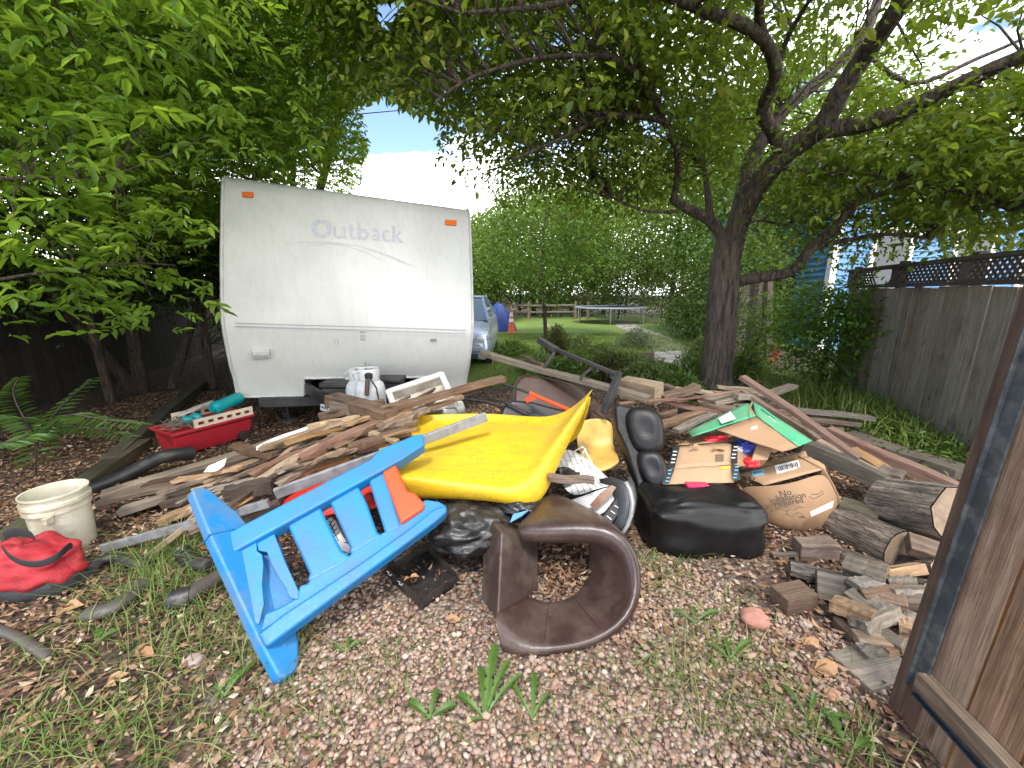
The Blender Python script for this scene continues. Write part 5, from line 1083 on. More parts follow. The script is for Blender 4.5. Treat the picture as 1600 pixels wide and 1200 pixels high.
log(at(1316, 824, 2.33), at(1412, 868, 1.98), .14, 'deeply furrowed bark log below the biggest log', None, 4)
log(at(1318, 880, 2.08), at(1392, 908, 1.82), .085, 'half buried bark log at the bottom of the log pile', None, 5)
log(at(1396, 886, 2.02), at(1475, 894, 1.78), .07, 'split log with grey bark beside the gate', None, 6)
log(at(1424, 922, 1.9), at(1470, 932, 1.6), .07, 'short round log end close to the gate edge', M_logsm, 7)
log(atz(1233, 888, .045), atz(1345, 916, .045), .042, 'thin round timber with a pale broken end at the left of the firewood', M_logsm, 8)
Kb = [(1275, 912, .06, 1342, 928, .06, .13, .035, 55, W_grey, 'grey sawn board offcut on edge beside the thin round timber'), (1216, 940, .04, 1262, 930, .05, .11, .10, 0, W_brn, 'wedge shaped block at the left corner of the firewood'),
      (1330, 922, .10, 1372, 952, .09, .11, .035, 15, W_grey, 'flat offcut crossing the firewood pile centre'), (1350, 940, .09, 1412, 930, .11, .10, .045, 40, W_rot, 'dark firewood board lying over the flat offcut'),
      (1332, 975, .03, 1378, 960, .05, .13, .06, 10, W_brn, 'brown firewood block beneath the dark board'), (1308, 970, .03, 1338, 1000, .03, .05, .05, 0, W_brn, 'narrow upright looking brown block in the leaves'),
      (1345, 1000, .03, 1388, 990, .03, .06, .05, 0, W_grey, 'small grey block above the flat grey board'), (1325, 1050, .015, 1405, 1030, .02, .17, .03, 0, W_grey, 'big flat grey board nearest the gate foot'),
      (1408, 962, .06, 1432, 972, .06, .09, .03, 10, W_grey, 'pale grey offcut peeping out beside the gate'), (1398, 1005, .03, 1425, 1018, .03, .05, .03, 0, W_pale, 'tiny pale offcut touching the gate foot'), (1418, 848, .18, 1470, 866, .16, .12, .06, 20, W_brn, 'brown split wedge under the biggest log')]
for k in range(16):
    cx_, cy_ = rb.uniform(1320, 1425), rb.uniform(885, 1015); cx_ = max(cx_, 1300 + (cy_ - 885) * .25); hl = rb.uniform(18, 34); sl_ = rb.uniform(-.5, .7); zz = .04 + .11 * (1015 - cy_) / 130
    bz(cx_ - hl, cy_ - hl * sl_, zz, cx_ + hl, cy_ + hl * sl_, zz + rb.uniform(-.01, .02), rb.uniform(.05, .10), rb.uniform(.03, .06), rb.choice([W_grey, W_brn, W_grey, W_tan]), 'split firewood piece jumbled among the logs by the gate', roll=rb.uniform(-40, 40), rag=rb.choice([0, .05]), bow=.001, name='firewood_block', cat='firewood', group='split firewood jumbled by the gate')
for x0, y0, z0, x1, y1, z1, w, h, ro, m, lab in Kb: bz(x0, y0, z0, x1, y1, z1, w, h, m, lab, roll=ro, name='firewood_block', cat='firewood', bow=.001)

# ------------------------------------------------------------------ blue plastic playhouse panel
M_bluep = plain('sky_blue_plastic', (.004, .175, .46), .45, .1, 4, (.05, .11, .16), .65, dscale=4); M_bluew = plain('scuffed_blue_plastic', (.008, .16, .41), .5, .12, 5, (.13, .16, .17), .75, dscale=4)
M_blued = plain('blue_plastic_inside', (.01, .14, .36), .5); M_orangep = plain('orange_plastic', (.78, .065, .012), .4, .06)
BP = Plane(at(420, 990, 1.36), at(690, 790, 1.9), at(345, 865, 1.60))
bpl = thing('play_panel', 'bright blue plastic play panel with slats, one of them torn open', 'toy panel', BP.hit(440, 1070))
def ppart(name, L, thick, off, mat, bev=.01, parent=bpl, plane=None, seg=3):
    pl = plane or BP; mb = MB(); mb.slab(pl.pts(L, off), thick, pl.n); return build(mb, name, mat, parent, bevel=bev, seg=seg)
ppart('rail', [(336, 849), (580, 722), (594, 707), (650, 684), (662, 683), (664, 700), (628, 724), (350, 878)], .085, .035, M_bluep, .012)
ppart('rail', [(406, 993), (445, 962), (560, 886), (640, 829), (676, 800), (697, 792), (699, 803), (680, 820), (418, 1015)], .075, .03, M_bluep, .014)
ppart('web', [(404, 990), (413, 958), (438, 948), (462, 934), (468, 914), (480, 911), (487, 901), (533, 876), (546, 867), (552, 857), (590, 836), (603, 829), (608, 820), (634, 808), (664, 780), (686, 783), (698, 790), (650, 828), (560, 890)], .035, .0, M_bluep, .010)
S_ = [[(445, 812), (498, 786), (510, 812), (534, 860), (551, 870), (533, 884), (487, 908), (479, 908), (483, 896)], [(512, 778), (557, 753), (573, 785), (590, 832), (602, 836), (552, 864), (545, 864), (547, 855)], [(574, 745), (600, 732), (628, 824), (603, 836)]]
for L in S_: ppart('slat', L, .05, .004, M_bluep, .014)
ppart('torn_slat', [(356, 870), (402, 846), (403, 862), (411, 868), (413, 885), (411, 915), (414, 945), (406, 978), (399, 974), (384, 920)], .012, .012, M_bluep, .003, seg=1)
ppart('torn_slat', [(401, 848), (428, 832), (446, 878), (468, 926), (466, 938), (452, 934), (447, 920), (437, 905), (425, 884), (417, 863), (404, 861)], .012, .004, M_bluep, .003, seg=1)
ppart('inner_wall', [(392, 862), (432, 842), (462, 925), (444, 955), (408, 955)], .01, -.045, M_blued, .003)
ppart('orange_bracket', [(598, 741), (619, 729), (637, 770), (650, 774), (664, 790), (662, 798), (627, 821)], .09, .025, M_orangep, .012)
T0, T1 = at(297, 768, 1.74), at(437, 1068, 1.26); ax = (T1 - T0); PL = ax.length; ax.normalize()
dv = (at(362, 828, 1.76) - at(320, 852, 1.62)); dv -= ax * dv.dot(ax); dv.normalize(); sv = ax.cross(dv).normalized()
shp = [(0.015, .0), (.0, .02), (.0, .05), (.02, .075), (.08, .10), (.18, .145), (.27, .165), (PL - .25, .165), (PL - .10, .13), (PL - .02, .09), (PL, .06), (PL, .02), (PL - .02, .0), (PL - .2, -.01), (.25, -.01)]
mb = MB(); mb.slab([T0 + ax * x + dv * (y - .01) + sv * .028 for x, y in shp], .056, sv); build(mb, 'post', M_bluew, bpl, bevel=.012, seg=3)
mb = MB(); q = [T0 + ax * .27 + dv * y + sv * s for y, s in ((-.022, .03), (.157, .03), (.157, -.03), (-.022, -.03))]
mb.tube(q + [q[0]], .0035, 5); build(mb, 'seam', M_blued, bpl)

# ------------------------------------------------------------------ red sled under the panel
M_redp = plain('red_plastic', (.62, .03, .015), .4, .15, 5, (.2, .05, .03), .4)
mb = MB(); mb.grid([P3([(425, 790, 2.25), (500, 742, 2.45), (545, 724, 2.5), (588, 712, 2.55)]), P3([(438, 800, 2.12), (505, 770, 2.2), (548, 752, 2.25), (592, 745, 2.28)]), P3([(455, 812, 2.05), (508, 790, 2.08), (552, 778, 2.1), (596, 770, 2.12)]), P3([(475, 818, 2.04), (510, 806, 2.04), (554, 800, 2.05), (598, 798, 2.06)])])
sled = thing('sled', 'red plastic sled partly hidden behind the blue panel', 'sled', atz(520, 830)); build(mb, 'shell', M_redp, sled, solid=.012, subsurf=1)
mb = MB(); c = at(577, 778, 2.07); mb.lathe(c, [(.001, .0), (.018, .004), (.026, .014), (.03, .012)], 16, (C0 - c)); build(mb, 'dimple', M_redp, sled)

# ------------------------------------------------------------------ yellow slide
def yellow():
    t = NT('yellow_plastic'); v = t.coord(); sp = t.noise(v, 60, 4, .6); m = t.noise(v, 3, 6)
    c = t.ramp(m, [(.3, (.56, .35, .008)), (.7, (.64, .42, .012))]); msk = t.math('MULTIPLY', t.ramp(sp, [(.53, (0, 0, 0)), (.66, (.75,) * 3)]), t.ramp(t.noise(t.coord(loc=(2, 5, 1)), 4, 4), [(.38, (0, 0, 0)), (.6, (1, 1, 1))]))
    return t.bsdf(t.mix(t.ramp(t.noise(t.coord((2, 9, 9)), 2.2, 8, .7), [(.47, (0, 0, 0)), (.72, (.6,) * 3)]), t.mix(msk, c, (.30, .19, .015)), (.28, .19, .04)), .48, bump=sp, bd=.002, bs=.4)
M_yel = yellow()
YG = [[(525, 652, 3.0), (600, 650, 3.0), (680, 647, 2.95), (760, 644, 2.95), (820, 650, 2.9), (866, 652, 2.82), (903, 632, 2.7), (929, 604, 2.62)],
      [(540, 668, 2.95), (610, 668, 2.93), (685, 666, 2.9), (765, 663, 2.88), (822, 664, 2.82), (864, 668, 2.75), (897, 648, 2.66), (926, 609, 2.60)],
      [(590, 700, 2.6), (640, 690, 2.62), (700, 678, 2.66), (765, 669, 2.68), (825, 671, 2.66), (862, 678, 2.58), (891, 655, 2.56), (924, 612, 2.58)],
      [(606, 722, 2.32), (660, 716, 2.36), (715, 708, 2.42), (765, 704, 2.44), (815, 706, 2.42), (850, 702, 2.42), (883, 664, 2.48), (922, 616, 2.56)],
      [(618, 742, 2.12), (680, 746, 2.10), (740, 751, 2.10), (788, 756, 2.10), (818, 752, 2.10), (845, 722, 2.2), (878, 676, 2.4), (920, 620, 2.54)],
      [(618, 748, 2.10), (680, 754, 2.07), (740, 760, 2.05), (792, 765, 2.03), (822, 762, 2.04), (848, 729, 2.17), (879, 681, 2.39), (919, 623, 2.53)],
      [(622, 776, 2.12), (685, 775, 2.08), (745, 777, 2.05), (797, 784, 2.03), (838, 794, 2.04), (855, 752, 2.17), (879, 698, 2.38), (916, 636, 2.52)],
      [(626, 779, 2.15), (685, 778, 2.12), (745, 780, 2.09), (797, 787, 2.07), (842, 795, 2.10), (862, 752, 2.22), (884, 700, 2.43), (917, 637, 2.54)]]
slide = thing('slide_section', 'bright yellow plastic slide section with an upturned corner in the middle of the pile', 'slide', atz(740, 800))
mb = MB(); mb.grid([P3(r) for r in YG]); build(mb, 'shell', M_yel, slide, solid=.012, subsurf=2)
mb = MB(); mb.grid([P3([(864, 664, 2.84), (896, 646, 2.76), (928, 608, 2.68)]), P3([(866, 680, 2.84), (898, 668, 2.77), (922, 632, 2.70)]), P3([(874, 698, 2.82), (900, 692, 2.78), (913, 662, 2.72)])]); build(mb, 'end_wall', M_yel, slide, solid=.012, subsurf=2)

# ------------------------------------------------------------------ brown vinyl ring in front
M_vin3 = plain('dusty_vinyl', (.050, .029, .025), .5, .2, 5, (.17, .14, .11), .7, bd=.0015, dscale=3.5); M_vin = plain('brown_vinyl', (.046, .025, .021), .36, .22, 5, (.20, .16, .125), .4, bd=.0015, dscale=2.6)
RO = [((804, 824, 1.80), (810, 848, 1.775), (834, 838, 2.0), (850, 775, 2.22)), ((868, 819, 1.77), (872, 849, 1.745), (880, 838, 2.0), (857, 755, 2.26)), ((930, 816, 1.745), (926, 849, 1.725), (917, 838, 1.98), (882, 770, 2.22)), ((965, 825, 1.71), (950, 855, 1.69), (920, 844, 1.96), (930, 795, 2.15)),
      ((991, 850, 1.66), (970, 873, 1.66), (919, 868, 1.92), (972, 825, 2.05)), ((1003, 887, 1.60), (980, 900, 1.61), (917, 890, 1.89), (995, 862, 1.95)), ((1003, 930, 1.53), (980, 933, 1.55), (913, 906, 1.82), (1003, 905, 1.88)), ((990, 968, 1.47), (967, 961, 1.50), (906, 920, 1.74), (996, 945, 1.8)), ((957, 998, 1.43), (938, 985, 1.46), (893, 931, 1.69), (965, 975, 1.72)),
      ((907, 1020, 1.395), (896, 1000, 1.43), (873, 938, 1.66), (915, 998, 1.70)), ((850, 1027, 1.385), (850, 1004, 1.42), (858, 940, 1.66), (855, 1002, 1.70)), ((812, 1029, 1.38), (812, 1004, 1.415), (846, 938, 1.67), (815, 1000, 1.70)), ((792, 1022, 1.39), (776, 968, 1.465), (834, 932, 1.70), (778, 985, 1.68)), ((783, 1018, 1.39), (768, 962, 1.47), (828, 930, 1.71), (770, 982, 1.68))]
RS = RO; mb = MB(); G = []
for a_, s in enumerate(RO):
    o, i_, j, k = P3(s); G.append([o, (o * .5 + i_ * .5) + (C0 - o).normalized() * (.026 if 0 < a_ < 11 else .008), i_, i_.lerp(j, .12), i_.lerp(j, .5), j.lerp(i_, .06), j, j.lerp(k, .1), (j + k) / 2, k, k.lerp(o, .5), o.lerp(k, .1)])
n = len(G); K_ = len(G[0])
for a in range(n - 1):
    for b in range(K_):
        A2, B2 = G[a], G[a + 1]; mb.add([A2[b], A2[(b + 1) % K_], B2[(b + 1) % K_], B2[b]], [(0, 1, 2, 3)], 0, True)
for r_, sc2 in ((G[0], 1), (G[-1], -1)):
    c = sum(r_, Vector()) / K_; m_ = [p.lerp(c, .12) for p in r_]
    for b in range(K_): mb.add([r_[b], r_[(b + 1) % K_], m_[(b + 1) % K_], m_[b]], [(0, 1, 2, 3)], 0, True)
    mb.add(m_, [list(range(K_))], 0, True)
ring_mb = merge(mb)
mb = ring_mb
ring = thing('chair_armrest', 'dark brown vinyl armrest shaped like a D ring lying in front on the gravel', 'armrest', atz(880, 1010)); build(mb, 'padding', M_vin, ring, subsurf=1)
mb = MB()
E0, E1, J0, J1, K0, K1 = P3([(777, 962, 1.485), (784, 832, 1.77), (842, 934, 1.75), (842, 840, 2.0), (751, 930, 1.70), (757, 796, 2.06)]); e_ = Vector((0, 0, .025))
mb.add([E0 - e_, J0 - e_, K0 - e_, E1, J1, K1], [(0, 1, 4, 3), (1, 2, 5, 4), (2, 0, 3, 5), (3, 4, 5), (0, 2, 1)]); build(merge(mb), 'side_plate', M_vin3, ring, bevel=.014, seg=3); mb = MB()
for s in (8, 10, 6):
    o, i_, j, k = P3(RS[s]); mb.tube([o * .6 + i_ * .4 + (C0 - o).normalized() * .012, i_ + Vector((0, 0, .008)), (i_ + j) / 2 + Vector((0, 0, .006)), j + Vector((0, 0, .002))], .0012, 5)
build(mb, 'seam', plain('vinyl_seam', (.03, .018, .016), .6), ring)

# ------------------------------------------------------------------ brown club chair at the back, trimmer, black frame
M_vin2 = plain('dark_brown_vinyl', (.045, .022, .016), .33, .2, 4, (.13, .09, .06), .3)
cc = thing('club_chair', 'dark brown vinyl chair with rounded back behind the yellow slide', 'chair', atz(865, 670, 0.0))
pl = Plane(at(860, 610, 3.5), at(920, 615, 3.5), at(860, 585, 3.62)); ppart('backrest', [(800, 640), (802, 600), (809, 588), (820, 583), (850, 586), (885, 594), (912, 604), (922, 616), (926, 650), (900, 668), (802, 668)], .16, .0, M_vin2, .05, cc, pl, 5)
pl = Plane(at(820, 632, 3.3), at(880, 640, 3.3), at(820, 650, 3.25)); ppart('seat', [(778, 655), (786, 632), (800, 624), (830, 626), (868, 636), (905, 644), (905, 670), (780, 670)], .22, .0, plain('black_seat', (.022, .018, .018), .4), .04, cc, pl, 4)
tm = thing('string_trimmer', 'string trimmer with black shaft and orange handle leaning on the brown chair', 'trimmer', at(770, 600, 3.3))
mb = MB(); mb.tube([at(777, 596, 3.4), at(832, 616, 3.2)], .012, 8); mb.tube([at(765, 622, 3.3), at(798, 632, 3.25), at(830, 645, 3.2)], .012, 8); build(mb, 'shaft', M_ch, tm)
mb = MB(); mb.tube([at(828, 614, 3.2), at(845, 622, 3.15), at(890, 641, 3.0)], .016, 8); mb.bar(at(822, 626, 3.18), at(838, 618, 3.17), .03, .035); build(mb, 'handle', M_orangep, tm)
mb = MB(); mb.tube([at(722, 623, 3.7), at(760, 628, 3.5), at(800, 642, 3.3)], .012, 8); mb.tube([at(740, 616, 3.7), at(722, 623, 3.7), at(726, 640, 3.6)], .012, 8)
tag(build(mb, 'bent_pipe', M_ch), 'bent black metal tube between the white roll and the yellow slide', 'metal tube')
bf = thing('bed_frame', 'black metal bed frame piece leaning up above the long grey plank', 'metal frame', atz(945, 655))
for a, b_, w, h in (((842, 531, 3.75), (869, 547, 3.6), .06, .05), ((866, 545, 3.6), (967, 586, 3.1), .03, .03), ((868, 548, 3.6), (850, 574, 3.6), .03, .03), ((930, 570, 3.3), (906, 591, 3.3), .022, .022), ((968, 580, 3.05), (943, 646, 2.95), .05, .04)):
    mb = MB(); mb.bar(at(*a), at(*b_), w, h); build(mb, 'rail', M_ch, bf, bevel=.004, seg=1)
for t_ in (.2, .45, .7, .9):
    p = at(866, 545, 3.6).lerp(at(967, 586, 3.1), t_); mb = MB(); mb.box(p + Vector((-.012, -.012, -.045)), p + Vector((.012, .012, 0))); build(mb, 'lug', M_ch, bf)

# ------------------------------------------------------------------ white crate, roll and cups near the tongue
M_wp = plain('dirty_white_plastic', (.66, .66, .63), .5, .1, 5, (.36, .30, .24), .5, dscale=5)
pl = Plane(at(614, 625, 3.45), at(700, 597, 3.5), at(640, 602, 3.6)); cr = thing('white_crate', 'white plastic tray frame with stained bottom tipped against the boards', 'crate', at(660, 640, 3.5))
O = [pl.hit(*q) for q in ((607, 612), (690, 585), (711, 632), (622, 650))]
for i in range(4): mb = MB(); a, b_ = O[i], O[(i + 1) % 4]; mb.tube([a, b_], .028, 10); build(mb, 'rim', M_wp, cr, sharp=60)
mb = MB(); mb.slab([p - pl.n * .10 for p in O], .008, pl.n)
for i in range(4):
    a, b_ = O[i], O[(i + 1) % 4]; mb.add([a, b_, b_ - pl.n * .1, a - pl.n * .1], [(0, 1, 2, 3)])
build(mb, 'tray', plain('stained_white', (.50, .46, .40), .7, .15, 5, (.16, .11, .07), .9, dscale=4), cr)
ra, rb2 = at(690, 643, 3.2), at(722, 636, 3.3); mb = MB(); d = (ra - rb2); mb.lathe(rb2, [(.02, 0), (.055, 0), (.055, d.length), (.022, d.length), (.022, 0.01)], 20, d); tag(build(mb, 'paper_roll', M_wp), 'white roll lying beside the white crate above the yellow slide', 'roll')

# ------------------------------------------------------------------ black armchair
def black_vinyl():
    t = NT('black_vinyl'); v = t.coord(); n = t.noise(v, 6, 3, .5); f = t.noise(v, 70, 3)
    return t.bsdf(t.ramp(n, [(.3, (.003, .003, .0035)), (.7, (.007, .007, .0075))]), t.ramp(n, [(.3, (.36,) * 3), (.7, (.52,) * 3)]), bump=t.math('ADD', n, t.math('MULTIPLY', f, .15)), bd=.02, bs=.28, **{'Specular IOR Level': .35})
M_bv = black_vinyl(); ac = thing('black_armchair', 'black vinyl armchair lying on its side with one padded arm on the ground', 'armchair', atz(1080, 872))
pl = Plane(at(1000, 775, 2.35), at(1040, 765, 2.35), at(970, 640, 2.75)); ppart('backrest', [(960, 634), (968, 631), (1000, 640), (1014, 700), (1022, 740), (1024, 768), (1000, 776), (992, 745), (978, 700), (963, 670)], .22, .0, plain('matt_black_vinyl', (.006, .006, .0065), .62, .3, 7), .02, ac, pl, 3)
for L, yy in (([(984, 646), (992, 634), (1010, 632), (1028, 640), (1036, 655), (1038, 690), (1034, 708), (1012, 714), (996, 702), (988, 672)], 2.62), ([(998, 704), (1014, 700), (1030, 702), (1038, 718), (1043, 742), (1040, 762), (1022, 769), (1008, 756), (1002, 730)], 2.48)):
    L = [(1011 + (x - 1014) * 1.22, y) for x, y in L]
    pc = Plane(at(1010, L[0][1], yy), at(1036, L[0][1], yy - .03), at(1010, L[0][1] + 60, yy - .12)); mb = MB(); k = len(L); cxx = sum(q[0] for q in L) / k; cyy = sum(q[1] for q in L) / k
    rings = [[pc.hit(cxx + (x - cxx) * f, cyy + (y - cyy) * f, o_) for x, y in L] for f, o_ in ((1, -.14), (1.0, -.03), (.93, .01), (.6, .03), (.2, .022))]
    for r_ in rings: r_.append(r_[0])
    mb.grid(rings); mb.add(rings[-1][:-1], [list(range(k))]); build(merge(mb), 'cushion', M_bv, ac, subsurf=2)
pl = Plane(at(1000, 856, 2.03), at(1172, 876, 2.0), at(1010, 800, 2.12))
ac_c = at(1092, 815, 2.26); build(blobmesh(Vector((ac_c.x - .02, ac_c.y, .135)), (.35, .25, .19), 8, .10, 1.8, (32, 52), sq=.47, fold=.06), 'arm', M_bv, ac, subsurf=1)
build(blobmesh(at(1163, 795, 2.28), (.10, .13, .06), 8, .2, 2.0, flat_bottom=False, fold=.22), 'crumpled_pad', M_bv, ac, subsurf=1)

# ------------------------------------------------------------------ pale yellow child chair, white brick panel, black shell
M_cy = plain('pale_yellow_plastic', (.66, .42, .10), .45, .1, 5, (.20, .13, .07), .55, dscale=7)
mb = MB(); mb.grid([P3([(905, 656, 3.0), (930, 652, 3.02), (957, 655, 3.0)]), P3([(900, 680, 2.95), (930, 676, 3.0), (960, 678, 2.96)]), P3([(900, 698, 2.9), (930, 702, 2.95), (958, 700, 2.9)]), P3([(908, 714, 2.8), (936, 716, 2.82), (966, 708, 2.78)]), P3([(916, 730, 2.62), (940, 734, 2.6), (969, 718, 2.64)]), P3([(918, 736, 2.62), (940, 741, 2.6), (968, 725, 2.64)])])
tag(build(mb, 'child_seat', M_cy, solid=.02, subsurf=2), 'pale yellow moulded child chair seat beside the black armchair', 'child chair')
def brickm():
    t = NT('white_brick_pattern'); tc = t.n('TexCoord'); b = t.n('TexBrick', Vector=tc.outputs['Object'], Scale=1.0)
    b.inputs['Color1'].default_value = (.66, .66, .64, 1); b.inputs['Color2'].default_value = (.60, .60, .58, 1); b.inputs['Mortar'].default_value = (.22, .22, .23, 1)
    b.inputs['Mortar Size'].default_value = .003; b.inputs['Brick Width'].default_value = .085; b.inputs['Row Height'].default_value = .036
    return t.bsdf(b.outputs['Color'], .5)
def xform(obs, mw):                                     # re-seat meshes into frame mw so that patterns follow the piece
    iv = mw.inverted()
    for o in obs: o.data.transform(iv @ Matrix.Translation(o.location)); o.matrix_basis = mw
wpn = [[(868, 702, 2.75), (888, 700, 2.74), (906, 708, 2.70), (926, 724, 2.65)], [(862, 722, 2.6), (890, 724, 2.58), (920, 730, 2.54), (944, 740, 2.5)], [(872, 752, 2.42), (898, 752, 2.40), (925, 752, 2.38), (957, 752, 2.36)], [(892, 778, 2.25), (915, 772, 2.24), (938, 762, 2.24), (966, 758, 2.26)]]
mb = MB(); mb.grid([P3(r) for r in wpn]); wb = thing('playhouse_wall', 'white plastic playhouse panel moulded with a brick pattern, broken open at one end', 'toy panel', at(915, 775, 2.3))
o = build(mb, 'shell', brickm(), None, solid=.012, subsurf=2); a_, b_, c_ = P3([(892, 765, 2.3), (868, 702, 2.75), (957, 752, 2.36)]); xform([o], frame(o.location.copy(), b_ - a_, (b_ - a_).cross(c_ - a_)))
ORIG[o.name] = o.matrix_basis.translation.copy(); o.parent = wb; o.matrix_parent_inverse = Matrix.Translation(-ORIG[wb.name])
mb = MB(); mb.grid([P3([(893, 781, 2.24), (917, 773, 2.23), (940, 764, 2.23), (965, 758, 2.25)]), P3([(905, 796, 2.22), (925, 792, 2.2), (948, 782, 2.2), (968, 772, 2.24)]), P3([(918, 796, 2.18), (934, 806, 2.14), (952, 796, 2.16), (968, 776, 2.22)])]); build(mb, 'end_wall', plain('grey_white_plastic', (.55, .55, .55), .5), wb, solid=.01)
mb = MB(); pl = Plane(at(925, 790, 2.17), at(955, 762, 2.21), at(935, 770, 2.20)); mb.slab(pl.pts([(921, 789), (938, 770), (955, 758), (962, 761), (950, 778), (930, 796)], .02), .012, pl.n); build(mb, 'rotten_core', plain('rusty_core', (.18, .08, .04), .9, .5, 9, (.35, .25, .18), .8), wb)
for pts in (((896, 706, 2.66), (910, 698, 2.62), (915, 702, 2.6), (902, 722, 2.56)), ((905, 716, 2.6), (915, 705, 2.5), (924, 722, 2.5), (926, 728, 2.48))):
    mb = MB(); mb.tube(P3(pts), .006, 6); build(mb, 'cord', M_hose, wb)
sh_ = thing('black_shell', 'black shell with a silver rim leaning between the brick panel and black armchair', 'shell', atz(985, 850))
arc = [(977, 752, 2.18), (984, 766, 2.14), (988, 785, 2.10), (986, 805, 2.06), (980, 822, 2.04), (971, 835, 2.03)]
mb = MB(); A3 = P3(arc); mb.grid([[p + Vector((dx, dy, dz)) for p in A3] for dx, dy, dz in ((-.012, 0, 0), (.0, -.012, .0), (.012, 0, 0))]); build(mb, 'rim', plain('silver_rim', (.55, .56, .58), .35, metallic=.4), sh_, solid=.006)
mb = MB(); mb.grid([[p + Vector((.012, 0, 0)) for p in A3], [p + Vector((.05, .08, 0)) for p in A3], [p + Vector((.06, .2, -.02)) for p in A3]]); mb.grid([[p + Vector((-.012, .01, 0)) for p in A3], [p + Vector((-.06, .10, -.02)) for p in A3], [p + Vector((-.12, .15, -.06)) for p in A3]]); build(mb, 'body', plain('dark_grey_shell', (.04, .042, .045), .4), sh_, solid=.006)
pl = Plane(at(950, 805, 2.12), at(965, 790, 2.16), at(960, 820, 2.08)); st2 = ppart('striped_pad', [(936, 812), (966, 772), (972, 778), (972, 800), (955, 822)], .05, 0, M_bv, .012, sh_, pl)
mb = MB()
for k in range(3): ribbon(mb, pl, [(948 + 6 * k, 806 - 8 * k), (955 + 6 * k, 812 - 9 * k)], 1.6, .003)
build(mb, 'stripe', plain('stripe_white', (.6, .6, .6), .5), st2)

# ------------------------------------------------------------------ cardboard boxes
def cardm(name, c, damt=.35):
    t = NT(name); v = t.coord(); n = t.noise(v, 5, 6); fl = t.noise(t.coord((4, 90, 4)), 1.0, 3); d = t.noise(v, 2.4, 8, .7)
    b = t.ramp(n, [(.3, mul(c, .86)), (.7, mul(c, 1.06))]); b = t.mix(t.ramp(d, [(.46, (0, 0, 0)), (.7, (damt,) * 3)]), b, mul(c, .45))
    return t.bsdf(b, .8, bump=t.math('ADD', n, t.math('MULTIPLY', fl, .3)), bd=.006, bs=.5)
M_card = cardm('cardboard', (.31, .185, .10)); M_card2 = cardm('cardboard_light', (.37, .235, .135), .2); M_ink = plain('ink_black', (.05, .035, .03), .8); M_lab = plain('label_paper', (.68, .68, .68), .5)
def flap(name, L, mat, parent, thick=.006, bev=0, sub=0):
    P = P3(L); mb = MB()
    if len(P) == 4:
        a, b, c, d = P; n = 6; rr = random.Random(len(name) + int(L[0][0])); nn = (b - a).cross(d - a).normalized()
        mb.grid([[(a.lerp(b, i / n)).lerp(d.lerp(c, i / n), j / n) + nn * rr.uniform(-.003, .003) for i in range(n + 1)] for j in range(n + 1)])
    else: mb.add(P, [list(range(len(P)))])
    return build(mb, name, mat, parent, solid=thick)
tb_ = thing('cardboard_box', 'bulging torn cardboard box printed with installation words and doodles', 'cardboard box', atz(1240, 845))
mid = lambda a, b, t: tuple(x + (y - x) * t for x, y in zip(a, b))
GR = [[(1152, 757, 2.62), (1194, 760, 2.46), (1246, 753, 2.40), (1288, 733, 2.46)], [(1168, 780, 2.52), (1202, 784, 2.36), (1252, 778, 2.31), (1304, 760, 2.40)], [(1184, 803, 2.44), (1212, 808, 2.31), (1256, 804, 2.27), (1315, 785, 2.36)], [(1194, 818, 2.40), (1220, 826, 2.30), (1258, 826, 2.27), (1306, 812, 2.34)], [(1204, 824, 2.42), (1232, 835, 2.34), (1262, 836, 2.33), (1298, 828, 2.36)]]
mb = MB(); mb.grid([P3(r) for r in GR]); build(mb, 'front_wall', M_card, tb_, solid=.006, subsurf=2)
mb = MB(); fr = P3([GR[0][3], GR[1][3], GR[2][3], GR[3][3], GR[4][3]]); mb.grid([fr, [p + Vector((-.02, .22, .0)) for p in fr]]); fl_ = P3([r[0] for r in GR]); mb.grid([fl_, [p + Vector((.12, .2, 0)) for p in fl_]]); build(mb, 'side_wall', M_card, tb_, solid=.006)
bt = P3(GR[4]); mb = MB(); mb.grid([bt, [p + Vector((0, .25, .02)) for p in bt]]); build(mb, 'bottom', M_card, tb_, solid=.006)
FP = Plane(at(1194, 772, 2.40), at(1252, 778, 2.31), at(1222, 812, 2.29))
ux = (FP.hit(1250, 770) - FP.hit(1200, 779)); uy = FP.hit(1228, 760) - FP.hit(1230, 790)
for s, (x, y), sz in (('No', (1226, 771), .052), ('installation', (1229, 778.5), .047), ('required', (1231, 785.5), .047)):
    text_mesh(s, FP.hit(x, y, .030), ux, uy, sz, M_ink, tb_, bold=.0008)
mb = MB()
for pts in ([(1226, 800), (1232, 796), (1240, 797), (1248, 792), (1254, 794)], [(1228, 804), (1236, 808), (1246, 801), (1252, 804)], [(1262, 776), (1270, 780), (1280, 775), (1286, 771), (1283, 768), (1276, 773), (1266, 773)], [(1230, 798), (1227, 803), (1232, 806)], [(1244, 806), (1251, 808), (1256, 805)]):
    ribbon(mb, FP, pts, 1.0, .032)
ribbon(mb, FP, [(1247, 810), (1252, 807), (1257, 810)], [1, 4, 1], .033); build(mb, 'doodle', M_ink, tb_)
mb = MB(); mb.slab(FP.pts([(1264, 800), (1300, 783), (1298, 793), (1266, 807)], .04), .002, FP.n); build(mb, 'label', M_lab, tb_)
flap('flap', [(1150, 739, 2.66), (1262, 713, 2.66), (1290, 733, 2.47), (1194, 758, 2.47)], M_card2, tb_)
flap('flap', [(1148, 737, 2.72), (1200, 722, 2.76), (1258, 704, 2.78), (1264, 718, 2.68)], M_card, tb_)
flap('flap', [(1262, 713, 2.66), (1288, 726, 2.60), (1292, 742, 2.50), (1276, 728, 2.56)], M_card2, tb_)
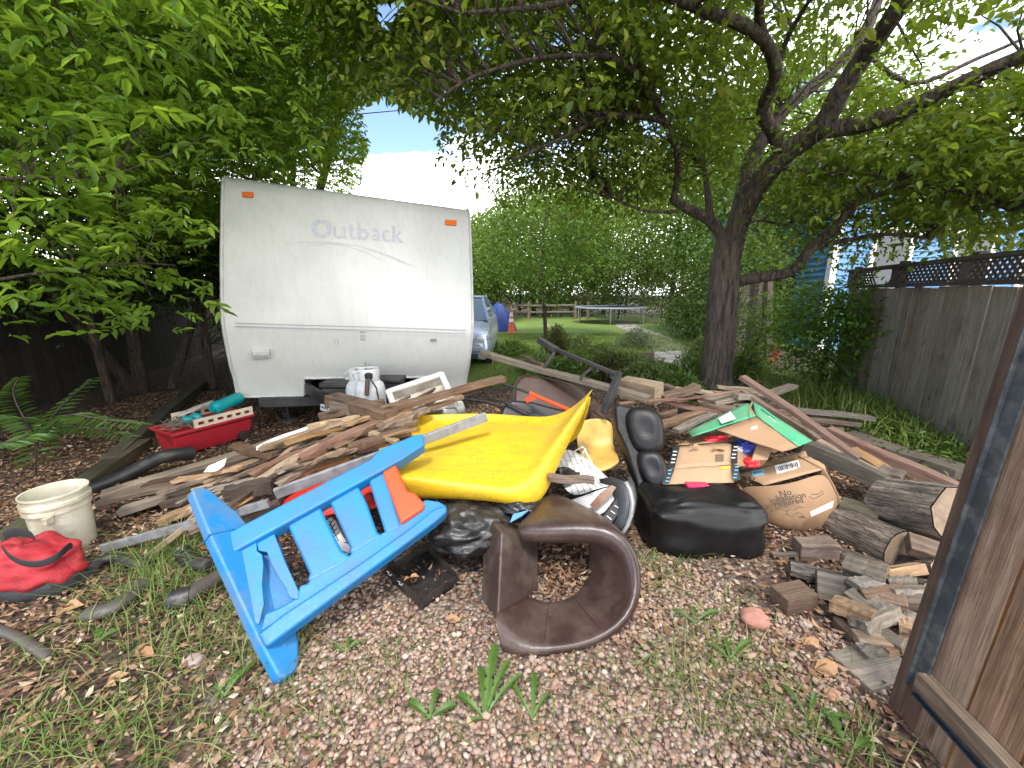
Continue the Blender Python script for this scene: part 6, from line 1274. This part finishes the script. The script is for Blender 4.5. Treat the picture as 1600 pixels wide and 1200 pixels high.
F2 = Plane(at(1150, 739, 2.66), at(1262, 713, 2.66), at(1194, 758, 2.47))
mb = MB(); mb.slab(F2.pts([(1210, 729), (1247, 720), (1251, 732), (1214, 742)], .008), .002, F2.n); lb2 = build(mb, 'label', M_lab, tb_); mb = MB()
for k in range(12): ribbon(mb, F2, [(1216 + 2.6 * k, 730.5 - .63 * k), (1218.2 + 2.6 * k, 738 - .63 * k)], .9 + .5 * (k % 3), .0096)
build(mb, 'barcode', M_ink, lb2)
mb = MB(); mb.slab(F2.pts([(1174, 738), (1193, 735), (1194, 743), (1175, 745)], .009), .002, F2.n); lb3 = build(mb, 'label', plain('label_blue', (.15, .42, .62), .5), tb_)
text_mesh('BEIA', F2.hit(1184, 740, .011), F2.hit(1193, 738) - F2.hit(1175, 741), F2.hit(1184, 735) - F2.hit(1185, 745), .03, M_ink, lb3)
for x, y in ((1172, 751), (1250, 741)):
    mb = MB(); ribbon(mb, F2, [(x - 6, y + 3), (x, y - 4), (x + 3, y + 2), (x + 8, y - 3)], 2.2, .008); build(mb, 'print', M_ink, tb_)
# flat open box with a wide lid
ob_ = thing('open_box', 'flat open cardboard box with a wide hanging lid on the black armchair', 'cardboard box', at(1095, 745, 2.5))
flap('lid', [(1056, 699, 2.62), (1145, 691, 2.62), (1144, 726, 2.42), (1047, 733, 2.42)], M_card2, ob_); flap('lid_edge', [(1047, 733, 2.42), (1143, 727, 2.42), (1147, 754, 2.32), (1036, 757, 2.32)], M_card2, ob_)
flap('wall', [(1058, 696, 2.66), (1080, 682, 2.85), (1142, 673, 2.85), (1148, 690, 2.66)], M_card, ob_); flap('wall', [(1145, 690, 2.63), (1178, 688, 2.7), (1180, 730, 2.55), (1145, 728, 2.43)], M_card, ob_)
LPn = Plane(at(1056, 699, 2.62), at(1145, 691, 2.62), at(1047, 733, 2.42)); L2n = Plane(at(1047, 733, 2.42), at(1143, 727, 2.42), at(1036, 757, 2.32))
M_tape = plain('printed_tape_black', (.015, .017, .02), .5); M_tapeb = plain('tape_print_blue', (.10, .35, .5), .5)
for pn, L in ((LPn, [(1052, 700), (1062, 699), (1054, 732), (1043, 733)]), (L2n, [(1044, 734), (1054, 733), (1045, 756), (1033, 757)]), (LPn, [(1143, 692), (1152, 692), (1152, 725), (1142, 726)]), (L2n, [(1142, 728), (1152, 727), (1157, 750), (1146, 753)])):
    mb = MB(); mb.slab(pn.pts(L, .007), .002, pn.n); tp = build(mb, 'tape', M_tape, ob_); c = [sum(q[i] for q in L) / 4 for i in (0, 1)]; mb = MB()
    for k in (-10, -4, 3, 9): ribbon(mb, pn, [(c[0] - 3 - k * .2, c[1] + k * .9), (c[0] + 3 - k * .2, c[1] + k * .9)], 1.6, .0085)
    build(mb, 'print', M_tapeb if pn is L2n else M_lab, tp)
mb = MB()
for y in (713, 715.5, 718, 720.5): ribbon(mb, LPn, [(1118, y), (1130, y - .6)], .9, .006)
ribbon(mb, LPn, [(1118, 711), (1130, 710.4), (1130.5, 721), (1118.5, 722), (1118, 711)], .7, .0066); build(mb, 'print', M_ink, ob_)
mb = MB(); mb.slab(L2n.pts([(1125, 731), (1140, 729), (1141, 732), (1126, 734)], .007), .002, L2n.n); build(mb, 'label', plain('label_yellow', (.75, .6, .02), .5), ob_)
# goods in and under the boxes
def packet(name, c, r, seed, colr, label, cat, rough=.3):
    tag(build(blobmesh(at(*c), r, seed, .25, 2.2, (16, 24), sq=.7, flat_bottom=False, fold=.38), name, plain(name + str(seed), colr, rough, .2, 12), subsurf=1), label, cat)
packet('snack_bag', (1118, 690, 2.72), (.10, .05, .035), 2, (.62, .02, .04), 'shiny red bag lying behind the lid of the open box', 'bag'); packet('snack_bag', (1165, 697, 2.62), (.055, .05, .05), 3, (.03, .05, .32), 'blue packet between the open box and the small carton', 'bag'); packet('snack_bag', (1172, 723, 2.52), (.05, .04, .03), 4, (.65, .02, .03), 'red packet under the blue packet', 'bag')
packet('snack_bag', (1152, 704, 2.6), (.03, .03, .035), 6, (.5, .5, .55), 'small silver packet left of the blue packet', 'bag')
mb = MB(); mb.bar(at(1070, 757, 2.32), at(1104, 757, 2.32), .08, .03); tag(build(mb, 'pink_packet', plain('pink_plastic', (.60, .03, .10), .25, .2, 20), bevel=.006), 'small pink packet on the chair arm under the open box lid', 'packet')
sc_ = thing('small_carton', 'small plain brown carton standing among the packets', 'carton', at(1192, 715, 2.6)); pl = Plane(at(1176, 718, 2.5), at(1200, 716, 2.5), at(1190, 690, 2.6)); ppart('body', [(1174, 720), (1186, 683), (1209, 688), (1200, 718)], .10, 0, M_card2, .003, sc_, pl, 1)
mb = MB(); mb.slab(pl.pts([(1193, 690), (1199, 691), (1198, 696), (1192, 695)], .003), .002, pl.n); build(mb, 'label', M_lab, sc_)
flap('flap', [(1186, 682, 2.62), (1208, 680, 2.7), (1214, 684, 2.72), (1209, 688, 2.62)], M_card, sc_)
gb = thing('green_box', 'green and brown cardboard box tipped on top of the right heap', 'cardboard box', at(1170, 695, 2.7)); M_green = plain('green_print', (.06, .33, .17), .55, .15, 5, (.30, .25, .16), .35, dscale=5)
flap('side', [(1074, 674, 2.75), (1168, 630, 3.0), (1181, 650, 2.76), (1082, 682, 2.6)], M_green, gb); flap('top', [(1176, 627, 3.0), (1269, 689, 2.68), (1247, 698, 2.46), (1182, 650, 2.76)], M_green, gb)
flap('end', [(1120, 672, 2.6), (1181, 651, 2.745), (1246, 699, 2.45), (1222, 706, 2.42)], M_card, gb); flap('flap', [(1210, 708, 2.5), (1160, 684, 2.62), (1164, 678, 2.68), (1224, 700, 2.5)], M_card, gb)
G2 = Plane(at(1176, 627, 3.0), at(1269, 689, 2.68), at(1182, 650, 2.76)); G1 = Plane(at(1074, 674, 2.75), at(1168, 630, 3.0), at(1082, 682, 2.6)); G3 = Plane(at(1120, 672, 2.6), at(1181, 651, 2.745), at(1246, 699, 2.45))
for pn, L, m in ((G2, [(1200, 650), (1210, 656), (1214, 668), (1203, 661)], M_lab), (G1, [(1122, 655), (1142, 644), (1150, 655), (1128, 663)], M_lab), (G3, [(1172, 669), (1182, 666), (1183, 670), (1173, 673)], M_lab)):
    mb = MB(); mb.slab(pn.pts(L, .007), .002, pn.n); build(mb, 'label', m, gb)
mb = MB(); ribbon(mb, G2, [(1188, 640), (1230, 672)], 2.2, .0075); ribbon(mb, G2, [(1222, 676), (1232, 683)], 4, .0075); build(mb, 'print', plain('print_dark_green', (.03, .12, .08), .6), gb)
mb = MB(); ribbon(mb, G1, [(1176, 630), (1172, 640), (1178, 650)], 3, .009); build(mb, 'tape', M_card2, gb)

# ------------------------------------------------------------------ red wagon with toys
M_wred = plain('wagon_red', (.36, .018, .03), .4, .12, 4); M_beige = plain('wagon_beige', (.62, .53, .40), .5); M_teal = plain('teal_plastic', (.0, .27, .29), .35, .15, 5)
wa, wb_ = atz(270, 700, .14), atz(400, 664, .14); wx = (wb_ - wa); WL = wx.length; wx.normalize(); wy = Vector((-wx.y, wx.x, 0)).normalized(); wo = wa
WG = lambda x, y, z: wo + wx * (x * WL) + wy * y + Vector((0, 0, z))
wg = thing('toy_wagon', 'red toy wagon with beige side rails full of toys beside the trailer', 'wagon', WG(.5, .2, -.14))
def ringp(ins, z): return [WG(.02 + ins * .7, .06 + ins, z), WG(.02 + ins, .0 + ins, z), WG(.98 - ins, .0 + ins, z), WG(1.0 - ins, .08 + ins, z), WG(1.0 - ins, .34 - ins, z), WG(.98 - ins, .42 - ins, z), WG(.02 + ins, .42 - ins, z), WG(.02 + ins * .7, .36 - ins, z)]
mb = MB(); G = [ringp(.06, -.11), ringp(.03, -.02), ringp(.02, .08), ringp(-.015, .10), ringp(-.015, .13), ringp(.02, .13), ringp(.035, .03)]
for r in G: r.append(r[0])
mb.grid(G, smooth=False); mb.add(G[0][:-1], [list(range(8))]); mb.add(G[-1][:-1], [list(range(8))]); build(mb, 'tub', M_wred, wg, bevel=.012)
for y in (.0, .42):
    mb = MB()
    for z in (.135, .195): mb.obox(WG(.62, y, z), wx * WL * .36, wy * .012, Vector((0, 0, .014)))
    for k in range(7): mb.obox(WG(.28 + .113 * k, y, .165), wx * .014, wy * .011, Vector((0, 0, .03)))
    build(mb, 'side_rail', M_beige, wg)
for x in (.16, .84):
    for y in (.02, .40):
        mb = MB(); mb.lathe(WG(x, y, -.085) - wy * .03, [(.001, 0), (.045, 0), (.055, .015), (.055, .05), (.045, .06), (.001, .06)], 18, wy); build(mb, 'wheel', plain('wagon_wheel', (.02, .02, .022), .6), wg)
a, b_ = WG(.55, .12, .24), WG(.99, .2, .28); d = b_ - a; mb = MB(); mb.lathe(a, [(.001, 0), (.03, 0), (.03, .02), (.062, .035), (.066, .06), (.062, .09), (.062, d.length - .03), (.05, d.length), (.001, d.length)], 22, d); tag(build(mb, 'teal_bottle', M_teal), 'large teal toy cylinder lying on top of the red wagon', 'toy')
for x, y, z in ((.30, .18, .17), (.42, .22, .17)): packet('teal_ball', (0, 0, 0), (.05, .05, .045), int(x * 100), (.0, .2, .2), 'teal plastic lump half buried in the wagon, %s' % ('nearer its front end' if x < .35 else 'nearer its middle'), 'toy') if False else tag(build(blobmesh(WG(x, y, z), (.055, .05, .045), x * 50, .1, 2, (10, 14)), 'toy_lump', M_teal), 'teal plastic lump half buried in the wagon, %s' % ('nearer its front end' if x < .35 else 'nearer its middle'), 'toy')
rg = random.Random(9); mb = MB()
for k in range(26):
    p = WG(rg.uniform(.06, .3), rg.uniform(.08, .3), .13); pts = [p + Vector((rg.uniform(-.08, .08), rg.uniform(-.08, .08), rg.uniform(0, .07))) for _ in range(4)]; mb.tube(pts, .003, 4, cap=False)
tag(build(mb, 'twine_tangle', plain('twine_grey_green', (.14, .16, .12), .9)), 'grey green tangle of twine in the front of the red wagon', 'twine')
for x, y, lab in ((.42, .30, 'pale sandal sole up on the toys in the red wagon'), (.58, .36, 'second pale sandal behind the teal cylinder in the wagon')):
    p = WG(x, y, .24); mb = MB(); mb.slab([p + wx * math.cos(t) * .12 * (1 if math.cos(t) > 0 else 1.0) + wy * math.sin(t) * (.042 + .008 * math.cos(t)) + Vector((0, 0, .03 * math.cos(t))) for t in [i * .449 for i in range(14)]], .018, (0, 0, 1)); tag(build(mb, 'sandal', plain('sandal_%d' % int(x * 100), (.38, .36, .33), .7), bevel=.004), lab, 'sandal')

# ------------------------------------------------------------------ bucket, red bag, pipes
M_bkt = plain('bucket_white', (.60, .57, .46), .45, .1, 5, (.28, .24, .16), .9, dscale=4)
bc = atz(108, 852); bs_ = .88; bk = thing('plastic_bucket', 'dirty white plastic bucket half full of soil behind the red bag', 'bucket', bc)
sc9 = lambda L: [(r * bs_, h) for r, h in L]
mb = MB(); mb.lathe(bc, sc9([(.001, 0), (.135, 0), (.142, .01), (.150, .20), (.151, .265), (.165, .265), (.165, .285), (.153, .288), (.154, .305), (.168, .305), (.168, .325), (.155, .328), (.158, .355), (.165, .36), (.165, .37), (.155, .37), (.150, .33), (.148, .27)]), 40); build(mb, 'body', M_bkt, bk, sharp=50)
mb = MB(); mb.lathe(bc, sc9([(.001, .275), (.08, .28), (.149, .272)]), 24); build(mb, 'soil', plain('bucket_soil', (.14, .10, .065), .95, .4, 12), bk)
mb = MB(); q = at(72, 815, (bc.y - .135)); mb.box(q + Vector((-.015, -.012, -.02)), q + Vector((.015, .03, .02))); build(mb, 'handle_lug', M_bkt, bk, bevel=.005)
M_bagr = plain('red_bag_fabric', (.38, .015, .025), .7, .3, 6, (.10, .02, .02), .5, bd=.01); M_strap = plain('black_strap', (.015, .015, .018), .75)
bagc = atz(34, 885, .13); bg = thing('red_bag', 'crumpled red fabric bag with black handles at the left edge', 'bag', atz(38, 920))
build(blobmesh(bagc + Vector((0, .02, -.01)), (.24, .15, .13), 12, .22, 2.2, (20, 32), sq=.85, fold=.22), 'body', M_bagr, bg, subsurf=1)
build(blobmesh(bagc + Vector((0.02, .03, -.09)), (.25, .16, .07), 15, .15, 2.2, (10, 28), sq=.85, fold=.1), 'base', M_strap, bg)
yb = bagc.y
def strap(L, w=.018):
    mb = MB(); P = P3(L); mb.grid([[p + Vector((0, 0, w)) for p in P], [p - Vector((0, 0, w)) for p in P]]); build(mb, 'handle', M_strap, bg, solid=.006, subsurf=2)
strap([(2, 852, yb - .10), (10, 866, yb - .17), (30, 880, yb - .20), (60, 884, yb - .205), (90, 872, yb - .19), (108, 852, yb - .12), (114, 852, yb - .06)]); strap([(2, 838, yb - .02), (25, 829, yb), (48, 834, yb), (55, 842, yb - .03)], .025)
M_pipe = plain('black_corrugated', (.022, .022, .024), .45, .3, 9, (.10, .085, .07), .35, dscale=6); M_pipeg = plain('grey_pipe', (.075, .066, .06), .5, .2, 9, (.08, .065, .05), .5)
def pipe(L, r, label, mat, rib=0, flat=1.0):
    mb = MB(); out = limb(MB(), P3(L) if len(L[0]) == 3 and L[0][2] > .9 else [atz(*q) for q in L], r, r, 4, 0)
    if rib:
        fine = []; k = rib
        for i in range(len(out) - 1):
            for j in range(k): fine.append(out[i].lerp(out[i + 1], j / k))
        fine.append(out[-1]); mb.tube(fine, [r * (1.0 if i % 2 else .86) for i in range(len(fine))], 14, flat=flat)
    else: mb.tube(out, r, 14, flat=flat)
    return tag(build(mb, 'drain_pipe', mat, sharp=60), label, 'pipe')
pipe([(300, 708, .12), (262, 712, .16), (235, 722, .12), (190, 745, .06), (138, 765, .04)], .055, 'smooth black flexible pipe curving out from under the wagon', M_pipe, 0)
pipe([(143, 890, .05), (158, 876, .06), (180, 870, .06), (205, 878, .05), (232, 880, .04)], .03, 'bent black pipe piece below the bucket', M_pipe, 0, .8)
pipe([(138, 958, .04), (165, 954, .045), (195, 938, .045), (222, 912, .04)], .042, 'dark half crushed pipe lying in the grass at lower left', M_pipeg, 0, .7)
pipe([(272, 938, .04), (290, 934, .045), (315, 918, .05), (345, 900, .05)], .042, 'grey pipe with a black taped end beside the blue post', M_pipeg, 0)
pipe([(268, 939, .04), (276, 937, .042), (300, 930, .046)], .047, 'black taped sleeve wrapped on the grey pipe end', M_pipe, 0)
pipe([(284, 862, .05), (300, 878, .04), (330, 884, .04)], .045, 'black pipe elbow behind the blue post', M_pipe, 3)
pipe([(-30, 975, .04), (20, 992, .03), (55, 1012, .03), (78, 1028, .02)], .02, 'dark old pipe coming in at the lower left edge', M_pipeg, 0)

# ------------------------------------------------------------------ trash bag, black tray, white basket, small litter
M_poly = plain('black_polythene', (.010, .010, .011), .32, .2, 6, (.10, .09, .075), .35, bd=.006, dscale=5)
tag(build(blobmesh(at(735, 825, 2.0), (.25, .20, .12), 21, .2, 1.5, (30, 44), fold=.20), 'trash_bag', M_poly, subsurf=1), 'crumpled black plastic trash bag under the yellow slide', 'trash bag')
tag(build(blobmesh(at(812, 785, 2.12), (.14, .12, .05), 23, .25, 1.8, (20, 30), fold=.25), 'trash_bag', M_poly, subsurf=1), 'small fold of black plastic draped over the brown armrest top', 'trash bag')
tag(build(blobmesh(at(880, 742, 2.4), (.10, .08, .04), 27, .3, 1.8, (16, 24), fold=.3), 'trash_bag', M_poly), 'scrap of black plastic beside the brick patterned panel', 'trash bag')
pl = Plane(at(797, 815, 1.90), at(830, 800, 1.98), at(805, 800, 1.98)); mb = MB(); mb.slab(pl.pts([(797, 816), (802, 803), (826, 797), (815, 806)]), .004, pl.n); tag(build(mb, 'blue_scrap', plain('scrap_blue', (.12, .32, .62), .5)), 'light blue plastic scrap on the corner of the brown armrest', 'scrap')
TR = [atz(603, 886, .06), atz(657, 938, .06), atz(716, 898, .06), atz(668, 848, .08)]; ty_ = thing('black_tray', 'shallow black tray with white printed marks in front of the trash bag', 'tray', atz(660, 905)); M_tray = plain('tray_black', (.014, .014, .014), .5, .3, 8, (.07, .055, .045), .5, dscale=8)
mb = MB(); mb.slab([p - Vector((0, 0, .045)) for p in TR], .008, (0, 0, 1)); build(mb, 'base', M_tray, ty_)
for i in range(4):
    a, b_ = TR[i], TR[(i + 1) % 4]; mb = MB(); mb.slab([a, b_, b_ - Vector((0, 0, .058)), a - Vector((0, 0, .058))], .006, (b_ - a).cross(Vector((0, 0, 1)))); build(mb, 'side', M_tray, ty_)
nn = (TR[1] - TR[0]).cross(Vector((0, 0, 1))).normalized(); nn = nn if nn.dot(C0 - TR[0]) > 0 else -nn
SPn = Plane(TR[0] + nn * .008, n=nn); mb = MB()
for x, y in ((608, 895), (625, 910)): ribbon(mb, SPn, [(x - 3, y - 3), (x + 1, y - 1), (x, y + 2), (x + 4, y + 4), (x + 5, y + 1)], 1.6, .004)
build(mb, 'print', M_lab, ty_)
pl = Plane(atz(545, 858, .03), atz(512, 815, .12), atz(548, 840, .07)); wv = thing('white_basket', 'small white plastic basket with a grille seen through the blue slats', 'basket', atz(530, 850)); ppart('body', [(510, 812), (516, 807), (524, 812), (536, 838), (547, 853), (545, 862), (536, 868), (526, 850), (512, 825)], .05, 0, M_wp, .008, wv, pl)
mb = MB()
for k in range(4): ribbon(mb, pl, [(513 + 3 * k, 824 + 5 * k), (521 + 3 * k, 812 + 6.5 * k)], 1.4, .002)
ribbon(mb, pl, [(514, 814), (529, 846)], 1.4, .0026); build(mb, 'grille', M_ch, wv)
def rock(px, py, r, colr, label, seed):
    tag(build(blobmesh(atz(px, py, r[2] * .6), r, seed, .25, 1.8, (12, 18), sq=.8), 'rock', plain('rock_%d' % seed, colr, .85, .25, 10), subsurf=1), label, 'rock')
rock(1180, 968, (.065, .05, .04), (.36, .17, .13), 'pink rock lying alone on the wood chips', 31); rock(1300, 1086, (.03, .025, .018), (.42, .22, .15), 'small orange pink stone in the leaves near the gate', 33); rock(1258, 975, (.03, .022, .018), (.35, .28, .24), 'grey pebble left of the firewood', 34)
rock(305, 1032, (.035, .03, .022), (.33, .25, .22), 'grey pink stone in the grass left of the blue post foot', 35)
M_dl = islandm('dry_leaf', [(0, (.24, .11, .05)), (.5, (.33, .18, .09)), (1, (.42, .30, .18))], .8)
for i, (px, py, L, lab) in enumerate([(268, 940, .10, 'curled orange brown leaf by the taped pipe'), (210, 1022, .09, 'orange brown oak leaf in the lower left gravel'), (700, 968, .06, 'tan leaf on the gravel left of the brown armrest'), (1272, 1046, .10, 'large pale dry leaf on the wood chips'), (1255, 1008, .08, 'brown curled leaf left of the grey boards'), (165, 1070, .07, 'flat brown leaf at the lower left'), (100, 950, .09, 'reddish leaf below the red bag')]):
    g2 = np.random.default_rng(200 + i); c = atz(px, py, .02); n2 = 3; V, F = leafmesh(np.tile([tuple(c)], (n2, 1)), np.array([[1, .1, .15], [.9, .6, .25], [.9, -.5, .2]]) + g2.normal(0, .3, (n2, 3)) * [1, 1, .2], np.array([L, L * .7, L * .7]), g2, .7, .25)
    V[:, 2] = np.maximum(V[:, 2], .006); tag(np_obj('dry_leaf', V, F, M_dl, origin='base'), lab, 'leaf')

# ------------------------------------------------------------------ broad leaved weeds on the gravel
def weed(px, py, leaves, label, seed, scale=1.0):
    b = atz(px, py); rg = random.Random(seed); root = thing('dandelion_weed', label, 'weed', b)
    for (dx, dy, L, w) in leaves:
        d = Vector((dx, dy, 0)).normalized(); s = Vector((-d.y, d.x, 0)); L *= scale; w *= scale * 1.1; n = 22; A_, B2, Cc = [], [], []
        for i in range(n + 1):
            t = i / n; z = .012 + L * .75 * t * (1 - .75 * t); p = b + d * L * t + Vector((0, 0, z)); ww = w * (.18 + 1.05 * (t ** 1.3 * (1 - t) ** .45 * 1.25 + .03)) * (1.0 if i % 3 else .45) * (1 if i < n else .05)
            A_.append(p + s * ww / 2 + Vector((0, 0, ww * .25))); Cc.append(p); B2.append(p - s * ww / 2 + Vector((0, 0, ww * .25)))
        mb = MB(); mb.grid([A_, Cc, B2]); build(mb, 'leaf', M_weedleaf, root)
def weedm():
    t = NT('dandelion_leaf'); n = t.noise(t.coord(), 8, 4); c = t.ramp(n, [(.3, (.06, .13, .02)), (.7, (.11, .20, .035))]); b = t.n('BsdfPrincipled', **{'Base Color': c, 'Roughness': .45}); tr = t.n('BsdfTranslucent', Color=c); m = t.n('MixShader', Fac=.3)
    t.t.links.new(b.outputs[0], m.inputs[1]); t.t.links.new(tr.outputs[0], m.inputs[2]); t.t.links.new(m.outputs[0], t.out.inputs[0]); return t.m
M_weedleaf = weedm()
weed(757, 1128, [(.12, 1, .27, .06), (.45, 1, .22, .045), (-.8, .5, .13, .05), (.9, .9, .20, .035), (-.15, 1, .18, .04), (-.5, -.2, .07, .03)], 'tall dandelion with long jagged leaves in front of the brown armrest', 1)
weed(832, 1128, [(.1, 1, .16, .04), (-.6, .8, .15, .03), (.5, .6, .10, .03)], 'second dandelion right of the tall one', 2); weed(672, 1128, [(-.8, .4, .10, .05), (.8, .3, .10, .05), (.1, 1, .10, .04)], 'low broad weed left of the tall dandelion', 3)
weed(1262, 1130, [(.9, -.1, .14, .035), (-.2, 1, .12, .03), (.6, .6, .12, .03)], 'weed with pointed leaves near the lower right', 4); weed(1325, 1185, [(.1, 1, .14, .045), (.9, .3, .10, .04), (-.8, .5, .08, .03)], 'broad leaved weed at the bottom right edge', 5)
weed(1085, 978, [(-.8, .6, .10, .04), (.9, .3, .14, .04), (.3, 1, .09, .03)], 'weed beside the right edge of the brown armrest', 6); weed(352, 1092, [(.0, 1, .10, .035), (.3, .8, .12, .035), (-.8, .3, .07, .03)], 'small weed below the blue post foot', 7)
weed(540, 1022, [(-.8, .2, .06, .035), (.8, .5, .07, .035), (0, 1, .06, .03)], 'small clover like weed right of the blue post foot', 8); weed(870, 1017, [(-.9, .2, .07, .03), (.9, .2, .08, .03), (.1, 1, .05, .02)], 'sprig of weed at the lower edge of the brown armrest', 9); weed(150, 1010, [(-.4, 1, .08, .05), (.6, .6, .08, .05), (.1, -.5, .05, .04)], 'pale green broad weed in the lower left grass', 10)
weed(1140, 1035, [(.9, .5, .14, .04), (-.7, .6, .10, .03), (.2, 1, .1, .03)], 'feathery weed on the chips below the pink rock', 11)

# dry leaves blown onto the junk
for i, (px, py, Y, L, lab) in enumerate([(1082, 700, 2.56, .05, 'dry leaf lying on the upper panel of the open box lid'), (1118, 704, 2.55, .06, 'crinkled dry leaf at the right of the open box lid'), (700, 690, 2.63, .04, 'small dry leaf lying on the yellow slide'), (1010, 900, 1.6, .03, 'tiny leaf clinging to the right side of the brown armrest'), (640, 905, 1.78, .05, 'dry leaf lying in the black tray')]):
    g2 = np.random.default_rng(300 + i); c = at(px, py, Y) + Vector((0, 0, .012)); V, F = leafmesh(np.tile([tuple(c)], (2, 1)), np.array([[1, .1, .1], [-.6, -.6, .15]]) + g2.normal(0, .3, (2, 3)) * [1, 1, .2], np.array([L, L * .7]), g2, .7, .25)
    tag(np_obj('dry_leaf', V, F, M_dl, origin='base'), lab, 'leaf')
